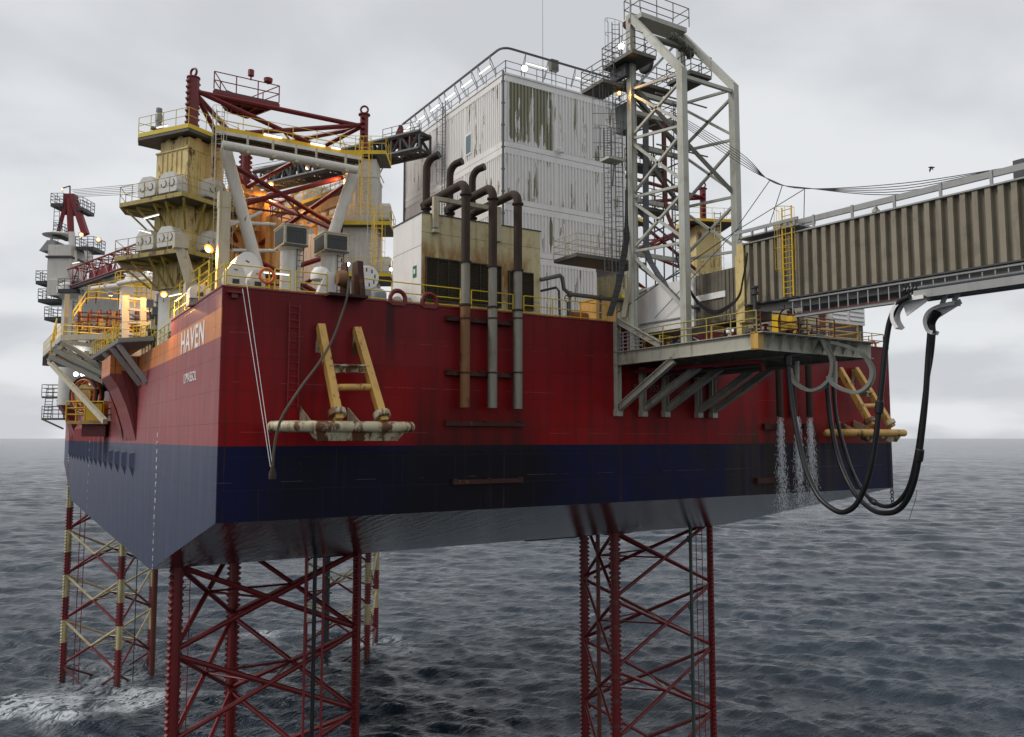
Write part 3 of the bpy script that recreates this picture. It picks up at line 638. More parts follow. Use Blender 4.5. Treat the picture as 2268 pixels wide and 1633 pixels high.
# rope block with the hanging mooring hose
p = onY(755, 658, .2); t_ = thing('rope_block', 'rusty brown rope block on the deck edge holding a hanging hose', 'rope block', (p.x,.2,ZT))
mb = MB(); mb.box(p.x-.95,p.x+1.1,-.75,.6,ZT-.1,ZT+.04); mb.build('base_plate', 'rust_beam', t_)
for dx, h in ((.1,1.75),(.72,1.9)):
    mb = MB(); x = p.x+dx; mb.prism([(x,-.6,ZT),(x,.7,ZT),(x,.55,ZT+h),(x,-.15,ZT+h)], (.10 if dx<.5 else .3,0,0)); mb.build('cheek_plate', 'rust_beam', t_)
mb = MB(); mb.lathe((p.x-.35,-.1,ZT+.9), [(.05,0),(.36,.02),(.42,.2),(.42,.45),(.3,.5)], 18, (1,0,0)); mb.build('sheave', 'rust_pipe_brown', t_, True)
mb = MB(); mb.prism([(p.x-1.2,.3,ZT+.04),(p.x-.3,.3,ZT+.04),(p.x-.3,.3,ZT+1.25),(p.x-.75,.3,ZT+1.25)], (0,.5,0)); mb.build('housing', 'raft_white', t_)
mb = MB(); mb.lathe((p.x-.85,.9,ZT+.9), [(.02,.7),(.32,.62),(.5,.35),(.5,0)], 14); mb.build('cap', 'raft_white', t_, True)
hp = [(772,612,-.5),(770,650,-.78),(757,698,-.9),(735,755,-1.2),(705,806,-1.9),(672,850,-2.6),(645,890,-3.05),(624,925,-3.15),(612,965,-3.1),(606,1005,-3.05),(604,1035,-3.0)]
hpts = [onY(*q) for q in hp]; t_ = thing('mooring_hose', 'long grey-brown hose draped over the fender down to the navy band', 'hose', hpts[-1])
mb = MB(); mb.path(bez(hpts, 6), .06, 8); mb.build('hose_line', 'rope', t_, True)
e = hpts[-1]; mb = MB(); mb.lathe(e-V((0,0,.55)), [(.10,0),(.16,.03),(.17,.25),(.09,.5),(.07,.6)], 14); mb.build('end_fitting', 'rust_pipe', t_, True)
for i, (a, b) in enumerate((((537,640),(599,1035)),((547,633),(603,1030)))):
    p, q = onY(*a, -.25), onY(*b, -2.9); mb = MB(); mb.tube(p, q, .017, 5)
    solo(mb, 'guy_wire', 'raft_white', ('left','right')[i]+' of two thin pale wires slanting down to the hanging hose end', 'wire', 'thin wires on the front shell')

# ================================================================ EXHAUSTS AND GENERATOR HOUSE
gh = [onY(934,472,1.5), onY(1196,516,1.5)]; GX0, GX1, GY0, GY1 = gh[0].x, gh[1].x, 1.5, 5.4; GZ = gh[0].z
t_ = thing('generator_house', 'stained yellow and white generator house on deck with black louvres', 'machinery house', (GX0,GY0,ZT))
mb = MB(); mb.quad((GX0,GY0,ZT),(GX1,GY0,ZT),(GX1,GY0,GZ),(GX0,GY0,GZ)); mb.quad((GX1,GY0,ZT),(GX1,GY1,ZT),(GX1,GY1,GZ),(GX1,GY0,GZ)); mb.build('front_wall', 'house_yellow', t_)
mb = MB(); mb.quad((GX0,GY1,ZT),(GX0,GY0,ZT),(GX0,GY0,GZ),(GX0,GY1,GZ)); mb.quad((GX1,GY1,ZT),(GX0,GY1,ZT),(GX0,GY1,GZ),(GX1,GY1,GZ)); mb.build('side_wall', 'clean_white', t_)
mb = MB(); mb.box(GX0-.05,GX1+.07,GY0-.06,GY1+.05,GZ,GZ+.05); mb.build('roof', 'dark_steel', t_)
mb = MB()
for z in (ZT+4.35, ZT+1.0): mb.box(GX0,GX1,GY0-.006,GY0-.001,z,z+.018)
mb.box(GX0-.006,GX0-.001,GY0,GY1,ZT+3.6,ZT+3.62); mb.build('seam', 'grating', t_)
def louvre(x0, x1, z0, z1, par, y, cols, name='louvre'):
    mb = MB(); n = int((z1-z0)/.105)
    for i in range(n):
        z = z0+(z1-z0)*i/n; mb.add([(x0,y-.09,z),(x1,y-.09,z),(x1,y-.02,z+.085),(x0,y-.02,z+.085)], [(0,1,2,3)])
    mb.quad((x0,y-.008,z0),(x1,y-.008,z0),(x1,y-.008,z1),(x0,y-.008,z1))
    for i in range(1, cols): x = x0+(x1-x0)*i/cols; mb.box(x-.02,x+.02,y-.11,y-.01,z0,z1)
    mb.box(x0-.06,x1+.06,y-.13,y-.01,z1,z1+.07); mb.box(x0-.06,x1+.06,y-.13,y-.01,z0-.07,z0); mb.box(x0-.06,x0,y-.13,y-.01,z0,z1); mb.box(x1,x1+.06,y-.13,y-.01,z0,z1)
    return mb.build(name, 'louvre', par)
a = onY(944,572,1.5); b = onY(1107,640,1.5); louvre(a.x, b.x, ZT+.55, a.z, t_, GY0, 7)
a2 = onY(1127,602,1.5); b2 = onY(1178,640,1.5); louvre(a2.x, b2.x, ZT+.55, a2.z, t_, GY0, 2)
s = onX(919,602,GX0); mb = MB(); mb.box(GX0-.03,GX0-.004,s.y-.22,s.y+.22,s.z-.33,s.z+.33); sg = mb.build('safety_sign', 'green', t_)
mb = MB(); mb.box(GX0-.038,GX0-.031,s.y-.10,s.y+.12,s.z-.12,s.z+.14); mb.build('symbol', 'raft_white', sg)
# yellow steel goalpost on the wall
a = onY(965,436,1.3); b = onY(1103,472,1.3); mb = MB(); zb_ = onY(965,505,1.3).z
mb.box(a.x-.16,a.x+.14,1.16,1.42,zb_,a.z); mb.box(b.x-.14,b.x+.16,1.16,1.42,zb_-.1,a.z); mb.box(a.x+.14,b.x-.14,1.18,1.40,a.z-.24,a.z)
for q in (a.x, b.x): mb.box(q-.2,q+.18,1.1,1.5,zb_-.28,zb_-.1)
solo(mb, 'pipe_support', 'cream', 'rust-streaked cream goalpost frame in front of the generator house roof', 'pipe support')
EXL = ('left of the three exhaust pipes, its lower half rusty orange-brown', 'middle of the three exhaust pipes outside the red shell, greyish lower half', 'right of the three exhaust pipes, palest zinc-coloured lower half')
for i, px in enumerate((1030.5, 1091, 1147)):
    a = onY(px, 700, -.62); x = a.x; zt = zat((404,414,426)[i], x, -.6); yr = (4.35,4.6,4.75)[i]; r = .245
    t_ = thing('exhaust_pipe', EXL[i], 'exhaust pipe', (x,-.62,zat(905,x,-.6)), 'exhaust pipes of the generator house')
    z1 = zat((581,591,600)[i], x, -.6); z2 = zat((676,681,688)[i], x, -.6); zb_ = zat((903,904,906)[i], x, -.6)
    pts = [(x,-.62,z1)] + [(x, -.62+.62*(1-math.cos(t)), zt-.62+.62*math.sin(t)) for t in [math.pi/2*k/6 for k in range(7)]] + [(x, yr-.2, zt), (x,yr+.35,zt)]
    mb = MB(); mb.path(pts, r, 14); mb.build('upper_pipe', 'rust_pipe', t_, True)
    zr = zat((352,366,378)[i], x, yr); rz = zt+.0
    pts = [(x,yr,GZ+.02),(x,yr,zr-.7)] + [(x+.5*.62*(1-math.cos(t)), yr-.88*.62*(1-math.cos(t)), zr-.7+.75*math.sin(t)) for t in [math.pi/2*k/6*1.0 for k in range(1,7)]]
    e = V(pts[-1]); pts.append(e+V((.13,-.24,.06))); mb = MB(); mb.path(pts, r*.93, 14, caps=False); st = mb.build('stack', 'rust_pipe', t_, True)
    mb = MB(); d = V((.5,-.88,.15)).normalized(); mb.lathe(V(pts[-1])-d*.02, [(r*.8,0),(r*.8,.01)], 14, d); mb.build('mouth', 'bird_black', st)
    for yy, z in ((-.62,z1-.05),(-.62,z2-.05),(-.62,zt-.75),(yr,zt-.35)): mb = MB(); mb.lathe((x,yy,z), [(r,0),(r*1.35,.0),(r*1.35,.10),(r,.10)], 16); mb.build('flange', 'rust_pipe', t_)
    mb = MB(); mb.tube((x,-.62,z2), (x,-.62,z1-.05), r*1.02, 16); mb.build('silencer', 'zinc_pipe', t_, True)
    mb = MB(); mb.tube((x,-.62,zb_), (x,-.62,z2-.05), r*1.1, 16, caps=False); mb.build('lower_pipe', ('rust_pipe_brown','zinc_pipe','zinc_pipe')[i], t_, True)
    mb = MB(); mb.tube((x,-.62,zb_+.02), (x,-.62,zb_+.03), r*1.0, 12)
    for py in (706, 826): z = zat(py, x, -.6); mb.lathe((x,-.62,z-.04), [(r*1.08,0),(r*1.22,.0),(r*1.22,.08),(r*1.08,.08)], 16)
    mb.build('clamp', 'rust_beam', t_)

# ================================================================ DECK EDGE RAILS
def raild(name, pts, mat, label, cat='railing', grp='railings around the decks', **k):
    k.setdefault('r', .034)
    mb = MB(); mb.rail(pts, **k); return solo(mb, name, mat, label, cat, grp)
xA = onY(598,650,.3).x; xB = onY(724,650,.3).x; xC = onY(792,660,.3).x; xD = onY(1178,690,.3).x; xE = onY(1345,705,.3).x
raild('railing', [(.25,.3,ZT),(onY(596,650,.3).x,.3,ZT)], 'yellow_rail', 'short yellow railing in front of the white life rafts', h=1.1, step=1.4, mids=(.5,.12))
raild('railing', [(onY(608,650,.3).x,.3,ZT),(onY(642,650,.3).x,.3,ZT)], 'yellow_rail', 'narrow yellow railing section left of the boarding ladder', h=1.1, step=1.2, mids=(.5,.12))
raild('railing', [(onY(655,650,.3).x,.3,ZT),(xB,.3,ZT)], 'yellow_rail', 'yellow railing between the boarding ladder and the rope block', h=1.1, step=1.5, mids=(.5,.12))
raild('railing', [(xC,.3,ZT),(onY(940,670,.3).x,.3,ZT),(onY(1020,680,.3).x,.3,ZT)], 'yellow_rail', 'yellow railing above the two red pad eyes', h=1.1, step=1.7, mids=(.5,.12))
raild('railing', [(onY(1044,680,.3).x,.3,ZT),(onY(1136,690,.3).x,.3,ZT)], 'yellow_rail', 'yellow railing running behind the exhaust pipes', h=1.1, step=1.3, mids=(.5,.12))
raild('railing', [(onY(1160,690,.3).x,.3,ZT),(xE,.3,ZT)], 'yellow_rail', 'yellow railing before the grey pipe and orange barrel', h=1.1, step=1.9, mids=(.5,.12))
raild('railing', [(.15,.3,ZT),(.15,13.4,ZT)], 'yellow_rail', 'yellow railing along the ship name side, top of the purple-red shell', h=1.1, step=1.5, mids=(.5,))
raild('railing', [(.15,13.8,41.05),(.15,26.6,41.05)], 'yellow_rail', 'yellow railing on the lower side deck beyond the ship name', h=1.1, step=1.6, mids=(.5,))

# life rafts, lifebuoy, reel, drums
def raft(px, py, y, w, h, d, label):
    c = onY(px, py, y); t_ = thing('life_raft', label, 'life raft', (c.x,y,ZT), 'white life rafts at the hull corner')
    zb_ = max(ZT+.15, c.z-h/2); prof = []
    for i in range(15):
        a = math.pi*i/14; prof.append((math.cos(a)*w/2*(1 if i else 1), math.sin(a)**.75*h*.62))
    poly = [(c.x+x, y-d/2, zb_+h*.36+z) for x, z in prof] + [(c.x-w/2*.96,y-d/2,zb_),(c.x+w/2*.96,y-d/2,zb_)]
    mb = MB(); mb.prism(poly[::-1], (0,d,0)); mb.build('shell', 'raft_white', t_, True)
    mb = MB(); mb.box(c.x-.16,c.x+.16,y-d/2-.03,y-d/2-.004,zb_+.12,zb_+.34); mb.build('latch', 'dark_steel', t_)
    mb = MB(); mb.box(c.x-.10,c.x-.01,y-d/2-.02,y-d/2-.004,zb_+h*.72,zb_+h*.75); mb.box(c.x-.03,c.x+.08,y-d/2-.02,y-d/2-.004,zb_+h*.70,zb_+h*.73); mb.build('emblem', 'wire', t_)
    mb = MB(); mb.box(c.x-w/2,c.x+w/2,y-d/2+.1,y+d/2-.1,ZT-.05,zb_); mb.build('cradle', 'galvanised', t_)
raft(541,604,2.9,1.35,2.0,1.3,'tallest white domed life raft at the hull corner')
raft(517,622,1.2,.9,1.1,1.0,'low white life raft right at the hull corner')
raft(566,628,1.3,.75,1.0,.9,'white life raft beside the orange lifebuoy')
raft(440,648,7.0,1.1,.8,1.0,'white life raft behind the side railing')
c = onY(591,611,.2); mb = MB(); mb.torus(c, .34, .075, (0,1,.0), 28, 8); solo(mb, 'lifebuoy', 'orange', 'orange lifebuoy on the yellow rail by the life rafts', 'lifebuoy', 'orange lifebuoys', smooth=True)
c = onY(1933,765,.2); mb = MB(); mb.torus(c, .36, .09, (0,1,.0), 24, 8); solo(mb, 'lifebuoy', 'orange', 'orange lifebuoy on the rail at the far right corner', 'lifebuoy', 'orange lifebuoys', smooth=True)
c = onY(809,617,3.0); t_ = thing('hose_reel', 'white slotted cable reel on deck behind the yellow railing', 'cable reel', (c.x,3,ZT))
for dy in (-.35, .35):
    mb = MB(); mb.lathe((c.x,3+dy-.03,c.z), [(.18,0),(.62,0),(.66,.03),(.62,.06),(.18,.06)], 24, (0,1,0)); mb.build('rim', 'raft_white', t_)
    mb = MB()
    for k in range(8): a = k*math.pi/4+.2; mb.box(c.x+math.cos(a)*.42-.035,c.x+math.cos(a)*.42+.035,3+dy-.045,3+dy-.031,c.z+math.sin(a)*.42-.10,c.z+math.sin(a)*.42+.10)
    mb.build('slot', 'dark_steel', t_)
mb = MB(); mb.lathe((c.x,2.68,c.z), [(.3,0),(.3,.64)], 16, (0,1,0)); mb.build('drum', 'zinc_pipe', t_, True)
mb = MB(); mb.box(c.x-.5,c.x+.5,2.7,3.3,ZT,c.z-.5); mb.build('stand', 'white', t_)
for i, (px, w) in enumerate(((804,.42),(840,.40))):
    c = onY(px, 650, 1.6+i*.4); mb = MB(); mb.lathe((c.x,c.y,ZT), [(w,0),(w,.75),(w*.5,.95),(w*.15,1.0)], 16); mb.tube((c.x,c.y,ZT+.98),(c.x,c.y,ZT+1.15),.05,6)
    solo(mb, 'mushroom_vent', 'galvanised', ('grey drum-shaped deck vent below the cable reel','grey drum-shaped deck vent left of the pad eyes')[i], 'deck vent', 'grey deck vents', smooth=True)
for i, px in enumerate((905, 880)):
    c = onY(px, 650, 3.0); mb = MB(); mb.lathe((c.x,c.y,ZT), [(.35,0),(.35,.6),(.18,.8),(.05,.85)], 14)
    solo(mb, 'mushroom_vent', 'galvanised', ('grey deck vent against the white house wall','grey deck vent seen through the left pad eye')[i], 'deck vent', 'grey deck vents', smooth=True)
# air intakes
for i, (px0, px1, pyt, pyb, label) in enumerate(((604,668,496,548,'left black-meshed air intake box on a thick cream column'),(694,758,514,562,'right black-meshed air intake box on a thick cream column'))):
    y = 4.2; a = onY(px0+26, pyt, y); b = onY(px1+14, pyb, y); x0, x1 = a.x, b.x; z1 = a.z; z0 = zat(pyb-8, x0, y); t_ = thing('air_intake', label, 'air intake', ((x0+x1)/2, y+.9, ZT), 'air intakes on deck')
    mb = MB(); mb.box(x0,x1,y,y+1.9,z0,z1); mb.box(x0-.05,x1+.05,y-.05,y+1.95,z1,z1+.06); mb.build('filter_box', 'cream', t_)
    mb = MB(); mb.box(x0+.14,x1-.12,y-.02,y-.004,z0+.12,z1-.1); mb.box(x0-.02,x0-.004,y+.12,y+1.78,z0+.12,z1-.1); mb.build('mesh_panel', 'dark_steel', t_)
    mb = MB()
    for k in range(9): x = x0+.14+(x1-x0-.26)*k/8; mb.box(x-.008,x+.008,y-.045,y-.02,z0+.12,z1-.1)
    mb.box(x0+.1,x1-.08,y-.05,y-.02,z1-.32,z1-.30); mb.box(x0,x1,y-.06,y,z0-.05,z0+.06); mb.build('frame_bar', 'grating', t_)
    c = ((x0+x1)/2, y+.95); mb = MB(); mb.lathe((c[0],c[1],ZT), [(.60,0),(.60,.12),(.56,.14),(.56,z0-ZT-.2),(.75,z0-ZT-.02)], 20); mb.build('duct', 'white', t_, True)
    mb = MB(); mb.ladder((c[0]+.35,c[1]-.62,ZT),(c[0]+.35,c[1]-.62,z0), (.0,.0,.0) if False else (.36,0,0), .3, .025, .018); mb.build('ladder', 'grating', t_)
# grey deck pipes right of the house, barrel, valve
pt = [(1197,620,1.2),(1245,611,1.0),(1249,640,1.0),(1262,652,.9),(1330,660,.5),(1412,669,.2)]
mb = MB(); P = [onY(*q) for q in pt]; mb.path([P[0],P[1]+V((-.15,0,0)),P[1]+V((0,0,-.12)),P[2],P[3],P[4],P[5]], .13, 10)
for k in (3,4): mb.lathe(P[k], [(.13,-.1),(.2,-.1),(.2,.1),(.13,.1)], 12, (P[4]-P[3]))
for k in (3,4): mb.tube((P[k].x,P[k].y,ZT),(P[k].x,P[k].y,P[k].z-.1),.07,6)
solo(mb, 'deck_pipe', 'grey_pipe', 'thick grey pipe bent over the deck edge railing near the gantry', 'pipe', smooth=True)
mb = MB(); P = [onY(*q) for q in ((1408,668,.2),(1418,660,.15),(1430,664,.1),(1433,690,.05),(1434,745,.02))]; mb.path(bez(P,3), .075, 8); solo(mb, 'fire_pipe', 'truss_red', 'thin red pipe bending down at the end of the grey pipe', 'pipe', smooth=True)
mb = MB(); P = [onY(*q) for q in ((1197,645,1.6),(1232,637,1.2),(1238,645,.6),(1240,705,.4))]; mb.path(P, .08, 6); solo(mb, 'cable_rack', 'dark_steel', 'dark cable duct hooked over the railing beside the generator house', 'cable rack')
c = onY(1281,703,1.4); mb = MB(); mb.lathe((c.x-.62,1.4,ZT+.36), [(.28,0),(.33,.03),(.33,1.2),(.28,1.23)], 18, (1,0,0)); solo(mb, 'storage_barrel', 'orange_barrel', 'orange-brown barrel lying behind the yellow railing', 'barrel', smooth=True)
c = onY(1257,662,1.0); mb = MB(); mb.torus(c, .22, .03, (0,1,0), 16, 6); mb.tube((c.x,c.y,ZT),(c.x,c.y,c.z-.2),.06,6); mb.beam(c-V((.2,0,0)),c+V((.2,0,0)),.03); solo(mb, 'hand_wheel', 'dark_steel', 'dark round valve wheel beside the grey bent pipe', 'valve')

# discharge pipes and falling water
for i, px in enumerate((1727, 1765, 1793)):
    x = onY(px, 900, -.6).x; zt = zat(800, x, -.6); zb_ = zat(924, x, -.6); mb = MB(); mb.tube((x,-.6-.25*(i==1)*-1,zb_),(x,-.6+.25*(i==1),zt), .24, 14, caps=False); mb.lathe((x,-.6+.25*(i==1),zb_+.3), [(.24,0),(.27,0),(.27,.1),(.24,.1)], 14)
    solo(mb, 'discharge_pipe', 'rust_pipe', ('left','middle','right')[i]+' of three dark brown discharge pipes pouring water past the shell', 'pipe', 'discharge pipes under the platform', smooth=True)
t = NT('spray'); t.b.inputs['Base Color'].default_value = (0.85,0.87,0.9,1); t.b.inputs['Roughness'].default_value = 0.3; t.b.inputs['Alpha'].default_value = 0.75
rng = np.random.RandomState(5); mb = MB()
for i, px in enumerate((1727, 1765, 1793)):
    x0 = onY(px, 900, -.6).x; z0 = zat(924, x0, -.6)
    for k in range(4000):
        u = rng.rand()**0.85; z = z0-u*8.2; sp_ = .16+.22*u+.5*u*u*rng.rand(); x = x0+rng.randn()*sp_*.55 + .25*u*(rng.rand()); y = -.6+rng.randn()*sp_*.55
        if rng.rand() < u*.6: continue
        s_ = (.010+.011*rng.rand()); l_ = s_*(1.5+9*(1-u)*rng.rand())
        mb.add([(x-s_,y,z),(x,y-s_,z-l_*.2),(x+s_,y,z),(x,y,z+l_),(x,y,z-l_)], [(0,1,3),(1,2,3),(0,4,1),(1,4,2)])
o = mb.build('water_spray', 'spray'); tag(o, 'white curtains of water falling from three brown pipes', 'water', None, 'stuff')
# ================================================================ ACCOMMODATION BLOCK
BX0, BX1, BY0, BY1 = 22.8, 34.4, 12.0, 30.0
lv = [zat(165,BX0,BY0), zat(325,BX0,BY0), zat(450,BX0,BY0), zat(562,BX0,BY0), ZT+.1]
blk = thing('accommodation_block', 'tall white stacked container block with olive patches of peeled paint', 'accommodation block', (BX0,BY0,ZT))
for k in range(4):
    zt, zb_ = lv[k], lv[k+1]; x1 = BX1 if k < 3 else onY(1318,640,BY0).x
    xs = [BX0, BX0+(BX1-BX0)*.41, x1] if k < 3 else [BX0, BX0+4.4, x1]
    for a, b in zip(xs, xs[1:]):
        mb = MB(); mb.corr((a+.10,BY0), (b-.10,BY0), zb_+.45, zt-.5, .30, .13); mb.build('wall_panel', 'peeling_white', blk)
    ys = [BY1, 24.2, 18.1, BY0]
    for a, b in zip(ys, ys[1:]):
        mb = MB(); mb.corr((BX0,a-.1), (BX0,b+.1), zb_+.45, zt-.5, .30, .09, (-1,0,0)); mb.build('wall_panel', 'peeling_white', blk)
    mb = MB()
    for z0, z1 in ((zt-.5, zt-.02), (zb_+.02, zb_+.45)):
        mb.box(BX0-.03, x1+.02, BY0-.10, BY0+.05, z0, z1); mb.box(BX0-.10, BX0+.05, BY0-.03+.083, BY1, z0, z1)
    for x in xs: mb.box(x-.10-.02*(x==BX0), x+.10, BY0-.09, BY0+.04, zb_+.46, zt-.51)
    for y in ys[:-1]: mb.box(BX0-.09, BX0+.04, y-.10, y+.10, zb_+.46, zt-.51)
    mb.build('frame', 'clean_white', blk)
    mb = MB(); mb.quad((x1,BY0+.02,zb_),(x1,BY1,zb_),(x1,BY1,zt),(x1,BY0+.02,zt)); mb.quad((BX0,BY1,zb_),(BX0,BY1,zt),(x1,BY1,zt),(x1,BY1,zb_)); mb.build('wall', 'clean_white', blk)
mb = MB(); mb.box(BX0-.16,BX1+.1,BY0-.16,BY1+.1,lv[0]-.01,lv[0]+.13); mb.build('roof', 'clean_white', blk)
a = onX(1033,301,BX0-.05); b = onX(1046,337,BX0-.05); mb = MB(); mb.box(BX0-.13,BX0-.02,b.y,a.y,b.z-.1,a.z); wf = mb.build('window', 'clean_white', blk)
mb = MB(); mb.box(BX0-.15,BX0-.131,b.y+.13,a.y-.1,b.z+.05,a.z-.15); mb.build('pane', 'glass_blue', wf)
mb = MB(); mb.tube((BX0-.22,BY0-.12,ZT),(BX0-.22,BY0-.12,lv[0]+.2),.09,8)
for k in range(12): mb.box(BX0-.33,BX0-.1,BY0-.2,BY0-.03,ZT+1+k*1.7,ZT+1.12+k*1.7)
mb.build('downpipe', 'grey_rail', blk)
y = onX(891,500,BX0-.1).y
mb = MB(); mb.tube((BX0-.2,BY1-.2,ZT),(BX0-.2,BY1-.2,lv[0]),.08,8); mb.build('downpipe', 'grey_rail', blk)
a = onX(981,232,BX0-.4); mb = MB(); mb.ladder((BX0-.3,a.y,lv[2]+.5),(BX0-.3,a.y,lv[0]+1.2), (0,.5,0), .3, .04, .02, hoops=(3.5,10,1.0), out=(-1,0,0)); mb.build('ladder', 'grey_rail', blk)
a = onY(1240,330,BY0-.3); mb = MB(); mb.lathe((a.x,BY0-.35,a.z-.1), [(.05,-.3),(.16,-.2),(.18,.1),(.1,.2),(.02,.24)], 12); mb.build('camera_dome', 'raft_white', blk, True)
# roof rail and outrigger tray with tube lamps
RZ = lv[0]+.13
raild('railing', [(BX1,BY0+.2,RZ),(BX0+.2,BY0+.2,RZ),(BX0+.2,BY1,RZ)], 'bridge_grey', 'pale grey railing round the roof of the white block', h=1.1, step=1.5, mids=(.5,))
tray = thing('cable_tray', 'dark cable tray on brackets round the roof edge of the white block', 'cable tray', (BX0,BY0,RZ))
TO = 0.55; TZ = RZ+1.75; R_ = .8
pts = [(BX1+.6,BY0-TO,TZ),(BX0-TO+R_,BY0-TO,TZ)] + [(BX0-TO+R_-R_*math.sin(a), BY0-TO+R_-R_*math.cos(a), TZ) for a in (.4,.8,1.2)] + [(BX0-TO,BY0-TO+R_,TZ),(BX0-TO,BY1-.3,TZ)]
mb = MB(); mb.ribbon(pts, (0,0,.12), .14); mb.build('tray', 'dark_steel', tray)
def strip(par, p, q, out):
    m = (V(p)+V(q))/2; 
    mb = MB(); mb.beam(p, q, .12, .06); mb.build('lamp_housing', 'clean_white', par)
    mb = MB(); mb.beam(V(p)-V((0,0,.055)), V(q)-V((0,0,.055)), .09, .05); mb.build('tube', 'fluor', par)
for i in range(6):
    y = BY0+2.3+i*2.9; b_ = thing('strip_light', 'lit strip light under the roof tray, left side, %s from the near corner' % ('first','second','third','fourth','fifth','sixth')[i], 'strip light', (BX0,y,RZ), 'strip lights round the block roof')
    strip(b_, (BX0-TO*.8,y-.85,RZ+1.05+.0), (BX0-TO*.8,y+.85,RZ+1.05), None)
    for dy in (-.95,.95): mb = MB(); mb.beam((BX0+.1,y+dy,RZ+.4),(BX0-TO,y+dy,TZ-.05),.05); mb.beam((BX0+.05,y+dy,RZ+.3),(BX0-TO*.9,y+dy,RZ+1.1),.04); mb.beam((BX0-TO*.9,y+dy,RZ+1.1),(BX0-TO,y+dy,TZ-.05),.04); mb.build('bracket', 'bridge_grey', b_)
for i in range(3):
    x = (BX0+2.6,BX0+7.3,BX0+11.0)[i]; b_ = thing('strip_light', 'lit strip light under the roof tray, front side, %s of three' % ('left','middle','right')[i], 'strip light', (x,BY0,RZ), 'strip lights round the block roof')
    strip(b_, (x-.95,BY0-TO*.8,RZ+1.05), (x+.95,BY0-TO*.8,RZ+1.05), None)
    for dx in (-1.05,1.05): mb = MB(); mb.beam((x+dx,BY0+.1,RZ+.4),(x+dx,BY0-TO,TZ-.05),.05); mb.beam((x+dx,BY0+.05,RZ+.3),(x+dx,BY0-TO*.9,RZ+1.1),.04); mb.beam((x+dx,BY0-TO*.9,RZ+1.1),(x+dx,BY0-TO,TZ-.05),.04); mb.build('bracket', 'bridge_grey', b_)
mb = MB(); mb.box(24.9,26.6,13.2,14.0,RZ,RZ+.18); solo(mb, 'walkway_board', 'bright_yellow', 'yellow kickboard lying on the block roof', 'board')
mb = MB(); mb.tube((BX0+3.9,BY0+.6,RZ),(BX0+3.9,BY0+.6,RZ+1.6),.05,6); mb.tube((BX0+3.9,BY0+.6,RZ+1.6),(BX0+3.9,BY0+.6,RZ+11),.022,5,r1=.010); solo(mb, 'whip_antenna', 'grey_rail', 'thin whip antenna rising from the block roof', 'antenna')
a = onY(1228,160,BY0+.3); mb = MB(); mb.box(a.x-.35,a.x+.35,BY0+.2,BY0+.6,a.z+.1,a.z+1.0); mb.tube((a.x-.2,BY0+.4,RZ),(a.x-.2,BY0+.4,a.z+.1),.03,5); mb.tube((a.x+.2,BY0+.4,RZ),(a.x+.2,BY0+.4,a.z+.1),.03,5); solo(mb, 'junction_box', 'grey_pipe', 'grey cabinet on posts at the front roof edge of the block', 'cabinet')
def floodlight(name_label, p, aim, mat='halide', size=.34, power=0, col=(1,.9,.8), grp='floodlights', cat='floodlight', post=None, pmat='grey_rail'):
    size *= .82
    p = V(p); aim = V(aim).normalized(); t_ = thing('floodlight', name_label, cat, p, grp)
    s_ = aim.cross(V((0,0,1))).normalized(); u_ = s_.cross(aim)
    def bx(d0, d1, w0, w1, mt, nm):
        q = []
        for d, w in ((d0,w0),(d1,w1)): c = p+aim*d; q += [c-s_*w-u_*w*.8, c+s_*w-u_*w*.8, c+s_*w+u_*w*.8, c-s_*w+u_*w*.8]
        mb = MB(); mb.hexa(q); return mb.build(nm, mt, t_)
    bx(-size*.9, 0, size*.55, size, 'bridge_grey', 'lamp_housing'); mb = MB(); mb.lathe(p+aim*.004, [(size*.84,0),(size*.84,.03),(size*.5,.07),(.01,.09)], 16, aim); mb.build('lens', mat, t_)
    if mat == 'sodium': mb = MB(); mb.lathe(p+aim*(.10), [(size*.5,-.03),(size*.5,.02),(size*.2,.06),(.01,.07)], 14, aim); mb.build('bulb', 'sodium_bulb', t_)
    mb = MB(); mb.beam(p-aim*size*.4, (post if post else p-aim*size*.4-V((0,0,size*2.2))), .05); mb.build('bracket', pmat, t_)
    if power:
        ld = bpy.data.lights.new('lamp_glow', 'SPOT'); ld.energy = power*1.6; ld.spot_size = math.radians(165); ld.spot_blend = .6; ld.color = col; ld.shadow_soft_size = .15; lo = bpy.data.objects.new('lamp_glow', ld); COL.objects.link(lo); lo.parent = t_; lo.location = aim*.45; lo.rotation_euler = (-aim).to_track_quat('Z','Y').to_euler()
    return t_
a = onY(1162,152,BY0-.2); floodlight('white floodlight glaring on the near roof corner of the block', a, (-.5,-.8,-.25), size=.34, power=30, col=(1,1,1))
# rear accommodation: second corrugated block seen behind the braces
rb = thing('rear_block', 'white corrugated cabin block far behind the red braces', 'accommodation block', (12,42,ZT))
zt = zat(429, 21.5, 42)
for k in range(4):
    z0 = ZT+(zt-ZT)*k/4; z1 = ZT+(zt-ZT)*(k+1)/4
    mb = MB(); mb.corr((16.8,42),(21.8,42), z0+.35, z1-.35, .36, .1); mb.corr((16.8,58),(16.8,42), z0+.35, z1-.35, .36, .1, (-1,0,0)); mb.build('wall_panel', 'clean_white', rb)
    mb = MB(); mb.box(16.7,21.9,41.88,42.1,z1-.35,z1+.34*(k<3)); mb.build('frame', 'clean_white', rb)
mb = MB(); mb.box(16.6,22,41.8,58,zt,zt+.2); mb.quad((21.8,42,ZT),(21.8,58,ZT),(21.8,58,zt),(21.8,42,zt)); mb.build('roof', 'clean_white', rb)

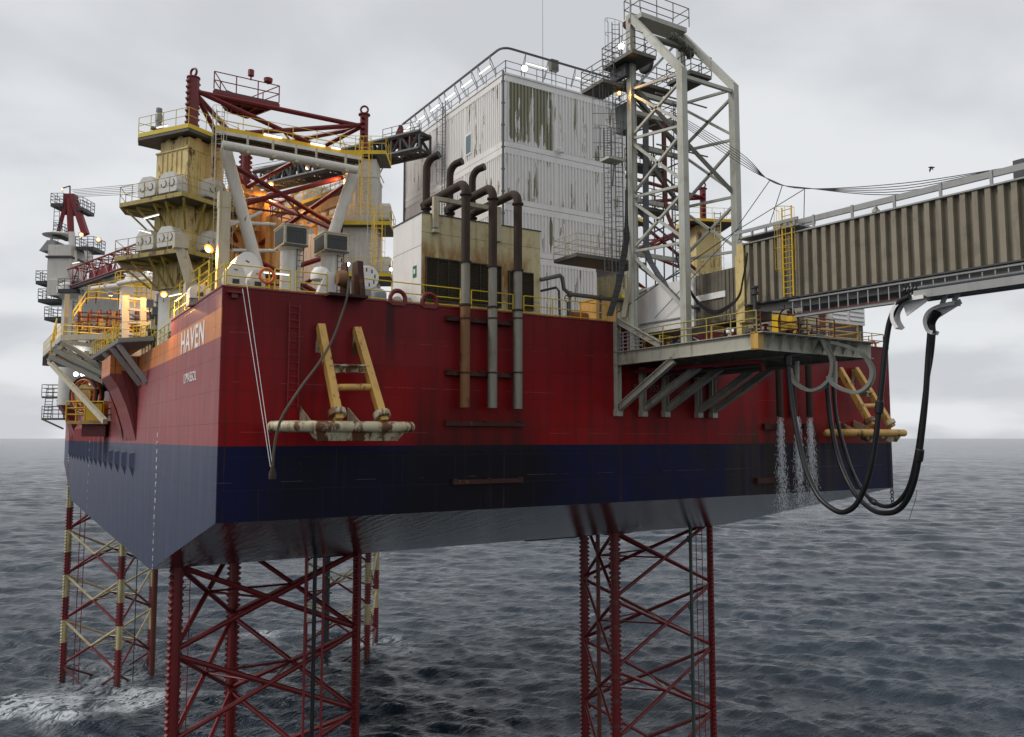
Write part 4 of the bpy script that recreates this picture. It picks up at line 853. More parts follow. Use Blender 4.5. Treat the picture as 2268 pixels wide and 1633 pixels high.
# ================================================================ JACKING TOWERS
def ngon(c, r, n, a0): return [(c[0]+r*math.cos(a0+2*math.pi*i/n), c[1]+r*math.sin(a0+2*math.pi*i/n)) for i in range(n)]
def platform(par, poly, z, rmat, dmat='grating', toe='yellow_rail', h=1.1, th=.22, tm=.28, railing=True):
    mb = MB(); mb.prism([(x,y,z-th) for x, y in poly], (0,0,th)); pl = mb.build('platform', dmat, par)
    mb = MB(); n = len(poly)
    for i in range(n):
        p = V((*poly[i], z-.05)); q = V((*poly[(i+1)%n], z-.05)); mb.beam(p, q, .05, tm)
    mb.build('edge_beam', toe, pl)
    if railing:
        mb = MB(); mb.rail([(x,y,z+.09) for x, y in poly], h=h, step=1.3, mids=(.5,), closed=True); mb.build('guard_rail', rmat, pl)
    return pl
def jack_tower(c, ang, label, wall, zs, sides, rmat='old_yellow_rail', hood='white', toe='old_yellow_rail', plats=(True,True,True), b=1.35):
    t_ = thing('jacking_tower', label, 'jacking tower', (c[0],c[1],ZT), 'jacking towers round the leg chords')
    zb0, z_a, z_b, z_top = zs   # base top, lower hood deck, upper hood deck, top of housing
    u = V((math.cos(ang), math.sin(ang), 0)); v = V((-u.y, u.x, 0)); C0 = V((c[0],c[1],0))
    bp_ = min(b, 1.22); mb = MB(); mb.obox(c, ang, -bp_,bp_,-bp_,bp_, 40.9, zb0); mb.build('pedestal', 'white', t_)
    mb = MB(); mb.obox(c, ang, -b*.94,b*.94,-b*.94,b*.94, zb0, z_b+3.3); mb.build('lower_housing', wall, t_)
    mb = MB(); mb.obox(c, ang, -b*.84,b*.84,-b*.84,b*.84, z_b+3.3, z_top); mb.obox(c, ang, -b*.98,b*.98,-b*.98,b*.98, z_b+3.26, z_b+3.36); mb.build('upper_housing', wall, t_)
    # vertical stiffeners and round access covers on the visible faces
    mb = MB()
    for f_ in range(4):
        a_ = ang+f_*math.pi/2; uu = V((math.cos(a_), math.sin(a_), 0)); vv = V((-uu.y, uu.x, 0))
        for s_ in (-.6,-.3,0,.3,.6): 
            w = b*.94; p = C0+uu*(w+.03)+vv*s_*w; mb.beam(p+V((0,0,zb0+.2)), p+V((0,0,z_b+3.2)), .05, .06, up=uu)
    mb.build('stiffener', wall, t_)
    for f_ in range(4):
        a_ = ang+f_*math.pi/2; uu = V((math.cos(a_), math.sin(a_), 0)); vv = V((-uu.y, uu.x, 0)); w = b*.84
        for s_ in (-.42,.42):
            zc = (z_b+3.4+z_top)/2-.2; p = C0+uu*(w+.01)+vv*s_*w+V((0,0,zc)); pts = []
            for k in range(20): t = 2*math.pi*k/20; pts.append(p+vv*math.cos(t)*.30+V((0,0,math.sin(t)*.32+(.38 if math.sin(t)>0 else -.38))))
            mb = MB(); mb.prism(pts, uu*.05); mb.path(pts+[pts[0]], .035, 5); mb.build('access_cover', wall, t_)
    for z in (z_a, z_b):
        for a_, s_ in sides:     # rounded gear covers standing out of a face
            uu = V((math.cos(ang+a_), math.sin(ang+a_), 0)); vv = V((-uu.y, uu.x, 0)); w = b*.94
            for q in s_:
                p = C0+uu*w+vv*q+V((0,0,z+.15)); prof = [(-.80,0),(.80,0),(.86,.15),(.86,.75),(.55,1.22),(.40,1.32),(-.45,1.36),(-.86,.95),(-.86,.15)]
                mb = MB(); mb.prism([p+vv*x+V((0,0,y)) for x, y in prof], uu*.85); hd = mb.build('gear_cover', hood, t_)
                mb = MB()
                for x, y in ((-.38,.6),(.38,.6)):
                    k0 = p+uu*.86+vv*x+V((0,0,y)); mb.torus(k0, .24, .03, uu, 14, 5, 0, 4.2)
                mb.build('hand_hole', 'grating', hd)
    return t_, u, v, C0
cL = NLc[0]; ZL = lambda y: zat(y, cL[0]-1, cL[1]-1.5)
tL, u, v, C0 = jack_tower(cL, math.radians(30), 'weathered yellow jacking tower with white gear covers, left of the red braces', 'tower_yellow', (ZL(636), ZL(556), ZL(437), ZL(303)), ((math.pi, (-1.35,.72)), (-math.pi/2, (.25,))), b=1.62)
def P2(a, b_): q = C0+u*a+v*b_; return (q.x, q.y)
platform(tL, [P2(-3.0,-2.9), P2(2.4,-2.9), P2(2.4,3.2), P2(-1.8,4.2), P2(-3.1,3.0)], ZL(449), 'old_yellow_rail', toe='old_yellow_rail')
platform(tL, [P2(-3.1,-3.1), P2(2.7,-3.1), P2(2.7,3.2), P2(-1.8,4.2), P2(-3.3,3.0)], ZL(570), 'old_yellow_rail', toe='old_yellow_rail')
platform(tL, [P2(-1.9,-1.95), P2(2.4,-1.95), P2(2.4,2), P2(-1.6,3.4), P2(-2.2,2.6)], ZL(286), 'yellow_rail', toe='yellow_rail', th=.4)
for z, rr in ((ZL(449),2.8),(ZL(570),3.0)):
    for a_, b_ in ((-1,-1),(1,-1),(-1,0),(-1,1),(0,-1),(-.4,-1),(-1,-.4),(-1,.6)):
        mb = MB(); p = C0+u*a_*rr+v*b_*rr+V((0,0,z-.3)); q = C0+u*a_*1.6+v*b_*1.6+V((0,0,z-1.9)); mb.beam(p,q,.12); mb.beam(p, q+V((0,0,1.6)), .14,.2); mb.build('knee_brace', 'old_yellow_rail', tL)
# ladders with cages at its right side
a = onD(484, 400, 52.5); mb = MB(); zt_, zb_ = zat(243,a.x,a.y), zat(600,a.x,a.y); mb.ladder((a.x,a.y,zb_),(a.x,a.y,zt_), .5*RT, .3, .03, .018, hoops=((zt_-zb_)*.52,(zt_-zb_)*1.0,.8), out=-FW, hr=.42); mb.build('caged_ladder', 'cream', tL)
a = onD(504, 400, 52.5); mb = MB(); zt_, zb_ = zat(440,a.x,a.y), zat(640,a.x,a.y); mb.ladder((a.x,a.y,zb_),(a.x,a.y,zt_), .5*RT, .3, .03, .018, hoops=(1.5,(zt_-zb_),.8), out=-FW, hr=.4); mb.build('caged_ladder', 'cream', tL)
a = onD(352, 262, 56); mb = MB(); mb.lathe((a.x,a.y,zat(285,a.x,a.y)), [(.2,0),(.22,.35),(.12,.4),(.24,.5),(.26,.95),(.18,1.1),(.22,1.2),(.2,1.45),(.05,1.5)], 12); mb.box(a.x-.5,a.x+.6,a.y-.3,a.y+.3,zat(285,a.x,a.y)-.1,zat(285,a.x,a.y)); solo(mb, 'navigation_light', 'bridge_grey', 'grey navigation lantern at the left tip of the top platform', 'lantern', smooth=True)

cR = NLc[1]; ZR = lambda y: zat(y, cR[0]+.2, cR[1]-1.5)
tR, uR, vR, CR = jack_tower(cR, math.radians(-30), 'clean white jacking tower with yellow caged ladders beside the white block', 'white', (ZR(640), ZR(608), ZR(488), ZR(352)), ((-math.pi/2+math.pi/2, (0,)), (math.pi/2,(0,))), rmat='yellow_rail', toe='yellow_rail', b=1.35)
def Q2(a, b_): q = CR+uR*a+vR*b_; return (q.x, q.y)
platform(tR, [Q2(-1.5,-1.6), Q2(1.9,-1.6), Q2(1.9,1.6), Q2(-1.5,1.6)], ZR(340), 'yellow_rail', toe='yellow_rail')
platform(tR, [Q2(-1.5,-1.9), Q2(2.3,-1.9), Q2(2.3,1.7), Q2(-1.5,1.7)], ZR(498), 'yellow_rail', toe='yellow_rail')
platform(tR, [Q2(-1.5,-2.1), Q2(2.4,-2.1), Q2(2.4,1.8), Q2(-1.5,1.8)], ZR(612), 'yellow_rail', toe='yellow_rail')
a = onD(808, 450, 54.0); mb = MB(); zt_, zb_ = zat(312,a.x,a.y), zat(478,a.x,a.y); mb.ladder((a.x,a.y,zb_),(a.x,a.y,zt_), .5*RT, .3, .035, .02, hoops=(.6,(zt_-zb_),.75), out=-FW, hr=.42); mb.build('caged_ladder', 'bright_yellow', tR)
a = onD(838, 520, 53.0); mb = MB(); zt_, zb_ = zat(460,a.x,a.y), zat(606,a.x,a.y); mb.ladder((a.x,a.y,zb_),(a.x,a.y,zt_), .5*RT, .3, .035, .02, hoops=(.6,(zt_-zb_),.75), out=-FW, hr=.42); mb.build('caged_ladder', 'bright_yellow', tR)
a = onD(820, 560, 54.5); mb = MB(); zt_, zb_ = zat(440,a.x,a.y), zat(640,a.x,a.y); mb.ladder((a.x,a.y,zb_),(a.x,a.y,zt_), .4*RT, .3, .03, .018); mb.build('ladder', 'cream', tR)
cB = NLc[2]; ZB_ = lambda y: zat(y, cB[0], cB[1]-1.5)
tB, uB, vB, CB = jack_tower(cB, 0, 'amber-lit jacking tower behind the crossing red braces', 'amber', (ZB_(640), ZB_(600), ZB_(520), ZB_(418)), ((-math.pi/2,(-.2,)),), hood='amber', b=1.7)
# big white tube frame tying the towers together
fr_ = thing('tube_frame', 'big white tubular frame between the two front jacking towers', 'tubular frame', (7,17,ZT))
yF = 16.9
def tb(a, b_, r, nm='tube', mat='white', y0=yF, y1=None):
    p = onY(*a, y0); q = onY(*b_, y0 if y1 is None else y1); mb = MB(); mb.tube(p, q, r, 14); mb.build(nm, mat, fr_, True)
tb((492,321),(790,377),.30,'top_tube',y0=15.3); tb((499,330),(573,605),.42,'diagonal_tube'); tb((786,378),(738,520),.42,'diagonal_tube')
tb((738,520),(722,600),.40,'diagonal_tube'); tb((790,440),(770,600),.40,'diagonal_tube', y0=19, y1=21); tb((504,492),(610,498),.13,'cross_tube'); tb((515,555),(610,556),.13,'cross_tube'); tb((510,500),(580,470),.12,'cross_tube')
for px in (548,604,655,700,765): 
    mb = MB(); p = onY(px, 321+(px-492)*.188, 15.3); mb.box(p.x-.12,p.x+.12,14.97,15.65,p.z-.33,p.z-.1); mb.box(p.x-.06,p.x+.06,15.2,15.35,p.z+.3,p.z+1.0); mb.build('bracket', 'cream', fr_)
wk = thing('high_walkway', 'high walkway with yellow kickplate between the jacking towers', 'walkway', (7,16,56))
zW_ = zat(283, 3.0, 16); p0 = onY(480,283,15.9); p1 = onY(802,346,15.9); zW_ = (p0.z+p1.z)/2
mb = MB(); mb.box(p0.x,p1.x,15.9,17.3,zW_-.28,zW_-.12); mb.build('deck', 'grating', wk)
mb = MB(); mb.box(p0.x,p1.x,15.84,15.9,zW_-.12,zW_+.16); mb.build('kickplate', 'bright_yellow', wk)
mb = MB(); mb.box(p0.x,p1.x,15.82,15.9,zW_-.36,zW_-.125); mb.build('side_beam', 'white', wk)
mb = MB(); mb.rail([(p0.x,15.87,zW_),(p1.x,15.87,zW_)], h=1.15, step=1.6, mids=(.5,)); mb.rail([(p0.x,17.3,zW_),(p1.x,17.3,zW_)], h=1.15, step=1.6, mids=(.5,)); mb.build('guard_rail', 'yellow_rail', wk)
mb = MB()
for k in range(46): x = p0.x+(p1.x-p0.x)*k/45; mb.beam((x,16,zW_-.40),(x,17.1,zW_-.40),.04)
mb.beam((p0.x,16,zW_-.40),(p1.x,16,zW_-.40),.07); mb.beam((p0.x,17.1,zW_-.40),(p1.x,17.1,zW_-.40),.07); mb.path([V((p0.x+(p1.x-p0.x)*k/16,16.5,zW_-.402-.05*math.sin(k))) for k in range(17)], .09, 6)
mb.build('cable_tray', 'grating', wk)
for i, (a_, b_) in enumerate((((.30,.42),'left'),((.62,.72),'middle'),((.77,.83),'right'))):
    s0 = V((p0.x+(p1.x-p0.x)*a_[0],15.75,zW_+.2)); s1 = V((p0.x+(p1.x-p0.x)*a_[1],15.75,zW_+.2)); q_ = thing('strip_light', b_+' lit strip light on the high walkway edge', 'strip light', s0, 'strip lights on the high walkway')
    mb = MB(); mb.beam(s0,s1,.14,.08); mb.build('lamp_housing', 'clean_white', q_); mb = MB(); mb.beam(s0-V((0,.03,.09)),s1-V((0,.03,.09)),.12,.09); mb.build('tube', 'fluor', q_)
# red platform with hatch on top of the leg
hp_ = thing('top_platform', 'dark red railed platform on top of the nearest leg', 'platform', (5,22,60))
p = onD(445,214,60); q = onD(615,258,60); zP = 59.2
poly = [onZ(438,232,zP), onZ(618,246,zP), onZ(560,278,zP), onZ(470,262,zP)]
P_ = onY(474,194,19.4); Q_ = onY(618,229,19.4); zP = (P_.z+Q_.z)/2; P_.z = Q_.z = zP; R_a = onZ(547,254,zP); R_b = onZ(500,236,zP); poly = [P_, Q_, R_a, R_b]
mb = MB(); mb.prism([p_-V((0,0,.12)) for p_ in poly], (0,0,.12)); mb.build('deck', 'grating', hp_)
mb = MB()
for k in range(5): a_ = poly[0].lerp(poly[1],k/4); b_ = poly[3].lerp(poly[2],k/4); mb.beam(a_-V((0,0,.22)),b_-V((0,0,.22)),.14,.2)
for k in range(4): a_ = poly[0].lerp(poly[3],k/3); b_ = poly[1].lerp(poly[2],k/3); mb.beam(a_-V((0,0,.23)),b_-V((0,0,.23)),.14,.2)
mb.build('floor_beam', 'truss_red', hp_)
mb = MB(); mb.rail(poly, h=1.25, step=1.6, mids=(.5,), closed=True, r=.04); mb.build('guard_rail', 'truss_red', hp_)
for k in (1,2): a_ = poly[0].lerp(poly[1],(.55,.82)[k-1])+V((0,0,1.2)); mb = MB(); mb.lathe(a_, [(.06,0),(.3,.15),(.33,.4),(.3,.42)] if k==2 else [(.05,0),(.06,.3),(.22,.32),(.22,.75)], 10); mb.build('horn', 'truss_red', hp_)

# right-hand leg jacking towers behind the gantry
for i, (c, lab) in enumerate(((RLc[0],'pale jacking tower directly behind the gantry legs'),(RLc[1],'rust-streaked yellow-white jacking tower at the far right of the deck'),(RLc[2],'rear jacking tower half hidden behind the gantry'))):
    Zf = lambda y: zat(y, c[0], c[1]-1.5)
    zt_ = (Zf(490),Zf(500),Zf(470))[i]; tt, uu_, vv_, CC = jack_tower(c, (math.radians(20),math.radians(-25),0)[i], lab, ('cream','tower_yellow','cream')[i], (ZT+1.5, ZT+2.2, ZT+4.2, max(zt_,ZT+9)), ((-math.pi/2,(0,)),), hood='cream', b=1.5)
    pl = [(CC+uu_*a_*2.5+vv_*b_*2.5) for a_, b_ in ((-1,-1),(1,-1),(1,1),(-1,1))]
    platform(tt, [(q_.x,q_.y) for q_ in pl], max(zt_,ZT+9)+.3, 'yellow_rail', toe='bright_yellow')
    platform(tt, [(q_.x,q_.y) for q_ in pl], ZT+5.3, 'yellow_rail', toe='yellow_rail')
a = onD(1590, 540, 78); mb = MB(); mb.ladder((a.x,a.y,ZT+3),(a.x,a.y,zat(470,a.x,a.y)), .6*RT, .35, .04, .02, hoops=(2,9,1.0), out=-FW, hr=.5); mb.build('caged_ladder', 'tower_yellow', tt)
# ================================================================ GANGWAY GANTRY
GX_A, GX_B, GY_L, GY_R = 23.7, 27.9, -1.6, -6.0
gan = thing('gangway_gantry', 'tall off-white lattice gantry holding up the gangway end', 'gantry', (GX_A,GY_R,40.1))
zLt, zRs, zLt2, zRs2 = zat(31,GX_A,GY_L), zat(152,GX_A,GY_R), zat(77,GX_B,GY_L), zat(191,GX_B,GY_R)
zLt = zLt2 = (zLt+zLt2)/2; zRs = zRs2 = (zRs+zRs2)/2; Z0 = 40.2
for x, nm in ((GX_A,'a'),(GX_B,'b')):
    mb = MB(); mb.ibeam((x,GY_L,Z0),(x,GY_L,zLt),.42,.42,.05,up=(1,0,0)); mb.box(x-.12,x+.12,GY_L-.2,GY_L+.2,Z0,zLt); mb.build('post', 'gantry_white', gan)
    mb = MB(); mb.box(x-.20,x+.20,GY_R-.23,GY_R+.23,Z0,zRs); mb.build('post', 'gantry_white', gan)
    mb = MB(); mb.beam((x,GY_L,zLt-.1),(x,GY_R,zRs-.05),.34,.40); mb.build('raker', 'gantry_white', gan)
def gb(a, b_, w=.15, mat='gantry_white'):
    mb = MB(); mb.beam(a, b_, w, w); mb.build('brace', mat, gan)
nodL = [zat(y, GX_A, GY_L) for y in (203, 312, 442, 562)]; nodR = [zat(y, GX_A, GY_R) for y in (160, 276, 408, 535, 690)]
for x in (GX_A, GX_B):
    for i in range(4):
        gb((x,GY_L,nodL[i]+.12),(x,GY_R,nodR[i]-.05)); gb((x,GY_L,nodL[i]-.15),(x,GY_R,nodR[i+1]+.15))
for i in range(3):
    gb((x,GY_L,nodL[i+1]+.35),(x,GY_R,nodR[i]-.5)) if False else None
    for x in (GX_A, GX_B): gb((x,GY_L,nodL[i+1]+.3),(x,GY_R,nodR[i]-.45))
for z in (zLt-.2, nodL[0], nodL[0]-1.3, nodL[1]-.3, nodL[2], nodL[3]): gb((GX_A,GY_L,z),(GX_B,GY_L,z),.26)
gb((GX_A,GY_L,nodL[0]),(GX_B,GY_L,nodL[1]),.22,'grey_pipe'); gb((GX_A,GY_L,nodL[1]),(GX_B,GY_L,nodL[2]),.22,'grey_pipe'); gb((GX_B,GY_L,zLt-.4),(GX_A,GY_L,nodL[0]),.14); gb((GX_A,GY_L,nodL[0]+.5),(GX_B,GY_R,nodR[2]),.22,'grey_pipe')
gb((GX_A,GY_R,zRs-.4),(GX_B,GY_R,zRs-.4),.2)
mb = MB(); mb.box(GX_A+.2,GX_B-.2,GY_L-.8,GY_L+.5,zLt-.35,zLt-.05); mb.build('head_beam', 'gantry_white', gan)
mb = MB(); mb.rail([(GX_A,GY_L-.9,zLt),(GX_B-.1,GY_L-.9,zLt),(GX_B-.1,GY_L+.6,zLt),(GX_A,GY_L+.6,zLt)], h=1.2, step=1.6, mids=(.5,), closed=True, r=.03); mb.build('guard_rail', 'grey_pipe', gan)
mb = MB(); mb.tube((GX_A,GY_L,zLt),(GX_A,GY_L,zLt+4.5),.07,6,r1=.04); mb.build('mast', 'gantry_white', gan)
mb = MB(); mb.lathe((GX_A,GY_L-.05,zLt-.45), [(.18,-.5),(.28,-.5),(.28,-.4),(.16,-.35),(.16,.0),(.28,.05),(.28,.1)], 14, (0,-1,0)); mb.build('end_bearing', 'rust_pipe_brown', gan)
def gplat(x0,x1,y0,y1,z,rm='grey_pipe'):
    mb = MB(); mb.box(x0,x1,y0,y1,z-.22,z); pl = mb.build('platform', 'grey_pipe', gan); mb = MB(); mb.box(x0+.1,x1-.1,y0+.1,y1-.1,z-.25,z-.221); mb.build('underside', 'dark_steel', pl)
    mb = MB(); mb.rail([(x0,y0,z),(x1,y0,z),(x1,y1,z),(x0,y1,z)], h=1.2, step=1.1, mids=(.33,.66), closed=True, r=.028); mb.build('guard_rail', rm, pl)
z = zat(135,GX_A,GY_L); gplat(GX_A-1.0,GX_A+.9,GY_L-1.3,GY_L+1.6,z)
z2 = zat(168,GX_B,GY_L-1); gplat(GX_B-.7,GX_B+1.1,GY_L-1.6,GY_L+.6,z2)
z3 = zat(196,GX_A,GY_L+1); gplat(GX_A-1.9,GX_A-.2,GY_L+.4,GY_L+2.6,z3); gplat(GX_A+.4,GX_B-.3,GY_L+.7,GY_L+2.2,z3+.7)
z4 = zat(258,GX_A,GY_L+.5); gplat(GX_A+.2,GX_B-.3,GY_L+.3,GY_L+1.8,z4+.4)
gplat(GX_A-3.4,GX_A+2.0,GY_L+1.2,GY_L+3.6,zat(571,GX_A-2,GY_L+2),'cream')
mb = MB(); mb.box(GX_A-.55,GX_A-.25,GY_L-.1,GY_L+1.4,z3+.3,z-.3); mb.build('counterweight', 'dark_steel', gan); mb = MB(); mb.box(GX_A-.2,GX_A+.5,GY_L+.25,GY_L+1.3,nodL[1]+.8,nodL[0]-.6); mb.build('counterweight', 'dark_steel', gan)
mb = MB(); mb.lathe((GX_A+1.2,GY_L+.1,zat(140,GX_A+1.2,GY_L)), [(.1,0),(.62,.02),(.62,.22),(.1,.24)], 18, (1,0,0)); mb.build('sheave', 'dark_steel', gan)
for k in range(16):
    q = V((GX_B-1.9+.12*k, GY_L-.9-.1*(k%3), zat(100+3.2*k*.55, GX_B-1, GY_L))); mb = MB(); mb.lathe(q, [(.05,0),(.26,.03),(.28,.12),(.1,.16)], 8, V((1,.4*(k%2),.3*((k%3)-1)))); mb.build('pulley', 'grey_pipe', gan)
mb = MB(); mb.tube((GX_A+.5,GY_L-.9,zLt-1.6),(GX_B,GY_L-.9,zLt-1.5),.20,10); mb.build('winch_drum', 'grey_pipe', gan)
# stair tower of caged ladders
for i, (px, y0, y1, d_) in enumerate(((1352,50,300,49.5),(1370,290,640,49.0),(1346,285,360,48.7))):
    a = onD(px+(14,0,0)[i], 300, d_); mb = MB(); zt_, zb_ = zat(y0,a.x,a.y), zat(y1,a.x,a.y)
    mb.ladder((a.x,a.y,zb_),(a.x,a.y,zt_), .45*RT, .3, .035, .018, hoops=(.8,(zt_-zb_),.9), out=(-FW-RT).normalized(), hr=.42); mb.build('caged_ladder', 'grey_rail', gan)
a = onD(1345, 300, 48.7); mb = MB(); mb.ladder((a.x,a.y,zat(600,a.x,a.y)),(a.x,a.y,zat(290,a.x,a.y)), .45*RT, .3, .035, .018, hoops=(7,12.5,.9), out=-RT, hr=.42)
mb.build('caged_ladder', 'grey_rail', gan)
mb = MB(); q = onD(1360, 355, 48.5); mb.box(q.x-.7,q.x+.5,q.y-.4,q.y+.5,q.z-.1,q.z+.05); mb.beam(q+V((0,0,-.1)),q+V((.5,.8,-1.3)),.1); mb.build('ladder_rest', 'gantry_white', gan)
for i in range(4):      # thin conduits, ladder and bracing between the two inner posts
    z = nodL[i]; gb((GX_A+.1,GY_L,z-.6),(GX_B-.1,GY_L,z-2.6),.09,'grey_pipe'); gb((GX_B-.1,GY_L,z-.6),(GX_A+.1,GY_L,z-2.6),.09,'grey_pipe')
    gb((GX_A,(GY_L+GY_R)/2,z-.9),(GX_B,(GY_L+GY_R)/2,z-.9),.07,'grey_pipe') if i < 2 else None
for k in range(5): mb = MB(); x = GX_A+.5+.75*k; mb.tube((x,GY_L+.3,41.0),(x,GY_L+.3,nodL[0]-.3-.5*k),.045,6); mb.build('conduit', ('wire','grey_pipe','brown_red','wire','grey_pipe')[k], gan)
mb = MB(); mb.ladder((GX_B-.75,GY_L-.25,41),(GX_B-.75,GY_L-.25,nodL[0]), (.45,0,0), .3, .03, .018, hoops=(2,15,1.1), out=(0,-1,0), hr=.36); mb.build('caged_ladder', 'grey_rail', gan)
for k, zq in enumerate((nodL[2]-.2, nodL[1]-1.2)): gplat(GX_A+.5,GX_B-1.2,GY_L+.2,GY_L+1.3,zq)
# hanging cable chains
def drag(pts, w, mat, label, nm='cable_chain'):
    t_ = thing(nm, label, 'cable chain', V(pts[-1])); mb = MB(); pts = [V(p) for p in pts]; mb.ribbon(pts, RT*w, .10, .05)
    for p, q in zip(pts, pts[1:]):
        n = max(1, int((q-p).length/.32))
        for k in range(n): c = p.lerp(q, (k+.5)/n)-FW*.09; mb.beam(c-RT*w*.5, c+RT*w*.5, .05)
    mb.build('chain_tray', mat, t_)
drag([onD(1393,262,49.4),onD(1394,400,49.4),onD(1390,500,49.3),onD(1383,560,49.0),onD(1368,640,48.5),onD(1350,700,48.2)], .34, 'wire', 'black cable bundle hanging down the left gantry post')
drag([onD(1430,262,49.4),onD(1430,400,49.4),onD(1431,555,49.2),onD(1440,580,48.9),onD(1458,610,48.5),onD(1480,640,48),onD(1508,672,47),onD(1545,683,46)], .32, 'grey_rail', 'dark ladder-like cable chain inside the gantry')
drag([onD(1518,318,47.5),onD(1521,450,47.4),onD(1523,575,47.2)], .26, 'truss_red', 'dark red cable chain beside the middle gantry post')
drag([onD(1470,270,50.5),onD(1474,450,50.4),onD(1478,475,50.2),onD(1500,530,49.6)], .2, 'brown_red', 'thin brown cable chain between the gantry frames')
t_ = thing('cable_bundle', 'black hoses looping from the gantry to the gangway joint', 'cables', onD(1560,690,42))
for k, off in enumerate((0, 4, 8)):
    pts = [onX(px, py+off*(.3+.7*math.sin(min(1,max(0,(px-1497)/150))*math.pi)), 24.1) for px, py in ((1497,560),(1505,592),(1520,625),(1542,662),(1568,683),(1590,688),(1620,672),(1638,652),(1645,620),(1652,585),(1655,560))]
    mb = MB(); mb.path(bez(pts,4), .045, 6); mb.build('cable', 'rubber', t_, True)

# ================================================================ GANTRY PLATFORM (outboard of the shell)
PX0, PX1, PY = 23.5, 31.2, -11.2; PZ1, PZ0 = 40.25, 39.42
pf = thing('gangway_platform', 'pale steel platform on slanted struts outboard of the red shell', 'platform', (PX0,0,PZ0))
mb = MB(); mb.ibeam((PX0,-.05,(PZ0+PZ1)/2),(PX0,PY,(PZ0+PZ1)/2),.34,PZ1-PZ0,.04,stiff=14); mb.build('edge_beam', 'platform_cream', pf)
mb = MB(); mb.hexa([(PX0,PY-.02,PZ0),(PX1+1.5,PY-.02,PZ0),(PX1+1.5,PY+.05,PZ0),(PX0,PY+.05,PZ0),(PX0,PY-.02,PZ1),(PX1+1.5,PY-.02,PZ1),(PX1+1.5,PY+.05,PZ1),(PX0,PY+.05,PZ1)])
mb.box(PX0-.17,PX1+1.5,PY-.55,PY-.02,PZ1-.02,PZ1+.03); mb.box(PX0-.17,PX1+1.5,PY-.18,PY-.02,PZ0-.03,PZ0+.02)
mb.build('front_beam', 'platform_cream', pf)
for k in range(9): x = PX0+.75+k*.85; mb = MB(); mb.prism([(x,PY-.02,PZ0+.04),(x,PY-.5,PZ1-.04),(x,PY-.02,PZ1-.04)], (.03,0,0)); mb.build('gusset', 'platform_cream', pf)
mb = MB(); mb.box(PX0-.17,PX0+.25,PY-.22,PY+.25,PZ0-.02,PZ1+.05); mb.build('corner_stiffener', 'fender_yellow', pf)
mb = MB(); mb.ibeam((PX1+1.5,PY+.1,39.8),(PX1+1.5,-.05,39.8),.3,.8,.04); mb.ibeam((PX0+3.8,PY+.1,39.75),(PX0+3.8,-.05,39.75),.3,.7,.04)
for k in range(8): y = PY+.9+k*1.3; mb.beam((PX0+.2,y,39.9),(PX1+1.4,y,39.9),.16,.3)
mb.build('floor_beam', 'platform_cream', pf)
mb = MB(); mb.box(PX0+.18,PX1+1.4,PY+.06,-.06,PZ1-.10,PZ1-.04); mb.build('deck', 'grey_pipe', pf)
zlo = onY(1365,913,-.15).z
for i, (pb, tx, ty) in enumerate(((1368,1492,796),(1425,1550,810),(1475,1597,814),(1548,1667,821),(1580,1708,817))):
    b_ = onY(pb, 905, -.25); x = b_.x if i else PX0; t2 = onX(tx, ty, x); t2.z = min(t2.z, PZ0-.05); b2 = V((x,-.35,zlo+.25))
    mb = MB(); mb.ibeam(b2, t2, .30, .42, .035, up=(0,-.4,1), stiff=5); mb.build('strut', 'platform_cream', pf)
    mb = MB(); mb.ibeam((x,-.2,zlo-.1),(x,-.2,PZ0-.02 if i else ZT),.34,.34,.035,up=(1,0,0)); mb.box(x-.22,x+.22,-.42,-.02,zlo-.25,zlo+.15); mb.build('hanger_post', 'platform_cream', pf)
mb = MB(); P = [onY(1375,715,-.25), onX(1462,788,PX0)]; a = onY(1372,716,-.2); b_ = onX(1462,782,PX0+.02); mb.ibeam((PX0+.02,-.2,ZT+.1), (PX0+.02,b_.y,PZ1+.1), .3,.36,.035); mb.build('tie_beam', 'platform_cream', pf)
mb = MB(); mb.ibeam((PX0+3.8,-.2,ZT+.1),(PX0+3.8,b_.y,PZ1+.1),.3,.36,.035); mb.build('tie_beam', 'platform_cream', pf)
mb = MB(); mb.path([(PX0+1.2,-.4,PZ0-.35),(PX0+1.2,-3.5,PZ0-.35),(PX0+1.9,-9.3,PZ0-.4),(PX0+2.1,-9.6,PZ0-.45),(PX0+2.1,-9.8,PZ0-.9)], .12, 8); mb.build('fire_pipe', 'truss_red', pf, True)
mb = MB(); mb.path([(PX0+2.6,-.4,PZ0-.55),(PX0+2.6,-9.3,PZ0-.5)], .10, 8); mb.path([(PX0+4.6,-.4,PZ0-.55),(PX0+4.6,-9.3,PZ0-.5)], .14, 8); mb.build('service_pipe', 'grey_pipe', pf, True)
raild('railing', [(PX0,-2.6,PZ1),(PX0,PY,PZ1)], 'old_yellow_rail', 'rusty pale railing along the left edge of the gangway platform', h=1.15, step=1.6, mids=(.35,.65))
raild('railing', [(PX0,-.3,PZ1),(PX0,-2.6,PZ1)], 'bridge_grey', 'grey barred railing where the platform meets the shell', h=1.15, step=.45, mids=(.2,.4,.6,.8))
raild('railing', [(PX0+.3,PY,PZ1),(PX1-1.6,PY,PZ1)], 'brown_red', 'dark rusty railing on the outer edge of the gangway platform', h=1.1, step=1.5, mids=(.35,.65))
bk = thing('yellow_basket', 'yellow railed work basket at the right end of the platform', 'work basket', (PX1,-10,PZ1))
a = onY(1786,765,-10.2); b_ = onY(1897,775,-10.2); mb = MB(); mb.box(a.x,b_.x,-10.3,-8.4,PZ1-.3,PZ1-.1); mb.build('floor', 'yellow_rail', bk)
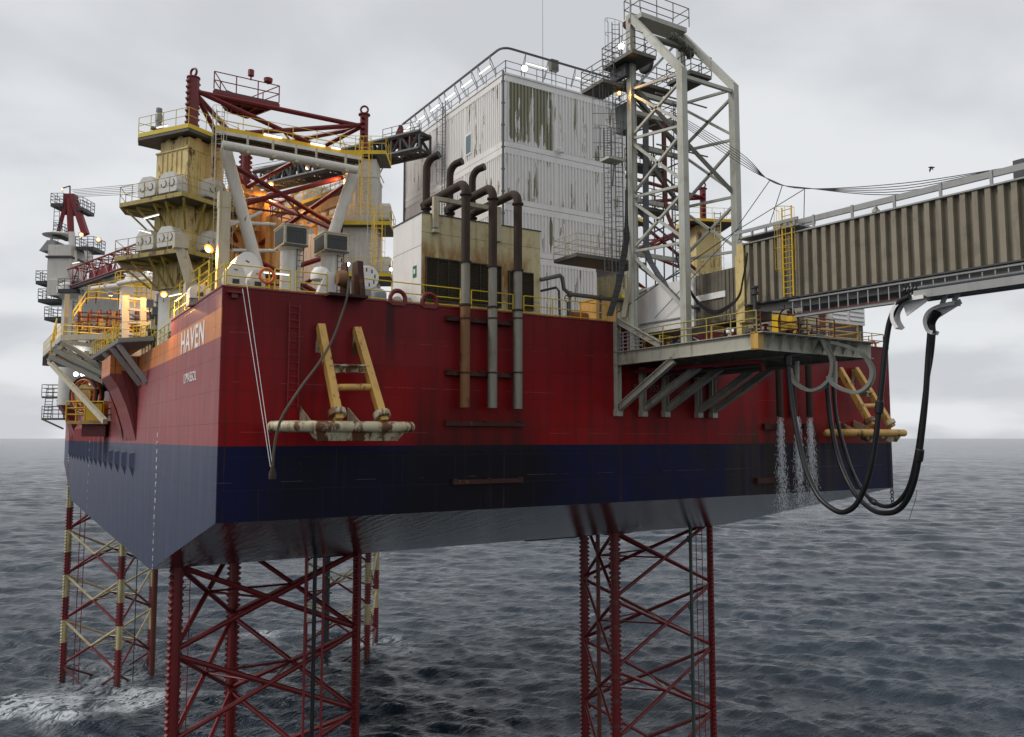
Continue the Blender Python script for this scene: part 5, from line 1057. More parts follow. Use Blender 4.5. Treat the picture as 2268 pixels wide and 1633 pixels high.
mb = MB(); mb.rail([(a.x,-10.3,PZ1-.1),(b_.x,-10.3,PZ1-.1),(b_.x,-8.4,PZ1-.1),(a.x,-8.4,PZ1-.1)], h=1.25, step=2.0, mids=(.35,.65), closed=True, r=.05); mb.build('guard_rail', 'fender_yellow', bk)
# things standing on the platform
def clutter(name, label, cat, c, sx, sy, n, mats, seed):
    r = random.Random(seed); t_ = thing(name, label, cat, c); c = V(c)
    mb = MB(); mb.box(c.x-sx,c.x+sx,c.y-sy,c.y+sy,c.z,c.z+.12); mb.build('skid', 'grating', t_)
    for k in range(n):
        x = c.x+r.uniform(-sx,sx)*.85; y = c.y+r.uniform(-sy,sy)*.8; h = r.uniform(.3,1.1); mb = MB(); m_ = mats[k%len(mats)]
        if k%3 == 0: mb.lathe((x,y,c.z+.12), [(.12,0),(.12,h*.4),(.2,h*.42),(.2,h*.55),(.08,h*.6),(.08,h*.8),(.17,h*.82),(.17,h*.9)], 10); mb.build('valve', m_, t_, True)
        elif k%3 == 1: mb.path([(x,y,c.z+.12),(x,y,c.z+h),(x+r.uniform(.3,.9),y,c.z+h),(x+.9,y+r.uniform(-.4,.4),c.z+h*.9)], .06, 6); mb.build('pipe', m_, t_)
        else: mb.box(x-.16,x+.16,y-.12,y+.12,c.z+.12,c.z+.12+h*.5); mb.box(x-.2,x+.2,y-.15,y+.15,c.z+.13+h*.5,c.z+.17+h*.5); mb.build('box', m_, t_)
clutter('valve_skid', 'cluttered valve skid on the platform under the gangway', 'valve skid', (25.4,-8.2,PZ1-.03), 1.4, 1.8, 16, ('dark_steel','fender_yellow','truss_red','white','grey_pipe'), 2)
clutter('pump_skid', 'pump skid with yellow and dark pipes between the gantry posts', 'pump skid', (25.6,-3.2,PZ1-.03), 1.5, 1.8, 12, ('grey_pipe','dark_steel','truss_red','yellow_rail'), 4)
clutter('hose_rack', 'tangle of hoses and pipes near the platform outer corner', 'hose rack', (28.2,-9.6,PZ1-.03), 1.7, 1.0, 14, ('truss_red','dark_steel','brown_red','grey_pipe'), 8)
mb = MB(); c = V((PX0+2.9,PY+.4,PZ1+.75)); mb.torus(c, .78, .04, (0,1,0), 26, 6); solo(mb, 'red_hoop', 'truss_red', 'thin red hoop standing on the platform rail below the gangway', 'hoop')
mb = MB(); mb.tube((PX0+.2,PY+.25,PZ1),(PX0+.2,PY+.25,PZ1+2.0),.10,8); mb.lathe((PX0+.2,PY+.25,PZ1+2.0), [(.1,0),(.2,0),(.2,.12),(.14,.14),(.14,.3),(.2,.32),(.2,.42)], 12)
for k in range(6): mb.lathe((PX0+.42,PY+.25,PZ1+.3+k*.25), [(.08,0),(.14,.02),(.14,.1),(.08,.12)], 10)
solo(mb, 'hydrant', 'dark_steel', 'black fluted standpipe at the outer platform corner', 'standpipe')
P = [onX(px,py,PX0+.35) for px,py in ((1430,775),(1450,768),(1480,766),(1502,759))]; mb = MB(); mb.path(bez(P,4), .05, 6); mb.path([q+V((.15,0,.04)) for q in bez(P,4)], .045, 6); solo(mb, 'blue_line', 'blue_rope', 'bright blue rope lying along the platform edge', 'rope')
P0, P1 = onX(1640,500,24.0), onX(1450,705,24.4); mb = MB(); mb.tube(P0,P1,.022,5); solo(mb, 'blue_stay', 'blue_rope', 'blue rope stay slanting across the gantry to the platform', 'rope')
# yellow steps and cabinet beside the gantry foot
a = onY(1418,735,-.6); mb = MB(); mb.ladder((a.x,-.7,PZ1),(a.x,-.5,zat(640,a.x,-.6)), (.55,0,0), .28, .045, .03); solo(mb, 'access_ladder', 'yellow_rail', 'yellow access ladder at the foot of the gantry', 'ladder')
a = onY(1380,700,2.0); mb = MB(); mb.ladder((a.x,1.2,ZT),(a.x,1.2,ZT+2.6), (.5,0,0), .3, .04, .03); solo(mb, 'step_ladder', 'cream', 'cream step ladder behind the gantry left post', 'ladder')
a = onY(1345,660,6); mb = MB(); mb.box(a.x-1.0,a.x+.8,6,8,ZT,ZT+2.6); mb.box(a.x-1.05,a.x+.85,5.95,8.05,ZT+2.6,ZT+2.7); mb.box(a.x-.7,a.x+.1,5.95,5.99,ZT+.2,ZT+1.9); solo(mb, 'deck_cabinet', 'amber', 'orange-lit deck cabinet behind the gantry foot', 'cabinet')
P = [onY(*q) for q in ((1392,655,-.5),(1375,712,-.5))]; mb = MB(); mb.beam(V((PX0-.1,-1.0,ZT+.2)), V((GX_A,GY_L-.1,zat(590,GX_A,GY_L))), .28, .34); mb.build('kicker', 'cream', gan)

# ================================================================ GANGWAY
GS = V((24.5,-9.7,41.95)); GD = V((.06,-.998,0)).normalized(); GN = V((-GD.y,GD.x,0)); GN = GN if GN.x > 0 else -GN   # GN points to +x (across)
gw = thing('gangway', 'long covered gangway with beige corrugated wall, running out to the right', 'gangway', GS)
LG, HG, WG = 26.0, 3.17, 2.6
def G(s_, o, z): return GS + GD*s_ + GN*o + V((0,0,z))
n = 52; st = LG/n; mb = MB(); vs = []
for i in range(n):
    a = i*st
    for u_, o in ((0,.0),(.30,.0),(.36,-.22),(.80,-.22),(.86,0.0)): vs += [G(a+u_*st, o, .0), G(a+u_*st, o, HG)]
m = len(vs)//2; mb.add(vs, [(2*i,2*i+1,2*i+3,2*i+2) for i in range(m-1)]); mb.build('side_wall', 'bridge_beige', gw)
mb = MB(); mb.quad(G(0,WG,0),G(LG,WG,0),G(LG,WG,HG),G(0,WG,HG)); mb.quad(G(0,0.02,0),G(0,WG,0),G(0,WG,HG),G(0,0.02,HG)); mb.build('far_wall', 'bridge_brown', gw)
mb = MB()
for i in range(n):
    if i%3 == 0: p_ = G((i+.15)*st,-.012,.05); mb.beam(p_, p_+V((0,0,HG-.1)), .05, .015, up=GN)
mb.build('rivet_strip', 'bridge_brown', gw)
mb = MB(); mb.hexa([G(0,-.28,HG),G(LG,-.28,HG),G(LG,WG,HG),G(0,WG,HG),G(0,-.28,HG+.07),G(LG,-.28,HG+.07),G(LG,WG,HG+.25),G(0,WG,HG+.25)]); mb.build('roof', 'bridge_grey', gw)
mb = MB(); mb.hexa([G(0,-.26,-.07),G(LG,-.26,-.07),G(LG,WG,-.07),G(0,WG,-.07),G(0,-.26,-.003),G(LG,-.26,-.003),G(LG,WG,-.003),G(0,WG,-.003)]); mb.build('sill', 'dark_steel', gw)
mb = MB(); mb.beam(G(1.9,-.1,HG+.52),G(LG,-.1,HG+.52),.16,.26); 
for k in range(9): s_ = 2.2+k*2.05; mb.beam(G(s_,-.18,HG+.05),G(s_,-.18,HG+.68),.09,.11,up=GD)
mb.build('roof_rail', 'bridge_grey', gw)
mb = MB(); mb.hexa([G(.2,.3,-.45),G(LG,.3,-.45),G(LG,.38,-.45),G(.2,.38,-.45),G(.2,.3,-.075),G(LG,.3,-.075),G(LG,.38,-.075),G(.2,.38,-.075)]); mb.beam(G(3,-.1,-.95),G(LG,-.1,-.95),.1,.14); mb.beam(G(2.5,1.5,-.5),G(LG,1.5,-.5),.5,.5)
mb.build('lower_beam', 'bridge_grey', gw)
mb = MB()
for k in range(46): s_ = 2.9+k*.5; mb.beam(G(s_,-.12,-.92),G(s_,-.12,-.08),.045,.045,up=GN)
mb.beam(G(2.7,-.16,-.16),G(LG,-.16,-.16),.06,.08); mb.build('baluster', 'bridge_grey', gw)
mb = MB(); mb.tube(G(2.7,-.2,-.86),G(LG,-.2,-.86),.02,5); mb.build('red_cable', 'truss_red', gw)
# joint column and end sections towards the gantry
mb = MB(); mb.hexa([G(-.5,-.12,-.9),G(-.05,-.12,-.9),G(-.05,1.2,-.9),G(-.5,1.2,-.9),G(-.5,-.12,HG+.15),G(-.05,-.12,HG+.15),G(-.05,1.2,HG+.15),G(-.5,1.2,HG+.15)]); mb.build('joint_column', 'tower_yellow', gw)
a0, a1 = onX(1541,690,24.75), onX(1640,690,24.75)
def gsect(px0, px1, ptop0, pbot0, mat, nm, x=24.8, wd_=2.2):
    p = onX(px0, ptop0, x); q = onX(px1, ptop0, x); zb_ = onX(px0, pbot0, x).z; mb = MB(); mb.box(x, x+wd_, q.y, p.y, zb_, p.z); mb.build(nm, mat, gw); return p.y, q.y, zb_, p.z
y1, y0, zb1, zt1 = gsect(1541, 1645, 612, 722, 'bridge_brown', 'inner_section')
mb = MB(); ny = int((y1-y0)/.28)
for k in range(ny): y = y0+.1+k*.28; (mb.box(24.75,24.795,y,y+.14,zb1+.02,zt1-.02) if k < ny*.35 else mb.box(24.785,24.797,y,y+.02,zb1+.02,zt1-.02))
mb.build('rib', 'bridge_brown', gw)
zm = onX(1545,668,24.7).z; mb = MB(); mb.box(24.72,24.79,y0+(y1-y0)*.35,y1-.05,zm-.02,zm+.32); mb.build('handrail_panel', 'clean_white', gw)
mb = MB(); mb.box(24.68,27.2,y1+.02,-.6,41.35,zt1-.05); mb.box(24.62,24.679,y1+.02,y1+.25,41.3,zt1); mb.build('end_cabin', 'clean_white', gw)
mb = MB(); mb.box(24.6,24.68,y1+.25,-.6,41.9,41.98)
for py in (655,657): pass
mb.build('trim', 'bridge_grey', gw)
mb = MB(); mb.box(24.45,24.95,-9.35,-9.0,40.2,44.7); mb.build('post', 'tower_yellow', gw)
lad = MB(); s_ = 2.0; b_ = onP(1745, 660, G(0,-.5,0), GN); tpp = onP(1735, 460, G(0,-.5,0), GN); sb = (b_-GS).dot(GD)
lad.ladder(G(sb,-.42,-.0), G(sb,-.42,zat(458,*G(sb,-.42,0).xy)-GS.z), GD*.55, .30, .045, .022, hoops=(1.3, 4.4, .95), out=-GN, hr=.42)
lad.build('caged_ladder', 'bright_yellow', gw)
mb = MB(); mb.hexa([G(-.1,-.5,HG+.28),G(3.6,-.5,HG+.28),G(3.6,.9,HG+.28),G(-.1,.9,HG+.28),G(-.1,-.5,HG+.36),G(3.6,-.5,HG+.36),G(3.6,.9,HG+.36),G(-.1,.9,HG+.36)])
for o in (-.5,.9): mb.beam(G(-.3,o,HG+.62),G(3.6,o,HG+.62),.1,.16)
for k in range(5): mb.beam(G(k*.85,-.5,HG+.3),G(k*.85,-.5,HG+.62),.1)
mb.build('roof_walkway', 'bridge_grey', gw)
mb = MB(); mb.torus(G(7.45,-.15,HG+.2), .12, .06, GD, 12, 6); mb.box(*[v_ for v_ in (G(7.45,-.15,0).x-.16,G(7.45,-.15,0).x+.16,G(7.45,-.15,0).y-.1,G(7.45,-.15,0).y+.1,GS.z+HG+.07,GS.z+HG+.2)]); mb.build('lifting_eye', 'platform_cream', gw)
# hook block at the right end of the roof
q = onP(2262, 372, G(0,1,0), GN); mb = MB(); mb.beam(q-V((0,0,.5)),q+V((0,0,.3)),.5,.4); solo(mb, 'sheave_block', 'dark_steel', 'black sheave block where the stay wires end, at the right frame edge', 'sheave block')
# outer hose boom under the gangway with three saddles
hb = thing('hose_boom', 'white hose boom under the gangway with curved hose saddles', 'hose boom', G(7,-.4,-1.4))
def HB(px, py, o=-.75): return onP(px, py, G(0,o,0), GN)
p = HB(2025, 655); q = HB(2268, 617); d_ = (q-p).normalized(); e = p+(q-p)*2.2; e.z = q.z; p.z = q.z = (p.z+q.z)/2; e.z = p.z
mb = MB(); mb.beam(p, e, .12, .34); mb.beam(p+GN*1.1, e+GN*1.1, .12, .34)
for k in range(14): a = p+(e-p)*k/13; mb.beam(a, a+GN*1.1, .1, .2)
mb.beam(p+GN*.5+V((0,0,.12)), e+GN*.5+V((0,0,.12)), 1.0, .04); mb.build('channel', 'bridge_grey', hb)
mb = MB(); mb.tube(p+V((0,0,.28))-GD*.4+GN*.1, e+V((0,0,.28))+GN*.1, .09, 10); mb.build('pipe', 'grey_rail', hb, True)
mb = MB(); 
for k in range(4): mb.lathe(p+V((0,0,.28))-GD*(.45-.16*k)+GN*.1, [(.09,0),(.15,.0),(.15,.07),(.09,.07)], 12, GD)
mb.build('coupling', 'rubber', hb)
for a_, b_ in ((HB(2112,668,.35),HB(2128,640,-.2)),(HB(2085,676,.35),HB(2100,645,-.2)),(HB(2012,664,-.72),HB(2045,650,-.72))): mb = MB(); mb.beam(a_, b_, .10, .22); mb.build('saddle_arm', 'clean_white', hb)
def saddle(pts, o, par, nm='hose_saddle', w=.5):
    P_ = [HB(px, py, o) for px, py in pts]; mb = MB(); mb.ribbon(bez(P_, 5), GN*w, .05, .16); mb.build(nm, 'clean_white', par); return P_
saddle([(2052,654),(2020,660),(1995,668),(1980,690),(1980,712),(1990,730)], -.75, hb)
saddle([(2120,668),(2085,676),(2060,690),(2051,712),(2058,735),(2070,742)], .35, hb)
mb = MB(); a = HB(2000,676,-.7); b_ = HB(2050,655,-.7); c_ = HB(2052,668,-.7); dd = HB(2008,700,-.7); mb.prism([a,dd,c_,b_], GN*.06); mb.build('web_plate', 'clean_white', hb); mb = MB(); a = HB(2072,708,.4); mb.prism([a, HB(2130,672,.4), HB(2125,662,.4), HB(2075,690,.4)], GN*.06); mb.build('web_plate', 'clean_white', hb)
# C-shaped saddles on the platform
for i, (pts, xo) in enumerate(((((1812,741),(1830,775),(1841,800),(1838,832),(1822,853),(1797,862),(1772,852),(1756,834),(1751,815)), 0),(((1842,762),(1872,770),(1905,785),(1925,810),(1929,832),(1920,853),(1900,866),(1875,862),(1850,850),(1838,832)), 0))):
    xs = onY(pts[0][0]-30*i, pts[0][1], PY-.3).x+.2; P_ = [onP(px, py, (xs,PY,40), (1,.35,0)) for px, py in pts]
    t_ = thing('hose_saddle', ('left','right')[i]+' of two big C-shaped white hose saddles on the platform edge', 'hose saddle', P_[0], 'hose saddles on the platform')
    mb = MB(); mb.ribbon(bez(P_, 5), V((1,.35,0)).normalized()*.50, .05, .16); mb.build('trough', 'gantry_white', t_)
    mb = MB(); q_ = onP((1766,1850)[i], (800,800)[i], (xs+.1,PY,40), (1,.35,0)); q2 = onP((1766,1850)[i], (846,850)[i], (xs+.1,PY,40), (1,.35,0)); mb.beam(q_,q2,.14,.16); mb.build('hanger', 'gantry_white', t_)
# hanging hoses
S0 = onY(1752,812,PY-.1)
def vert_plane(S, E):   # plane through two ground points
    d = (E-S); n_ = V((d.y,-d.x,0)).normalized(); return S, n_
def hose(pts, S, E, r, label, coup=()):
    P0_, n_ = vert_plane(S, E); Pp = bez([onP(px, py, P0_, n_) for px, py in pts], 6); t_ = thing('hanging_hose', label, 'hose', min(Pp, key=lambda v_: v_.z), 'black hoses looping below the gangway')
    mb = MB(); mb.path(Pp, r, 10); mb.build('hose_line', 'rubber', t_, True)
    for k in coup:
        a, b_ = Pp[k], Pp[k+1]; d_ = (b_-a).normalized(); mb = MB(); mb.lathe((a+b_)/2-d_*.3, [(r*1.05,0),(r*1.45,.05),(r*1.5,.3),(r*1.45,.55),(r*1.05,.6)], 12, d_); mb.build('coupling', 'rubber', t_, True)
    return Pp
E1 = HB(1968,700,-.75); E2 = HB(2055,740,.35); E3 = HB(2058,740,.55)
hose([(1745,790),(1747,830),(1755,900),(1768,970),(1785,1040),(1812,1098),(1845,1128),(1872,1134),(1900,1112),(1925,1050),(1940,968),(1950,880),(1958,800),(1966,735),(1975,700),(1990,672),(2015,657)], S0, E1, .125, 'left black hose loop from the platform up to the first saddle', (1,64))
S2 = onY(1833,850,PY+.4); hose([(1832,845),(1836,900),(1847,975),(1866,1040),(1895,1095),(1930,1128),(1962,1137),(1992,1128),(2015,1095),(2031,1040),(2042,960),(2050,880),(2056,790),(2060,740),(2060,715),(2072,690)], S2, E2, .125, 'lowest black hose loop hanging to the right saddle', (56,))
S3 = onY(1845,850,PY+1.0); hose([(1846,850),(1852,920),(1868,985),(1890,1050),(1920,1098),(1955,1121),(1985,1115),(2012,1080),(2030,1010),(2042,930),(2052,850),(2062,790),(2067,740),(2067,715),(2080,694)], S3, E3, .105, 'inner black hose loop just above the lowest one', (26,))
P_ = [HB(px,py,.3) for px,py in ((2031,1085),(2027,1110),(2020,1130),(2014,1150))]; mb = MB(); mb.path(bez(P_,4), .012, 4); solo(mb, 'loose_cord', 'wire', 'thin loose cord dangling off the lowest hose loop', 'cord')
mb = MB(); c = V((LX-.35,-.1,onY(1976,1080,-.1).z)); 
for k in range(5): mb.torus(c-V((0,0,.12+k*.26)), .13, .045, (1,0,0) if k%2 else (0,1,0), 10, 6)
mb.tube(c, (c.x,c.y,ZT-3), .03, 5); solo(mb, 'anchor_chain', 'dark_steel', 'black chain hanging from the far right hull corner', 'chain')
# stay wires from the gantry to the gangway
t_ = thing('stay_wires', 'fan of sagging dark stay wires from gantry to gangway end', 'stay wires', G(5,0,HG+2))
for k in range(5):
    a = V((GX_B-1.2+.16*k, GY_L-.2, nodL[0]-.6-.16*k)); b_ = onP(1782, 416, G(0,.6,0), GN); q = onP(1705,400,G(0,.6,0),GN); e = onP(2262, 362+k*1.2, G(0,1,0), GN)
    m1 = onP(2000, 400+(5-k)*6, G(0,1,0), GN); m0 = onP(1636, 336+k*6, G(0,.4,0), GN)
    mb = MB(); mb.path(bez([a, m0, q+V((0,0,.015*k)), b_+V((0,0,-.012*k)), m1, e], 6), .020, 5); mb.build('stay_wire', 'wire', t_)
for i, (a_, b_) in enumerate((((1705,400),(1637,497)),((1733,410),(1702,505)),((1782,418),(1780,512)),((1780,420),(1636,508)))):
    mb = MB(); mb.tube(onP(*a_,G(0,.6,0),GN), onP(*b_,G(0,.3,0),GN), .022, 5); mb.build('hanger_sling', 'wire', t_)
mb = MB(); mb.tube(onP(1636,508,G(0,.3,0),GN), V((PX0-.2,-.4,ZT+.5)), .028, 5); mb.build('hanger_sling', 'wire', t_)
# right-end deck: container cabins and rail
cc = onY(1880,700,3); t_ = thing('white_container', 'white slatted container at the far right end of the deck', 'container', (cc.x,3,ZT)); a = onY(1841,700,3); b_ = onY(1915,700,3); 
zc0, zc1 = zat(722,b_.x,3), zat(668,b_.x,3)+.6; mb = MB(); mb.box(a.x,b_.x,3,5.5,zc0,zc1); mb.build('body', 'clean_white', t_)
for k in range(6):
    for j in range(2): z = zc0+.25+k*(zc1-zc0-.4)/6; x0_ = a.x+.15+j*(b_.x-a.x)*.5; mb = MB(); mb.prism([(x0_,2.98,z),(x0_,2.88,z+.06),(x0_,2.98,z+.3)], ((b_.x-a.x)*.42,0,0)); mb.build('slat', 'clean_white', t_)
mb = MB(); mb.box(a.x,b_.x,3.2,5.3,ZT,zc0); mb.build('stand', 'dark_steel', t_)
a = onY(1700,700,2.5); b_ = onY(1835,700,2.5); mb = MB(); mb.box(a.x,b_.x,2.5,5.5,ZT,zat(672,b_.x,2.5)); solo(mb, 'deck_cabin', 'cream', 'cream deck cabin behind the platform railing', 'cabin')
for i, px in enumerate((1752,1775,1822)): q = onY(px,720,1.2); mb = MB(); mb.lathe((q.x,1.2,ZT-1), [(.24,0),(.24,3.2),(.3,3.2),(.3,3.35)], 12); solo(mb, 'vent_post', ('rust_pipe','grey_pipe','brown_red')[i], ('dark brown','grey','reddish')[i]+' upright vent pipe behind the platform rail', 'vent pipe', 'vent pipes by the cabin')
for i, px in enumerate((1735,1760)): q = onY(px,712,.8); mb = MB(); mb.box(q.x-.3,q.x+.35,.8,1.6,ZT,ZT+1.9); mb.box(q.x-.2,q.x+.2,.74,.79,ZT+1.0,ZT+1.5); solo(mb, 'yellow_cabinet', 'bright_yellow', ('left','right')[i]+' of two bright yellow equipment cabinets under the gangway', 'cabinet', 'yellow equipment cabinets')
q0 = onY(1906,770,.25); raild('railing', [(q0.x,.25,ZT),(LX-.2,.25,ZT),(LX-.2,8,ZT)], 'old_yellow_rail', 'pale railing at the far right corner of the hull', h=1.1, step=1.3, mids=(.5,))
# bird
q = onD(2063, 371, 60); t_ = thing('bird', 'small dark seabird flying above the gangway', 'bird', q)
mb = MB(); body = [(q-RT*.24,.015),(q-RT*.16,.05),(q,.075),(q+RT*.14,.055),(q+RT*.2,.04),(q+RT*.26,.012)]
mb.path([b_[0] for b_ in body], [b_[1] for b_ in body], 8)
for sg in (-1,1):
    r0 = q+RT*.06; r1 = q-RT*.05; w1 = q+FW*sg*.18-V((0,0,.12))+RT*.0; w2 = q+FW*sg*.25-V((0,0,.34))-RT*.02
    mb.prism([r0, r1, w1-RT*.10, w2, w1+RT*.04], (.004,.004,.008))
mb.build('body', 'bird_black', t_)
rng2 = random.Random(11)
# ================================================================ REAR AMBER-LIT GALLERY, BOOMS, CRANE, SIDE PLATFORMS
A_ = onD(598,474,85); B_ = onD(797,404,74); A_.z = B_.z = (A_.z+B_.z)/2; gd = (B_-A_).normalized(); gn = V((-gd.y,gd.x,0)); gn = gn if gn.dot(FW) > 0 else -gn
gl = thing('lit_gallery', 'amber-lit gallery with yellow kickplate seen through the red braces', 'gallery', A_)
def GLp(s_, o, z): return A_+gd*s_+gn*o+V((0,0,z))
LGa = (B_-A_).length
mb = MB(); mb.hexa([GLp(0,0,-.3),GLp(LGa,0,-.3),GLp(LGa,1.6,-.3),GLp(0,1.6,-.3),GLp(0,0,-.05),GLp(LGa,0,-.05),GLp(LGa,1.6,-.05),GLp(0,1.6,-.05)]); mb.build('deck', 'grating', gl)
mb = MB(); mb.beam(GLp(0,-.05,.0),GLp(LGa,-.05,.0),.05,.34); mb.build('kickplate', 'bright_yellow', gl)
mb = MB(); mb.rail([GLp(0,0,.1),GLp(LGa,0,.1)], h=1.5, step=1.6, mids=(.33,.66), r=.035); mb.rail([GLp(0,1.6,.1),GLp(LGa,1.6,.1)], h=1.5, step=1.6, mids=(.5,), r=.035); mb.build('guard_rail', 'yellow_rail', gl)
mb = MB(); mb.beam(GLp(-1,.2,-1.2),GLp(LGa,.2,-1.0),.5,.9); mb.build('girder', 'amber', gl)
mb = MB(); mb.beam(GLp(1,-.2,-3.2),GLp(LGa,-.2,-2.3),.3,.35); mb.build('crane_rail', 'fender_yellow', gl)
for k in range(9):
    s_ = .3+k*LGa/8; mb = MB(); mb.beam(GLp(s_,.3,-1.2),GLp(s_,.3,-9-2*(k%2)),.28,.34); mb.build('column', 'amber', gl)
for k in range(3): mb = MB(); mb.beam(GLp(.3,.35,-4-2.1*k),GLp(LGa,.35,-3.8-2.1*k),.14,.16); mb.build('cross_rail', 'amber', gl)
for k in range(9):
    s_ = 1.5+k*LGa/9.5; mb = MB(); mb.beam(GLp(s_,2.2,.2),GLp(s_+1.0+.3*(k%3),2.4,1.2+.5*(k%3)),.10); mb.beam(GLp(s_+1.6,2.3,.3),GLp(s_+.4,2.6,1.7),.07); mb.build('roof_strut', 'bridge_grey', gl)
q = onD(1020/1.806+5, 1, 1) if False else onD(710,484,72); mb = MB(); mb.lathe(q-FW*.12, [(.05,0),(.34,.02),(.36,.2),(.05,.22)], 16, FW); mb.tube(q+V((0,0,.3)), q+V((0,0,2.4)), .03, 5); mb.tube(q-V((0,0,.3)), q-V((0,0,.8)), .05, 6); solo(mb, 'crane_hook_block', 'amber', 'amber crane hook block hanging under the lit gallery', 'hook block')
# walls and lockers behind the leg, lamp glow painted into the amber ones
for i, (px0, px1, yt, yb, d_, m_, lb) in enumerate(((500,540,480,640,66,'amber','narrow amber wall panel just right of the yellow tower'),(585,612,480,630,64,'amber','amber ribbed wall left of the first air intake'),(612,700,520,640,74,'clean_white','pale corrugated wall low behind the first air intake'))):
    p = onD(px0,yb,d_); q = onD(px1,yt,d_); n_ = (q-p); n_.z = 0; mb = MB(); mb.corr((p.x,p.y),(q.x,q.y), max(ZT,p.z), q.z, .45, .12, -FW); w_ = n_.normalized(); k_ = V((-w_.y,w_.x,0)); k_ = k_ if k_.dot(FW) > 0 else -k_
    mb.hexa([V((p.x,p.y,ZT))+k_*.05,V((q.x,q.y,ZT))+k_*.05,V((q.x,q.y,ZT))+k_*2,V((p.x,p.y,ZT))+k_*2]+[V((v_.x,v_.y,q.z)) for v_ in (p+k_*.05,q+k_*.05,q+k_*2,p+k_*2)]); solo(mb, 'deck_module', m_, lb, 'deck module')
# boom 1: from the crane, lying level behind the yellow tower
def lattice(name, label, cat, p, q, w0, w1, mat, n, r=.09):
    p = V(p); q = V(q); t_ = thing(name, label, cat, p); d = (q-p).normalized(); s_ = d.cross(V((0,0,1))).normalized(); u_ = s_.cross(d)
    def c(t, a, b): w = w0+(w1-w0)*t; return p+(q-p)*t+s_*a*w/2+u_*b*w/2
    for a, b in ((-1,-1),(1,-1),(1,1),(-1,1)): mb = MB(); mb.tube(c(0,a,b), c(1,a,b), r, 6); mb.build('chord', mat, t_)
    mb = MB()
    for i in range(n):
        t0, t1 = i/n, (i+1)/n; e_ = ((-1,-1),(1,-1),(1,1),(-1,1))
        for k in range(4):
            A1, A2 = e_[k], e_[(k+1)%4]; (mb.tube(c(t0,*A1), c(t1,*A2), r*.6, 5) if i%2 else mb.tube(c(t0,*A2), c(t1,*A1), r*.6, 5)); mb.tube(c(t1,*A1), c(t1,*A2), r*.5, 5)
    mb.build('lacing', mat, t_); return t_, c
p = onD(170,622,104); q = onD(345,556,88); q.z = p.z = (p.z+q.z)/2; e_ = p+(q-p)*2.1
t_, cfn = lattice('crane_boom', 'dark red lattice crane boom lying level behind the yellow tower', 'crane boom', p, e_, 2.3, 2.0, 'truss_red', 26, .11)
mb = MB(); a = cfn(0,1,-1); b_ = cfn(.45,1,-1); s_ = RT*1.0; mb.hexa([a-V((0,0,.3)),a+s_-V((0,0,.3)),b_+s_-V((0,0,.3)),b_-V((0,0,.3)),a-V((0,0,.1)),a+s_-V((0,0,.1)),b_+s_-V((0,0,.1)),b_-V((0,0,.1))]); mb.build('walkway', 'dark_steel', t_)
mb = MB(); a = cfn(.02,-1,0); b_ = cfn(.17,-1,0); mb.beam(a, b_, .1, 1.9); mb.build('side_plate', 'truss_red', t_)
p = onD(575,402,79.5); q = onD(897,327,70); p.z = q.z = (p.z+q.z)/2; e_ = p+(q-p)*1.12
t_, cfn = lattice('crane_boom', 'grey boom end poking out left of the white block top', 'crane boom', p, e_, 1.5, 1.5, 'dark_steel', 20, .24)
mb = MB(); a = cfn(.82,0,.9); mb.beam(a-(e_-p).normalized()*1.2, a+(e_-p).normalized()*2.2, .9, .9); b_ = cfn(.86,0,1.2); mb.prism([b_-RT*.5, b_+RT*.4, b_+V((0,0,1.2))+RT*.3, b_+V((0,0,1.3))], FW*.5); mb.build('boom_head', 'truss_red', t_)
mb = MB(); mb.rail([cfn(.80,1,1),cfn(.90,1,1),cfn(1,1,1)], h=1.0, step=1.1, mids=(.5,), r=.03); mb.build('guard_rail', 'grey_rail', t_)
# crane at the far left
CD = 105
def c_(px, py, dd=0): return onD(px, py, CD+dd)
cr_ = thing('pedestal_crane', 'grey-white pedestal crane with red A-frame at the far left', 'crane', c_(170,760))
ax = c_(170,700); S_ = FPX/CD
zc = lambda y: c_(170,y).z
mb = MB(); mb.lathe((ax.x,ax.y,ZT-3), [(1.75,0),(1.75,zc(668)-ZT+3),(2.6,zc(655)-ZT+3),(2.6,zc(640)-ZT+3),(2.0,zc(628)-ZT+3)], 24); mb.build('pedestal', 'white', cr_, True)
def cbox(px0, px1, y0, y1, dd0, dd1, mat, nm, par=None, cut=0):
    p = [c_(px0,y1,dd0), c_(px1,y1,dd0)]; w0 = (p[1]-p[0]); w0.z = 0; z0, z1 = c_(px0,y1).z, c_(px0,y0).z; a = V((p[0].x,p[0].y,z0)); dep = FW*(dd1-dd0); s_ = RT*(w0.length)
    mb = MB(); k_ = RT*cut; mb.hexa([a, a+s_, a+s_+dep, a+dep, a+k_+V((0,0,z1-z0)), a+s_+V((0,0,z1-z0)), a+s_+dep+V((0,0,z1-z0)), a+k_+dep+V((0,0,z1-z0))]); return mb.build(nm, mat, par or cr_)
cbox(103,206,628,660,-2,2,'white','slew_deck'); cbox(103,154,548,626,-1.5,2.5,'white','machinery_house'); cbox(100,156,573,577,-1.8,2.6,'dark_steel','band')
cbox(86,120,537,560,-1.2,1.2,'bridge_grey','exhaust_hood',cut=1.0); cbox(158,215,625,650,-2.4,-.2,'white','operator_cab'); cbox(160,180,630,642,-2.5,-2.41,'glass_blue','cab_window')
for a_, b_, w, m_ in (((158,515),(166,612),.75,'clean_white'),((189,545),(205,590),.6,'clean_white'),((114,523),(113,545),.3,'clean_white'),((150,432),(128,520),.5,'truss_red'),((154,440),(157,518),.75,'truss_red'),((162,436),(190,520),.75,'truss_red')):
    mb = MB(); mb.beam(c_(*a_,-.5), c_(*b_,-.5), w, w); mb.build('a_frame_leg', m_, cr_)
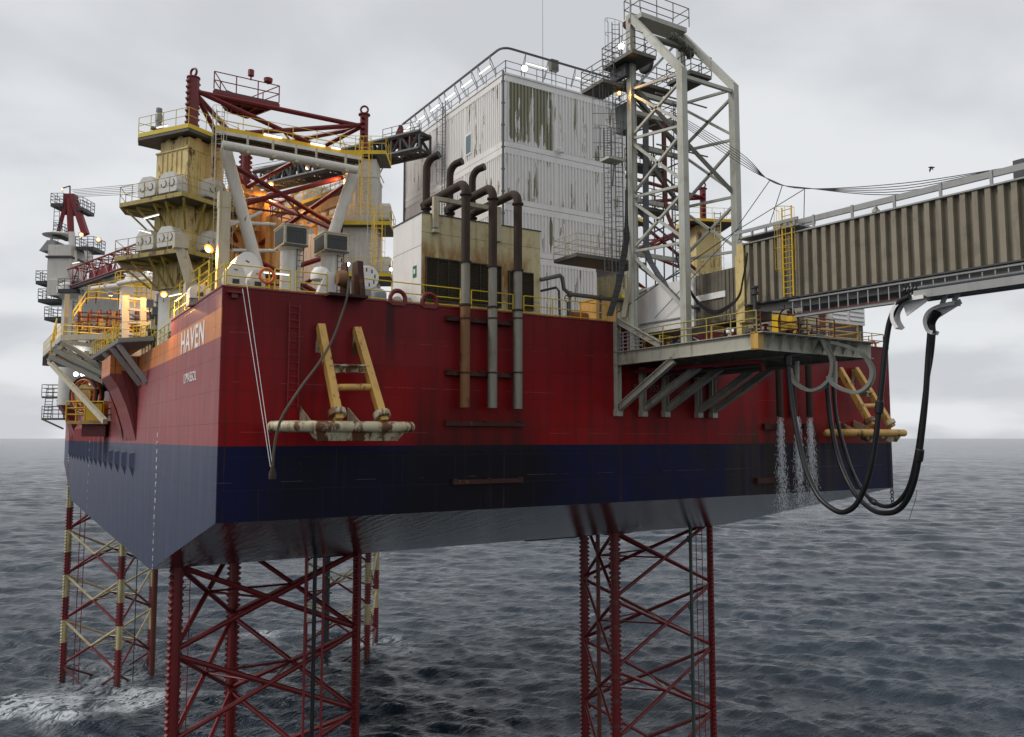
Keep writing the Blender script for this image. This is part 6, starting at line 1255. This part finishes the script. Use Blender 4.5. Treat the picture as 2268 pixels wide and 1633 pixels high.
mb = MB(); mb.beam(c_(142,468), c_(176,472), .5, .9); mb.beam(c_(145,440), c_(168,440), 1.2, 1.0); mb.build('cross_head', 'truss_red', cr_)
mb = MB(); mb.tube(c_(155,432), c_(155,412), .1, 6); mb.tube(c_(155,412), c_(139,417), .09, 6); mb.build('light_arm', 'dark_steel', cr_)
mb = MB(); mb.lathe(c_(131,524), [(1.9,0),(2.0,.1),(1.9,.25)], 16); mb.build('disc', 'clean_white', cr_, True)
for px0, px1, y, dd in ((112,140,450,0),(168,183,459,0),(118,134,515,0),(167,207,546,0),(79,138,622,0),(128,170,640,-2),(84,137,662,0),(98,172,702,0)):
    a = c_(px0,y,dd-1); b_ = c_(px1,y,dd-1); b_.z = a.z; mb = MB(); mb.hexa([v_-V((0,0,.45)) for v_ in (a,b_,b_+FW*3,a+FW*3)]+[a,b_,b_+FW*3,a+FW*3]); pl = mb.build('platform', 'dark_steel', cr_)
    mb = MB(); mb.rail([a,b_,b_+FW*3,a+FW*3], h=1.3, step=.9, mids=(.35,.7), closed=True, r=.04); mb.build('guard_rail', 'grey_rail', pl)
for px, y0, y1 in ((124,455,512),(122,515,545),(197,548,625),(133,620,660)):
    a = c_(px,y1,-1); b_ = c_(px,y0,-1); b_.x, b_.y = a.x, a.y; mb = MB(); mb.ladder(a, b_, RT*.7, .5, .04, .03); mb.build('ladder', 'dark_steel', cr_)
# stay ropes running right from the crane A-frame
t_ = thing('crane_ropes', 'slack crane ropes from the red A-frame towards the yellow tower', 'ropes', c_(165,425))
for k in range(6): mb = MB(); a = c_(158+k*3,421+k*3,0); b_ = onD(640,352+k*7,80); m_ = (a+b_)/2-V((0,0,.5)); mb.path(bez([a,m_,b_],5), .03, 4); mb.build('rope', 'wire', t_)

# small cream davit crane and mast near the corner rail
a = onD(424,632,50); b_ = onD(400,548,50); mb = MB(); mb.beam(a,b_,.55,.55); mb.box(b_.x-.42,b_.x+.42,b_.y-.4,b_.y+.4,b_.z-.1,b_.z+.75); mb.box(a.x-.4,a.x+.4,a.y-.4,a.y+.4,ZT-1,a.z+.1); solo(mb, 'davit_crane', 'cream', 'small cream davit crane leaning left behind the side railing', 'davit')
a = onD(493,548,44); mb = MB(); z1 = zat(462,a.x,a.y); mb.box(a.x-.28,a.x+.28,a.y-.28,a.y+.28,ZT,z1); mb.box(a.x-.3,a.x+.3,a.y-.3,a.y+.3,z1,z1+.9); solo(mb, 'deck_mast', 'cream', 'square cream mast standing right at the hull corner rafts', 'mast')
# platform B on the shell side
zB = 41.75; PB = [onZ(346,771,zB), onZ(262,774,zB), onZ(233,794,zB)]; PB = [V((0,20,zB)), V((-1.9,22.5,zB)), V((-2.3,37.5,zB)), V((0,40,zB))]
pb = thing('side_platform', 'grey side platform with yellow railing on three raking struts', 'platform', (0,28,zB))
platform(pb, [(v_.x,v_.y) for v_ in PB], zB, 'yellow_rail', 'bridge_grey', 'grey_pipe')
for k, y in enumerate((23,26,30)): mb = MB(); mb.beam((-1.85-.1*k,y,zB-.3),(-.02,y-.3,zB-2.9),.30,.36); mb.build('strut', 'bridge_grey', pb)
# platform A: outboard, carrying the pipe rack
zA = 44.0; pa = thing('outboard_platform', 'outboard platform with long brown slanted struts above the yellow hose reel', 'platform', (-3,50,zA))
PAp = [(-.2,40),(-4.3,44),(-5.0,62),(-4.6,74),(-.2,76)]
platform(pa, PAp, zA, 'yellow_rail', 'bridge_grey', 'cream', th=.35, tm=.5)
for y, x0 in ((43.5,-4.2),(47,-4.5),(50.5,-4.6),(54,-4.7)):
    mb = MB(); mb.beam((x0,y,zA-.5),(-.4,y-9,zA-4.0),.26,.34); mb.build('strut', 'rust_pipe_brown' if y > 53 else 'grey_pipe', pa)
mb = MB(); p = onD(109,801,82); q = onD(233,934,66); mb.beam(p,q,.34,.42); mb.build('strut', 'cream', pa)
for a_, b_ in (((145,758),(240,770)),((192,778),(192,808)),((150,778),(190,806)),((240,778),(195,806)),((108,800),(145,760)),((124,776),(243,834)),((112,790),(232,846))):
    mb = MB(); mb.beam(onD(*a_,73), onD(*b_,73 if b_[1]<830 else 66), .34,.36); mb.build('lattice_beam', 'cream' if b_[1] < 820 else 'grey_pipe', pa)
mb = MB(); p = onD(233,780,70); mb.path([onD(243,775,70),onD(233,780,70),onD(231,815,70)], .16, 8); mb.build('bent_pipe', 'dark_steel', pa)
# white gate frame, brown pipe rack
wf_ = thing('lifting_frame', 'tall pinkish-white gate frame standing beside the brown pipe rack', 'lifting frame', onD(297,768,64))
for a_, b_, w in (((278,655),(278,772),.5),((317,660),(317,765),.42),((278,684),(335,690),.2),((278,714),(335,716),.22),((278,740),(335,742),.2),((278,660),(317,664),.2)): mb = MB(); mb.beam(onD(*a_,64), onD(*b_,64), w, w*.8); mb.build('bar', 'raft_white', wf_)
rk = thing('pipe_rack', 'brown scaffold-like pipe rack two tiers high with yellow handrail', 'pipe rack', onD(240,760,78))

for j, dd in enumerate((74, 78, 82)):
    for k in range(8): px = 172+k*21+j*3; a = onD(px,760,dd); b_ = onD(px,690-(j==2)*4,dd); b_.x, b_.y = a.x, a.y; mb = MB(); mb.beam(a,b_,.16); mb.build('upright', 'brown_red', rk)
    for k in range(7): y = 692+k*10; mb = MB(); mb.beam(onD(172+j*3,y,dd), onD(335,y+8-k*1.2,dd), .10+.04*(k%2)); mb.build('ledger', ('brown_red','brown_red','grey_pipe')[k%3], rk)
for k in range(10): a = onD(rng2.uniform(180,320),rng2.uniform(705,755),76); b_ = onD(rng2.uniform(180,320),rng2.uniform(705,755),80); mb = MB(); mb.tube(a,b_,.07,6); mb.build('diagonal', 'brown_red', rk)
for k in range(14): a = onD(rng2.uniform(175,330),rng2.uniform(712,752),77); mb = MB(); mb.box(a.x-.3,a.x+.3,a.y-.3,a.y+.3,a.z-.3,a.z+.35); mb.build('crate', ('grey_pipe','brown_red','fender_yellow','dark_steel')[k%4], rk)
mb = MB(); P = [onD(*q_) for q_ in ((161,716,74),(191,673,76),(212,672,77),(262,676,77),(335,686,77))]; mb.rail(P, h=1.1, step=1.5, mids=(.5,), r=.06); mb.build('handrail', 'yellow_rail', rk)
st_ = thing('mast_ladder', 'thin cream mast with ladder at the left end of the outboard platform', 'mast', onD(146,760,80)); mb = MB(); a = onD(144,762,80); z1 = onD(144,652,80).z; mb.box(a.x-.2,a.x+.2,a.y-.2,a.y+.2,a.z,z1); mb.build('pole', 'cream', st_); mb = MB(); mb.ladder(a+RT*.9, V((a.x,a.y,z1-.6))+RT*.9, RT*.55, .4, .05, .03); mb.build('ladder', 'grey_pipe', st_)
for k, (x0, y0, x1, y1, d0, d1, r, m_, lb) in enumerate(((205,640,270,632,88,84,.28,'white','fat white pipe above the pipe rack'),(262,628,332,616,84,78,.22,'white','white pipe slanting under the boom'),(178,655,178,765,79,79,.16,'cream','left cream riser pipe by the pipe rack'),(252,690,252,765,73,73,.14,'fender_yellow','thin yellow riser in front of the pipe rack'),(205,700,272,706,73,72,.14,'rust_pipe_brown','brown pipe running along the rack front'),(296,700,340,704,70,66,.12,'grey_pipe','grey pipe behind the lifting frame'))):
    mb = MB(); mb.tube(onD(x0,y0,d0), onD(x1,y1,d1), r, 10); q_ = onD((x0+x1)/2,(y0+y1)/2,(d0+d1)/2); mb.lathe(q_, [(r,-.1),(r*1.5,-.1),(r*1.5,.1),(r,.1)], 10, onD(x1,y1,d1)-onD(x0,y0,d0)); solo(mb, 'process_pipe', m_, lb, 'pipe', 'process pipes on the port deck')
for k, (pts_, lb) in enumerate(((((140,762,74),(262,770,72)),'yellow railing along the front of the outboard platform'),(((236,790,69),(262,772,66),(346,768,61)),'yellow railing round the raking-strut side platform'),(((124,742,84),(112,792,80)),'steep yellow stair rail at the left end of the outboard platform'),(((196,668,84),(262,655,88),(335,662,80)),'upper yellow railing behind the pipe rack'),(((376,705,53),(420,668,50),(462,640,48)),'second yellow railing behind the ship name side'))):
    mb = MB(); P = [onD(*q_) for q_ in pts_]; mb.rail(P, h=1.7, step=1.6, mids=(.33,.66), r=.055); solo(mb, 'railing', 'yellow_rail', lb, 'railing', 'railings around the decks')
# storage tank, white houses between the towers and crane
for i, (px0, px1, yt, yb, d_, m_, lb) in enumerate(((265,340,640,760,84,'clean_white','white rounded deckhouse under the boom'),(182,262,640,760,96,'bridge_grey','pale deckhouse between the crane and the pipe rack'),(226,260,610,640,96,'bridge_grey','small grey hut just below the crane boom'))):
    a = onD(px0,yb,d_); b_ = onD(px1,yt,d_); mb = MB(); w_ = V((b_.x-a.x,b_.y-a.y,0)); z0 = ZT if yb > 650 else a.z; q = [V((a.x,a.y,0)), V((a.x,a.y,0))+w_, V((a.x,a.y,0))+w_+FW*4, V((a.x,a.y,0))+FW*4]
    mb.hexa([v_+V((0,0,z0)) for v_ in q]+[v_+V((0,0,b_.z)) for v_ in q]); mb.hexa([v_+V((0,0,b_.z)) for v_ in q]+[v_*1.0+V((0,0,b_.z+.25)) for v_ in q]); solo(mb, 'deckhouse', m_, lb, 'deckhouse')
yg = thing('yellow_gallery', 'yellow railed gallery on a white drum behind the lifting frame', 'gallery', onD(300,640,92)); a = onD(300,636,92)
mb = MB(); mb.lathe((a.x,a.y,a.z-.25), [(1.9,0),(2.1,.02),(2.1,.5),(1.9,.52)], 20); mb.build('ring', 'bright_yellow', yg)
mb = MB(); mb.rail([V((a.x+2.1*math.cos(t),a.y+2.1*math.sin(t),a.z+.25)) for t in [k*math.pi/5 for k in range(10)]], h=1.2, step=1.4, mids=(.5,), closed=True, r=.05); mb.build('guard_rail', 'yellow_rail', yg)
mb = MB(); mb.lathe((a.x,a.y,ZT), [(1.6,0),(1.6,a.z-ZT-.2),(.9,a.z-ZT+1.5),(.2,a.z-ZT+1.7)], 20); mb.build('drum', 'clean_white', yg, True)
# valve manifold beside the lower side rail
clutter('valve_manifold', 'dark upright valve manifold at the step in the side railing', 'valve manifold', V((1.2,17.2,41.05)), .9, 2.6, 14, ('dark_steel','grey_pipe','galvanised','fender_yellow'), 21)
for k, (px, y0, d_, m_) in enumerate(((338,690,61,'dark_steel'),(347,652,58,'grey_pipe'),(356,668,57,'galvanised'),(366,700,55,'dark_steel'))):
    a = onD(px,775,d_); z1 = zat(y0,a.x,a.y); mb = MB(); mb.path([(a.x,a.y,41),(a.x,a.y,z1),(a.x+.5,a.y+.3,z1+.3)], .15, 8)
    for q_ in (.35,.6,.85): mb.lathe((a.x,a.y,41+(z1-41)*q_), [(.15,0),(.26,0),(.26,.14),(.15,.14)], 10)
    solo(mb, 'standpipe', m_, ('farthest','third','second','nearest')[k]+' upright flanged pipe of the row beside the side railing', 'pipe', 'upright pipes by the side rail')
for k in range(16):
    a = onD(rng2.uniform(330,378),rng2.uniform(668,750),rng2.uniform(55,59)) if False else onD(332+3*k,(672,735,700,720,688,745,710,660)[k%8],56+k%3)
    if k == 0: vb = thing('control_cabinets', 'cluster of grey control boxes and pipes below the yellow tower', 'control boxes', a)
    mb = MB(); mb.box(a.x-.22,a.x+.22,a.y-.15,a.y+.15,a.z-.3,a.z+.25); mb.build('control_box', ('galvanised','dark_steel','grey_pipe','white')[k%4], vb)
    mb = MB(); mb.path([(a.x,a.y,a.z-.3),(a.x,a.y,a.z-.9),(a.x+.5,a.y,a.z-1.0),(a.x+.5,a.y,41.0)], .05, 5); mb.build('conduit', 'grey_pipe', vb)
# yellow hose reel hanging outboard
rl = thing('hose_reel', 'big yellow hose reel with orange rim on the side of the hull', 'hose reel', onD(194,930,78)); c = onD(194,876,78)
axr = (-FW*.85-RT*.35).normalized()
for off in (-.25,.45):
    mb = MB(); mb.torus(c+axr*off, 1.72, .13, axr, 36, 8); mb.build('rim', 'rubber', rl); mb = MB(); mb.torus(c+axr*off, 1.45, .13, axr, 36, 8); mb.build('orange_ring', 'orange', rl)
    mb = MB()
    a1 = axr.cross(V((0,0,1))).normalized(); a2 = axr.cross(a1)
    for k in range(10): t = k*math.pi/5; mb.beam(c+axr*off, c+axr*off+(a1*math.cos(t)+a2*math.sin(t))*1.75, .07)
    mb.build('spoke', 'old_yellow_rail', rl)
mb = MB(); mb.lathe(c-axr*.3, [(.2,0),(1.0,.0),(1.0,.1),(.7,.12),(.7,.7),(1.0,.72),(1.0,.82),(.2,.84)], 24, axr); mb.build('hub', 'fender_yellow', rl, True)
mb = MB(); mb.path([c+axr*.9, c+axr*1.2, c+axr*1.2+V((0,0,.55))+RT*.2, c+axr*1.1+V((0,0,.6))+RT*1.9], .11, 8); mb.build('feed_pipe', 'cream', rl)
yp = thing('reel_platform', 'bright yellow box and railed platform under the hose reel', 'platform', onD(186,930,76))
a = onD(146,932,75); b_ = onD(228,932,75); mb = MB(); q = [a,b_,b_+FW*3.4,a+FW*3.4]; mb.hexa([v_-V((0,0,.3)) for v_ in q]+q); mb.build('floor', 'fender_yellow', yp)
mb = MB(); mb.rail(q, h=1.75, step=1.7, mids=(.33,.66), closed=True, r=.06); mb.build('guard_rail', 'bright_yellow', yp)
a = onD(190,930,74.8); b_ = onD(226,894,74.8); mb = MB(); w_ = RT*(b_-a).dot(RT); mb.hexa([V((a.x,a.y,a.z)),V((a.x,a.y,a.z))+w_,V((a.x,a.y,a.z))+w_+FW*1.2,V((a.x,a.y,a.z))+FW*1.2]+[V((a.x,a.y,b_.z)),V((a.x,a.y,b_.z))+w_,V((a.x,a.y,b_.z))+w_+FW*1.2,V((a.x,a.y,b_.z))+FW*1.2]); mb.build('control_box', 'bright_yellow', yp)
a = onD(186,936,76); mb = MB(); mb.hexa([a+RT*x+FW*y+V((0,0,z)) for x,y,z in ((-.2,0,-1.3),(2.0,0,-1.3),(2.0,2,-1.3),(-.2,2,-1.3),(-.2,0,0),(2.0,0,0),(2.0,2,0),(-.2,2,0))]); mb.build('bracket', 'leg_red', yp)
# access stair at the far left shell
sf = thing('side_stair', 'small grey side stair and landing on the far end of the hull', 'stair', onD(118,950,112))
for y in (878, 926): a = onD(92,y,112); b_ = onD(140,y,112); mb = MB(); q = [a,b_,b_+FW*1.5,a+FW*1.5]; mb.hexa([v_-V((0,0,.25)) for v_ in q]+q); mb.build('landing', 'grey_pipe', sf); mb = MB(); mb.rail(q, h=1.6, step=1.2, mids=(.35,.7), closed=True, r=.04); mb.build('guard_rail', 'grey_rail', sf)
a = onD(104,926,112); b_ = onD(112,860,112); mb = MB(); mb.ladder(a,b_,RT*1.0,.4,.05,.04); mb.build('ladder', 'grey_rail', sf); mb = MB(); mb.beam(onD(92,928,112), onD(140,950,112), .2); mb.build('strut', 'grey_pipe', sf)

# ---------------------------------------------------------------- burning lamps, seen ones and three added unseen ones
OR = (1.0, .50, .12); SOD = 'sodium floodlights'
def lamp(px, py, d, label, aim, size=.34, power=300, mat='sodium', col=OR, grp=SOD): return floodlight(label, onD(px,py,d), aim, mat, size, power, col, grp)
lamp(463,551,45,'orange floodlight glaring beside the hull corner mast', (-.6,-.5,-.6), .40, 800)
lamp(600,408,66,'orange floodlight glaring between the crossed red braces', (-.2,-.6,-.8), .32, 500)
lamp(681,372,70,'small orange floodlight below the white top tube', (-.6,.3,-.7), .28, 450)
lamp(765,381,60,'orange floodlight where the white tube meets its diagonal leg', (-.5,.2,-.8), .28, 200)
lamp(363,652,49.5,'orange floodlight below the yellow tower by the side rail', (-.1,-.75,-.65), .30, 650)
lamp(245,652,74,'orange floodlight above the brown pipe rack', (.1,.5,-.85), .34, 750)
lamp(330,600,62,'added unseen orange lamp under the yellow tower lower platform', (-.4,.1,-.9), .2, 500)  # unseen lamp, added for amber glow below the tower
lamp(218,531,103,'right orange lamp on the crane platform', (-.2,-.9,-.1), .38, 250)
lamp(180,520,103,'left orange lamp on the crane platform', (-.2,-.9,-.3), .38, 250)
lamp(138,420,104,'tiny orange lamp on top of the crane A-frame', (-.2,-.9,0), .2, 0)
lamp(545,540,70,'added unseen orange lamp low behind the rear leg chord', (-.2,.2,-.9), .3, 900)  # no visible source here, added to warm the rear tower
lamp(640,500,74,'added unseen orange lamp low behind the left air intake', (-.3,.8,.1), .28, 900)  # unseen, put in to throw amber light on the steelwork
lamp(1371,207,49.5,'orange lamp on the left side of the gantry', (-.4,-.7,-.2), .2, 120)
lamp(866,597,58,'small warm lamp beside the white house wall', (-.3,-.9,0), .17, 60, 'halide', (1,.8,.5))
lamp(1376,103,49,'white floodlight on the upper gantry platform', (-.5,-.8,-.2), .28, 40, 'halide', (1,1,1), 'white floodlights')
lamp(168,829,86,'left of two white lamps below the outboard platform', (-.2,-.9,-.2), .34, 120, 'halide', (1,1,.9), 'white floodlights')
lamp(183,829,86,'right of two white lamps below the outboard platform', (-.2,-.9,-.2), .34, 120, 'halide', (1,1,.9), 'white floodlights')
lamp(770,586,44,'silver floodlight above the rope block', (.4,-.6,-.6), .2, 0, 'halide', (1,1,.9), 'white floodlights')
for i, (x0, y0, x1, y1, d_, lb) in enumerate(((319,483,352,474,51,'lit strip lamp under the upper platform of the yellow tower'),(308,508,334,515,52,'lit strip lamp hanging left of the yellow tower'),(347,254+28,372,276,54,'lit strip lamp on the top platform of the yellow tower'),(374,655,402,649,50,'lit strip lamp beside the side railing'),(322,668,337,672,64,'lit strip lamp right of the lifting frame'),(566,600,640,607,40.5,'lit strip lamp behind the lifebuoy'),(160,583,176,580,103,'lit strip lamp on the crane house'))):
    t_ = thing('strip_light', lb, 'strip light', onD(x0,y0,d_), 'strip lamps on the port side'); strip(t_, onD(x0,y0,d_), onD(x1,y1,d_), None)
